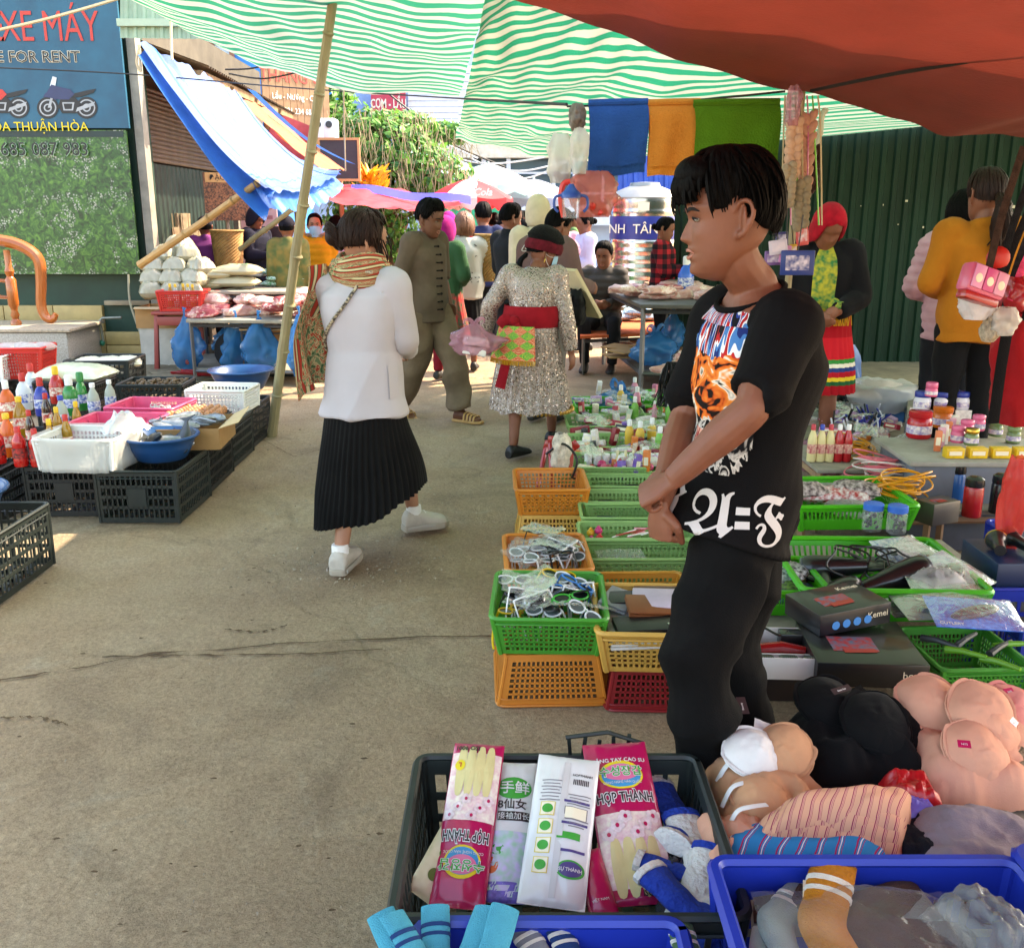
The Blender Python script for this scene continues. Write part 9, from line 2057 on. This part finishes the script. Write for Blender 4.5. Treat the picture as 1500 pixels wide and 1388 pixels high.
def sock(label,loc,rot,m1,m2,s=1.,group='socks'):
 o=emp_('sock',loc,0,label,'sock',group);o.rotation_euler=rot;o.scale=(s,s,s)
 pts=[V((0,.16,0)),V((0,.10,.004)),V((0,.04,.006)),V((.0,-.01,.006)),V((.02,-.05,.006)),V((.055,-.085,.004)),V((.085,-.10,.002))];rs=[(.042,.012),(.042,.014),(.040,.016),(.042,.018),(.042,.018),(.036,.016),(.02,.01)]
 MB().tube(pts,rs,14,up=(1,0,0),smoothn=5).build('knit',m1,o,smooth=True)
 if m2:
  for y in(.055,.085):MB().tube([(0,y,.0045),(0,y+.012,.0045)],[(.0432,.0172),(.0432,.0172)],16,up=(1,0,0)).build('stripe',m2,o,smooth=True)
 return o
mus=clo_('sock_mustard','#b8741c',bump=.5,bscale=120);skw=clo_('sock_cream','#d8d2c4',bump=.4);skb=clo_('sock_brown','#4a3428',bump=.4);skg=clo_('sock_grey','#8a948e',bump=.4)
for k,(px_,py_,m1,m2,nm,rz_,s_)in enumerate(((1205,1345,mus,skw,'mustard striped',-25,1.0),(1140,1335,skg,skw,'grey striped',-40,.8),(1120,1385,skw,None,'cream',-20,.7),(1310,1350,skb,skw,'brown striped',60,1.1),(1250,1310,skb,skw,'dark brown striped',75,1.1),(1330,1385,skb,None,'plain brown',40,1.1),(1400,1380,skg,None,'plain grey',10,1.))):
 p=on(px_,py_,.34);sock('%s knitted sock in the royal blue basket'%nm,(p.x,p.y,(.335 if k==0 else .27 if k==2 else .31)+.012*(k%3)-.02*(k>3)),(jit(.15),jit(.15),RAD(rz_)),m1,m2,s_)
 if k==0:t=MB().box((0,0,0),(.055,.05,.0015)).build('paper_tag',cream,None);t.location=(p.x+.012,p.y+.065,.345);t.rotation_euler=(0,0,-.3);tag(t,'cream paper tag on the mustard sock','tag')
MB_=MB().grid(lambda u,v_:V(((u-.5)*.36,(v_-.5)*.26,.05*sin(pi*u)**.6*sin(pi*v_)**.6+.02*noise.noise(V((u*4,v_*4,2)))+.008*noise.noise(V((u*14,v_*10,2))))),40,30,uv=False);o=MB_.build('clear_bag',film('film_bag_clear','#ffffff',.10,.06,12),None,smooth=True,angle=180);o.location=(pB.x-.05,pB.y-.18,.335);tag(o,'large clear plastic bag over the striped socks','plastic bag')
o=pbg_('crumpled clear bag in the corner of the sock basket',(on(1440,1350,.36).x,on(1440,1350,.36).y,.30),(.13,.16,.1),film('film_grey','#c8ccc8',.3,.1,22),.5,207,cr=.35)
skt=clo_('sock_teal','#3f9ab0',bump=.4);skt2=clo_('sock_navy','#1d3a6a')
for k,(px_,py_,rz_)in enumerate(((590,1385,25),(640,1380,5),(690,1388,-20),(615,1400,40),(720,1400,-10))):p=on(px_,py_,.32);sock('teal child sock in the blue basket',(p.x,p.y-.02,.30+.008*k),(RAD(20)+jit(.2),jit(.4),RAD(rz_)),skt,skt2 if k%2 else None,.62,'teal socks')
for k,(px_,m_,nm)in enumerate(((795,clo_('sock_stone','#7d7f84'),'grey child'),(840,skt2,'navy child'),(1010,clo_('sock_moss','#4f6a48'),'moss green child'))):p=on(px_,1400,.29);sock('%s sock in the blue basket'%nm,(p.x,p.y,.275),(.2,jit(.2),jit(.5)),m_,skw,.62,'child socks')
# ---- clothes pile: bras, shorts, grey cloth over a low table
pt=on(1260,1250,.24);tw0,tw1=on(1035,1200,.22),on(1560,1200,.22)
trs_('clothes_table','low table under the heap of underwear',[(tw0.x,1.56),(1.5,1.56),(1.5,2.12),(tw0.x+.03,2.12)],.22,greyw,bw,None,.02)
def bra(label,loc,rot,mt,s=1.,group=None,layers=3,strap=True,two=False):
 o=emp_('bra',loc,0,label,'bra',group);o.rotation_euler=rot;s*=.84;o.scale=(s,s,s);sd=loc[0]*37+loc[1]*53
 for L_ in range(layers):
  for sx in((-1,1)if two else(1,)):
   def f(u,v_,sx=sx,L_=L_):
    a=2*pi*u;r=v_;k=1-.05*L_;c=V((sx*.085 if two else .012*L_,0 if two else-.010*L_,0));sq=1+.16*cos(a-pi/2)+.07*noise.noise(V((cos(a)*1.2,sin(a)*1.2,sd+L_)))
    return c+V((.083*k*r*cos(a)*sq,.075*k*r*sin(a)*sq+.012*r*r*sin(a),.050*(1-r**2.0)**.8-.008*L_+.007*noise.noise(V((cos(a)*1.6*r,sin(a)*1.6*r,L_+sd)))+.0035*noise.noise(V((cos(a)*5*r,sin(a)*5*r,L_+sd)))))
   e=MB();e.grid(f,30,14,uv=False);e.build('cup',mt,o,smooth=True,angle=180)
   e=MB();e.tube([f(t,1.0)+V((0,0,.001))for t in np.linspace(0,1,31)],.0032,5,cap=False);e.build('cup_edge',mt,o,smooth=True)
 MB().grid(lambda u,v_:V((.04+.10*u,-.05+.07*v_+.02*u,-.006-.02*u+.008*noise.noise(V((u*4,v_*4,sd))))),12,8).build('side_band',mt,o,smooth=True,angle=180)
 if strap:
  for sx in(-1,1):MB().tube([(sx*.02,.082,.002),(sx*.045,.088,.006),(sx*.07,.055,.012),(sx*.078,.01,.010),(sx*.07,-.04,.006)],(.005,.001),6,smoothn=5).build('strap',mt,o,smooth=True)
 return o
peach=clo_('bra_peach','#d39a80',var=.06,bump=.08);beige=clo_('bra_beige','#c2906c',var=.08,bump=.08);blk_b=clo_('bra_black','#0d0d0e',bump=.1);wht_b=clo_('bra_white','#dcd8d4',var=.05,bump=.1)
def heap(label,c,rx,ry,hz,mt,seed,cat='clothing',name='folded_clothes',f=3.2,group=None):
 e=MB();e.grid(lambda u,v_:V(((u-.5)*2*rx*(1+.08*noise.noise(V((v_*4,seed,0)))),(v_-.5)*2*ry*(1+.08*noise.noise(V((u*4,seed,5)))),hz*max(0,1-(2*u-1)**4)**.6*max(0,1-(2*v_-1)**4)**.6*(1+.35*noise.noise(V((u*f+seed,v_*f,seed))))+.10*hz*(1-abs(2*noise.noise(V((u*5+seed,v_*4,seed)))))+.05*hz*noise.noise(V((u*18,v_*15,seed))))),44,36)
 o=e.build(name,mt,None,smooth=True,angle=180);o.location=c;tag(o,label,cat,group);return o
p=on(1120,1110,.34);heap('heap of beige and white underwear under the white bras',(p.x,p.y,.222),.12,.14,.08,beige,3)
bra('white bra with loose straps on the heap beside the trousers',(p.x-.01,p.y+.04,.325),(RAD(12),RAD(-25),RAD(60)),wht_b,.95,layers=2);bra('beige bra with a black label card',(p.x+.055,p.y+.05,.325),(RAD(20),RAD(25),RAD(-60)),beige,.95,layers=2);bra('beige bra at the bottom of the heap',(p.x-.03,p.y-.08,.285),(RAD(10),RAD(-10),RAD(10)),beige,.9,layers=2)
for k in range(4):
 a=on(1062+8*k,1085+36*k,.30);o=MB().tube([a+V((.06,.02,.012)),a+V((.02,.006,.016)),a+V((-.01,-.004+jit(.01),.004)),a+V((-.035,-.02,-.03))],(.007,.0014),6,smoothn=5).build('white_strap',wht_b,None,smooth=True);tag(o,'loose white bra strap hanging off the heap','strap','white straps')
def label_card(label,loc,rot,w_,h,c,txt,tc_):o=emp_('label_card',loc,0,label,'label');o.rotation_euler=rot;MB().box((0,0,0),(w_,h,.001)).build('card',c,o);txm_('lettering',txt,h*.36 if w_>h else w_*.3,tc_,o,(0,-.003,.001),(0,0,0 if w_>h else pi/2),.0003,'CENTER');return o
p2=on(1088,1030,.40);label_card('black paper label on the white bra',(p2.x,p2.y,.395),(RAD(35),RAD(5),RAD(12)),.024,.045,ink,'Beauty',pwhite)
p=on(1255,1060,.33);heap('heap of black underwear beneath the black bras',(p.x,p.y,.222),.15,.15,.10,blk_b,7)
bra('black bra facing up on the heap',(p.x+.03,p.y-.03,.345),(RAD(28),RAD(6),RAD(-14)),blk_b,1.15,layers=3);bra('black bra behind the labelled one',(p.x-.05,p.y+.07,.345),(RAD(24),RAD(-10),RAD(18)),blk_b,1.1,layers=3);bra('black bra folded at the side of the heap',(p.x+.10,p.y+.0,.315),(RAD(20),RAD(28),RAD(-40)),blk_b,1.,layers=2)
p2=on(1232,1012,.42);label_card('black paper label with white script on the black bra',(p2.x,p2.y,.425),(RAD(30),0,RAD(28)),.06,.016,ink,'Beauty Style',pwhite)
p=on(1410,1080,.33);heap('heap of peach underwear under the peach bras',(p.x,p.y,.222),.14,.15,.10,peach,11)
bra('peach bra stack with gold rosette',(p.x-.035,p.y+.10,.36),(RAD(25),RAD(-18),RAD(20)),peach,1.12,layers=4);bra('peach bra with a pink size tag',(p.x+.05,p.y+.03,.375),(RAD(30),RAD(12),RAD(-20)),peach,1.15,layers=4);bra('peach bra folded low in the heap',(p.x+.0,p.y-.07,.325),(RAD(40),RAD(-5),RAD(10)),peach,1.05,layers=3);bra('rose peach bra at the stall edge',(p.x+.15,p.y+.08,.355),(RAD(25),RAD(15),RAD(-30)),clo_('bra_rose','#d88a80',bump=.08),1.05,layers=3)
for k,(px_,py_)in enumerate(((1412,1092),(1478,1015),(1485,1060))):p2=on(px_,py_,.40);label_card('pink cardboard size tag on a peach bra',(p2.x,p2.y,.405),(RAD(35),0,RAD(-10+30*k)),.028,.018,mag,'34/75',pwhite);bpy.data.objects[-1]if False else None
for o in[x for x in bpy.data.objects if x.get('label')=='pink cardboard size tag on a peach bra']:o['group']='pink size tags'
def stripes_fn(a,b,c,n_):
 def f(n,L,uv):
  sp=n.new('ShaderNodeSeparateXYZ');L.new(uv,sp.inputs[0]);fr2=Nm(n,L,'FRACT',Nm(n,L,'MULTIPLY',Nm(n,L,'ADD',sp.outputs[0],Nm(n,L,'MULTIPLY',Nn(n,L,uv,3.,1),.05)),n_))
  return Nr(n,L,fr2,[(0,a),(.52,b),(.62,a),(.70,c),(.76,a),(.84,b),(.88,a)],True)
 return f
ST1=uvmat('peach_stripes',stripes_fn('#cf9a7c','#8a1c4a','#b05a70',13.));ST2=uvmat('blue_stripes',stripes_fn('#1f7ab0','#a02a5a','#d8d0d0',9.))
p=on(1215,1195,.31)
for k in range(5):
 def fold(u,v_,k=k):
  x=(u-.5)*.34*(1-.05*k);y=(v_-.5)*.17*(1-.08*k);q=max(0,1-abs(2*u-1)**5)*max(0,1-abs(2*v_-1)**6)
  return V((x+.06*(v_-.5),y+.05*(u-.5),.016*k+.06*q**.5*sin(pi*(.15+.7*v_))+.006*abs(sin(u*9+v_*3+k*1.7+2*noise.noise(V((u*2,v_*2,k)))))+.012*noise.noise(V((u*4+k,v_*3,k)))))
 o=MB().grid(fold,44,26).build('striped_shorts',ST1 if k else ST2,None,smooth=True,angle=180);o.location=(p.x+.01*k-(.06 if k==0 else 0),p.y+.0-(.045 if k==0 else 0)+.004*k,.235);o.rotation_euler=(0,0,RAD(-14+2*k));tag(o,['blue shorts with magenta stripes at the front of the pile','peach shorts with magenta stripes folded in the pile'][min(k,1)],'shorts','striped shorts')
p=on(1435,1215,.3);heap('mauve grey folded cloth beside the striped shorts',(p.x,p.y,.222),.15,.13,.08,clo_('cloth_mauve_grey','#8a7f86',bump=.2),15,f=2.2)
p=on(1350,1215,.28);heap('dark navy cloth bundle between shorts and grey cloth',(p.x-.0,p.y,.222),.07,.10,.055,clo_('cloth_navy','#15171f'),17)
p=on(1335,1125,.34);heap('red satin underwear under the black bras',(p.x,p.y-.01,.27),.055,.05,.05,mat('satin_red','#b0141c',rough=.3,var=.15),19);heap('violet satin underwear below the red one',(p.x-.01,p.y-.055,.245),.05,.05,.05,mat('satin_violet','#6a62b8',rough=.35,var=.15),21)
p=on(1060,1215,.28);heap('peach folded fabric at the corner of the clothes table',(p.x+.03,p.y,.222),.08,.09,.06,peach,23)
# ------------------------------------------------------------------ hanging goods
zl=at(900,153,3.62).z
wire('clothes_line',[at(830,156,3.62),at(950,152,3.6),at(1060,143,3.6),at(1150,134,3.6)],.004,blk,'thin black line carrying the towels')
for(x0,x1,yb,c,nm)in((862,949,246,'#2456a0','blue'),(949,1026,246,'#d08a3a','orange'),(1016,1142,242,'#4f8420','green')):
 Yt=3.60 if nm!='green' else 3.585;o=emp_('hanging_towel',at((x0+x1)/2,150,Yt),0,'%s towel folded over the line'%nm,'towel');tw=clo_('towel_'+nm,c,bump=.5,bscale=160,trans=.15);O=V(o.location)
 for side,dy,sh in(('front_fall',-.012,0.),('back_fall',.014,.03)):
  MB().grid(lambda u,v_:lp_(lp_(at(x0,152,Yt),at(x1,150,Yt),u),lp_(at(x0+2,yb,Yt),at(x1-2,yb-6,Yt),u),v_)-O+V((.004*sin(v_*5),dy*sin(min(1,v_*5)*pi/2)+.008*sin(u*11+v_*2)*v_,-sh*v_+.010*sin(pi*min(1,v_*8)*.5)*0+.003*sin(u*9))),26,26).build(side,tw,o,smooth=True,angle=180)
 MB().tube([at(x0,151,Yt)-O,at((x0+x1)/2,149.5,Yt)-O,at(x1,149,Yt)-O],.012,8,smoothn=4).build('top_fold',tw,o,smooth=True)
pk1=film('film_pink_bag','#e89a90',.5,.14,16)
def hang(label,px_,py0,py1,Y,w_,mt,seed,name='hanging_bag',cat='bag',content=0,cm=None):a=at(px_,py0,Y);b=at(px_,py1,Y);return fbg_(name,label,(b.x,Y,b.z),(w_,w_*.6,a.z-b.z),mt,seed,cat,None,False,content,cm,.22)
hang('pink plastic bag of toys hanging left of the towels',868,250,318,3.55,.17,pk1,301,content=4,cm=pls_('toy_red','#d03a34'))
hang('milky plastic bag with a violet toy hanging by the blue towel',820,195,268,3.6,.10,milky,303,content=2,cm=pls_('toy_violet','#6a5a90'))
hang('milky plastic bag with a printed bottle hanging by the blue towel',848,188,255,3.5,.10,milky,305,content=2,cm=pls_('toy_aqua','#7ac0c8'))
hang('grey strip of hanging toy packets at the line end',845,152,192,3.6,.09,mat('packet_grey','#6a625a',rough=.5,var=.4,scale=20),307,content=0)
a=at(836,320,3.45);cup=emp_('training_cup',(a.x,3.45,a.z),0,'clear child training cup with blue lid and two handles','cup')
MB().lathe([(.026,0),(.028,.005),(.032,.07)],20,cap=False).build('beaker',jarf,cup,smooth=True);MB().lathe([(.034,.068),(.034,.085),(.022,.095),(.014,.105),(.008,.115)],20).build('lid',pls_('lid_blue2','#1c4a9a'),cup,smooth=True,angle=50)
for s in(-1,1):MB().tube([(s*.032,0,.078),(s*.055,0,.07),(s*.058,0,.04),(s*.044,0,.022)],.005,7,smoothn=4).build('handle',pls_('lid_blue2','#1c4a9a'),cup,smooth=True)
a=at(826,318,3.5);o=MB().tube([a,a+V((-.012,0,.06)),a+V((-.004,0,.11)),a+V((.02,0,.12))],.010,8,smoothn=4).build('curved_toy',pls_('toy_red','#d03a34'),None,smooth=True);tag(o,'red curved toy handle beside the training cup','toy')
def braid(label,px_,py0,py1,Y,c,r,grp='braided slipper hangers'):
 a,b=at(px_,py0,Y),at(px_,py1,Y);o=emp_('fleece_slipper',a,0,label,'slipper',grp);m_=clo_('fleece_'+c,c,bump=.3,bscale=90,sheen=.2);n_=7
 for k in range(n_):
  z=lp_(0,b.z-a.z,(k+.5)/n_)
  for s in(-1,1):MB().ell((s*r*.42,jit(.006),z+s*.006),(r*.62,r*.55,abs(b.z-a.z)/n_*.78),12,8,rot=(0,s*.5,0)).build('puff',m_,o,smooth=True)
 return o
for(px_,y0,y1,Y,c,r,nm)in((1165,175,262,3.5,'#c8a890',.030,'cream'),(1186,165,280,3.56,'#c89a88',.026,'rose beige'),(1157,240,305,3.46,'#9a8f78',.026,'olive grey'),(1178,262,335,3.48,'#8a8068',.028,'dark olive'),(1196,215,280,3.6,'#3a2624',.020,'brown')):braid('%s braided fleece slipper hanging beside the green towel'%nm,px_,y0,y1,Y,c,r,None)
for k in range(7):o=wire('dangling_ribbon',[at(1150+8*k,140,3.55),at(1148+9*k,190,3.55),at(1146+10*k+jit(4),330,3.5)],.003,[pale,pls_('cord_pink','#c86a90'),pls_('cord_green','#6ac02c')][k%3]);tag(o,'%s ribbon hanging among the slippers'%['pale','pink','green'][k%3],'ribbon','%s hanging ribbons'%['pale','pink','green'][k%3])
hang('pale pink film wrap knotted above the slippers',1160,125,185,3.5,.08,film('pink_film','#e8b0c4'),311)
for k,(px_,py_,w_,h,c,nm)in enumerate(((1168,385,.115,.085,'#1f3a80','navy'),(1140,362,.065,.05,'#c8c4d4','white printed'),(1150,372,.04,.06,'#d890c0','pink framed'),(1132,378,.06,.05,'#7a5a9a','violet'),(1145,350,.045,.05,'#2a2c60','indigo'),(1162,366,.03,.04,'#c8a01c','yellow'),(1175,345,.05,.07,'#c84a50','red printed'))):
 o=emp_('card_holder',at(px_,py_,3.42+.02*k),0,'%s card holder hanging under the slippers'%nm,'card holder');o.rotation_euler=(0,jit(.2),jit(.3));MB().box((0,0,0),(w_,.006,h)).build('sleeve',pls_('holder_'+nm,c,rough=.3),o,bevel=.004);MB().tube([(0,0,h/2),(jit(.02),0,h/2+.12)],.002,4).build('cord',blk,o);MB().box((0,-.004,0),(w_*.7,.002,h*.6)).build('insert',LAB('#d8d0dc',c),o)
for k,(x0,y0,x1,y1,c)in enumerate(((1500,215,1440,430,'#3a2a22'),(1512,250,1455,440,'#17181a'),(1520,280,1462,430,'#141416'),(1530,330,1480,440,'#d84a70'),(1525,300,1472,450,'#2a2a2c'),(1560,330,1500,470,'#141416'))):
 o=MB().tube([at(x0,y0,2.5+.02*k),at((x0+x1)/2-4,(y0+y1)/2,2.48+.02*k),at(x1,y1,2.46+.02*k)],(.010,.0015),6,smoothn=5,up=(1,0,0)).build('bag_strap',clo_('strap_%d'%k,c,var=.4,scale=60),None,smooth=True);tag(o,'hanging %s strap of a child bag at the stall edge'%['brown','black','dark','pink','charcoal','jet black'][k],'strap')
pbg=at(1447,412,2.46);pbag=emp_('child_bag',pbg,0,'pink child handbag with three printed panels hanging at the stall edge','bag');pbag.rotation_euler=(RAD(-8),RAD(18),RAD(10))
MB().box((0,.02,0),(.115,.05,.075)).build('body',pls_('bag_pink','#d0607c',rough=.25),pbag,bevel=.012)
for k in range(3):MB().box((-.034+.034*k,-.008,.002),(.031,.004,.058)).build('panel',pls_('panel_p%d'%k,['#d88ab0','#c84a80','#d890a8'][k]),pbag,bevel=.001);MB().ell((-.034+.034*k,-.0105,-.002),(.010,.002,.012),12,8).build('printed_patch',cream,pbag)
MB().box((0,.02,-.045),(.10,.04,.02)).build('base',redm,pbag,bevel=.004)
hang('red child purse hanging behind the pink handbag',1480,405,455,2.55,.09,pls_('purse_red','#a01c24',rough=.3),321);hang('white lace pouch under the pink handbag',1428,425,468,2.5,.08,clo_('lace_white','#d8d0cc',var=.2),323);hang('clear bag of beads below the lace pouch',1470,450,490,2.48,.10,milky,325);hang('clear bag of shells at the bottom of the hanging bags',1447,462,500,2.5,.07,clo_('shell_beige','#b8a890',var=.5,scale=60),327)
o=MB().ell((0,0,0),(.03,.02,.03),14,10).build('red_pompom',pls_('toy_red2','#b8241c',rough=.5),None,smooth=True);o.location=at(1462,378,2.5);tag(o,'red pompom clip above the pink handbag','pompom')
a,b=at(1495,480,3.1),at(1495,620,3.1);fbg_('red_backpack','red cloth backpack hanging at the stall edge',(a.x+.06,3.15,b.z),(.34,.2,a.z-b.z+.05),clo_('backpack_red','#a01c22'),331,'backpack',None,False,0,None,.12)
o=MB().tube([at(1478,470,3.0),at(1466,540,2.98),at(1455,620,3.0)],(.018,.003),6,smoothn=4).build('backpack_strap',clo_('strap_black2','#121214'),None,smooth=True);tag(o,'black webbing strap in front of the red backpack','strap')
bamboo('stall_post',V((at(1610,400,2.6).x,2.62,0)),V((at(1610,400,2.6).x+.02,2.62,2.05)),.02,.018,bam,'bamboo stall post carrying the hanging child bags',6)
bamboo('stall_post',V((at(1165,300,3.64).x,3.66,0)),V((at(1165,300,3.64).x,3.66,2.02)),.014,.013,bam,'thin bamboo post carrying the towel line and slippers',7)
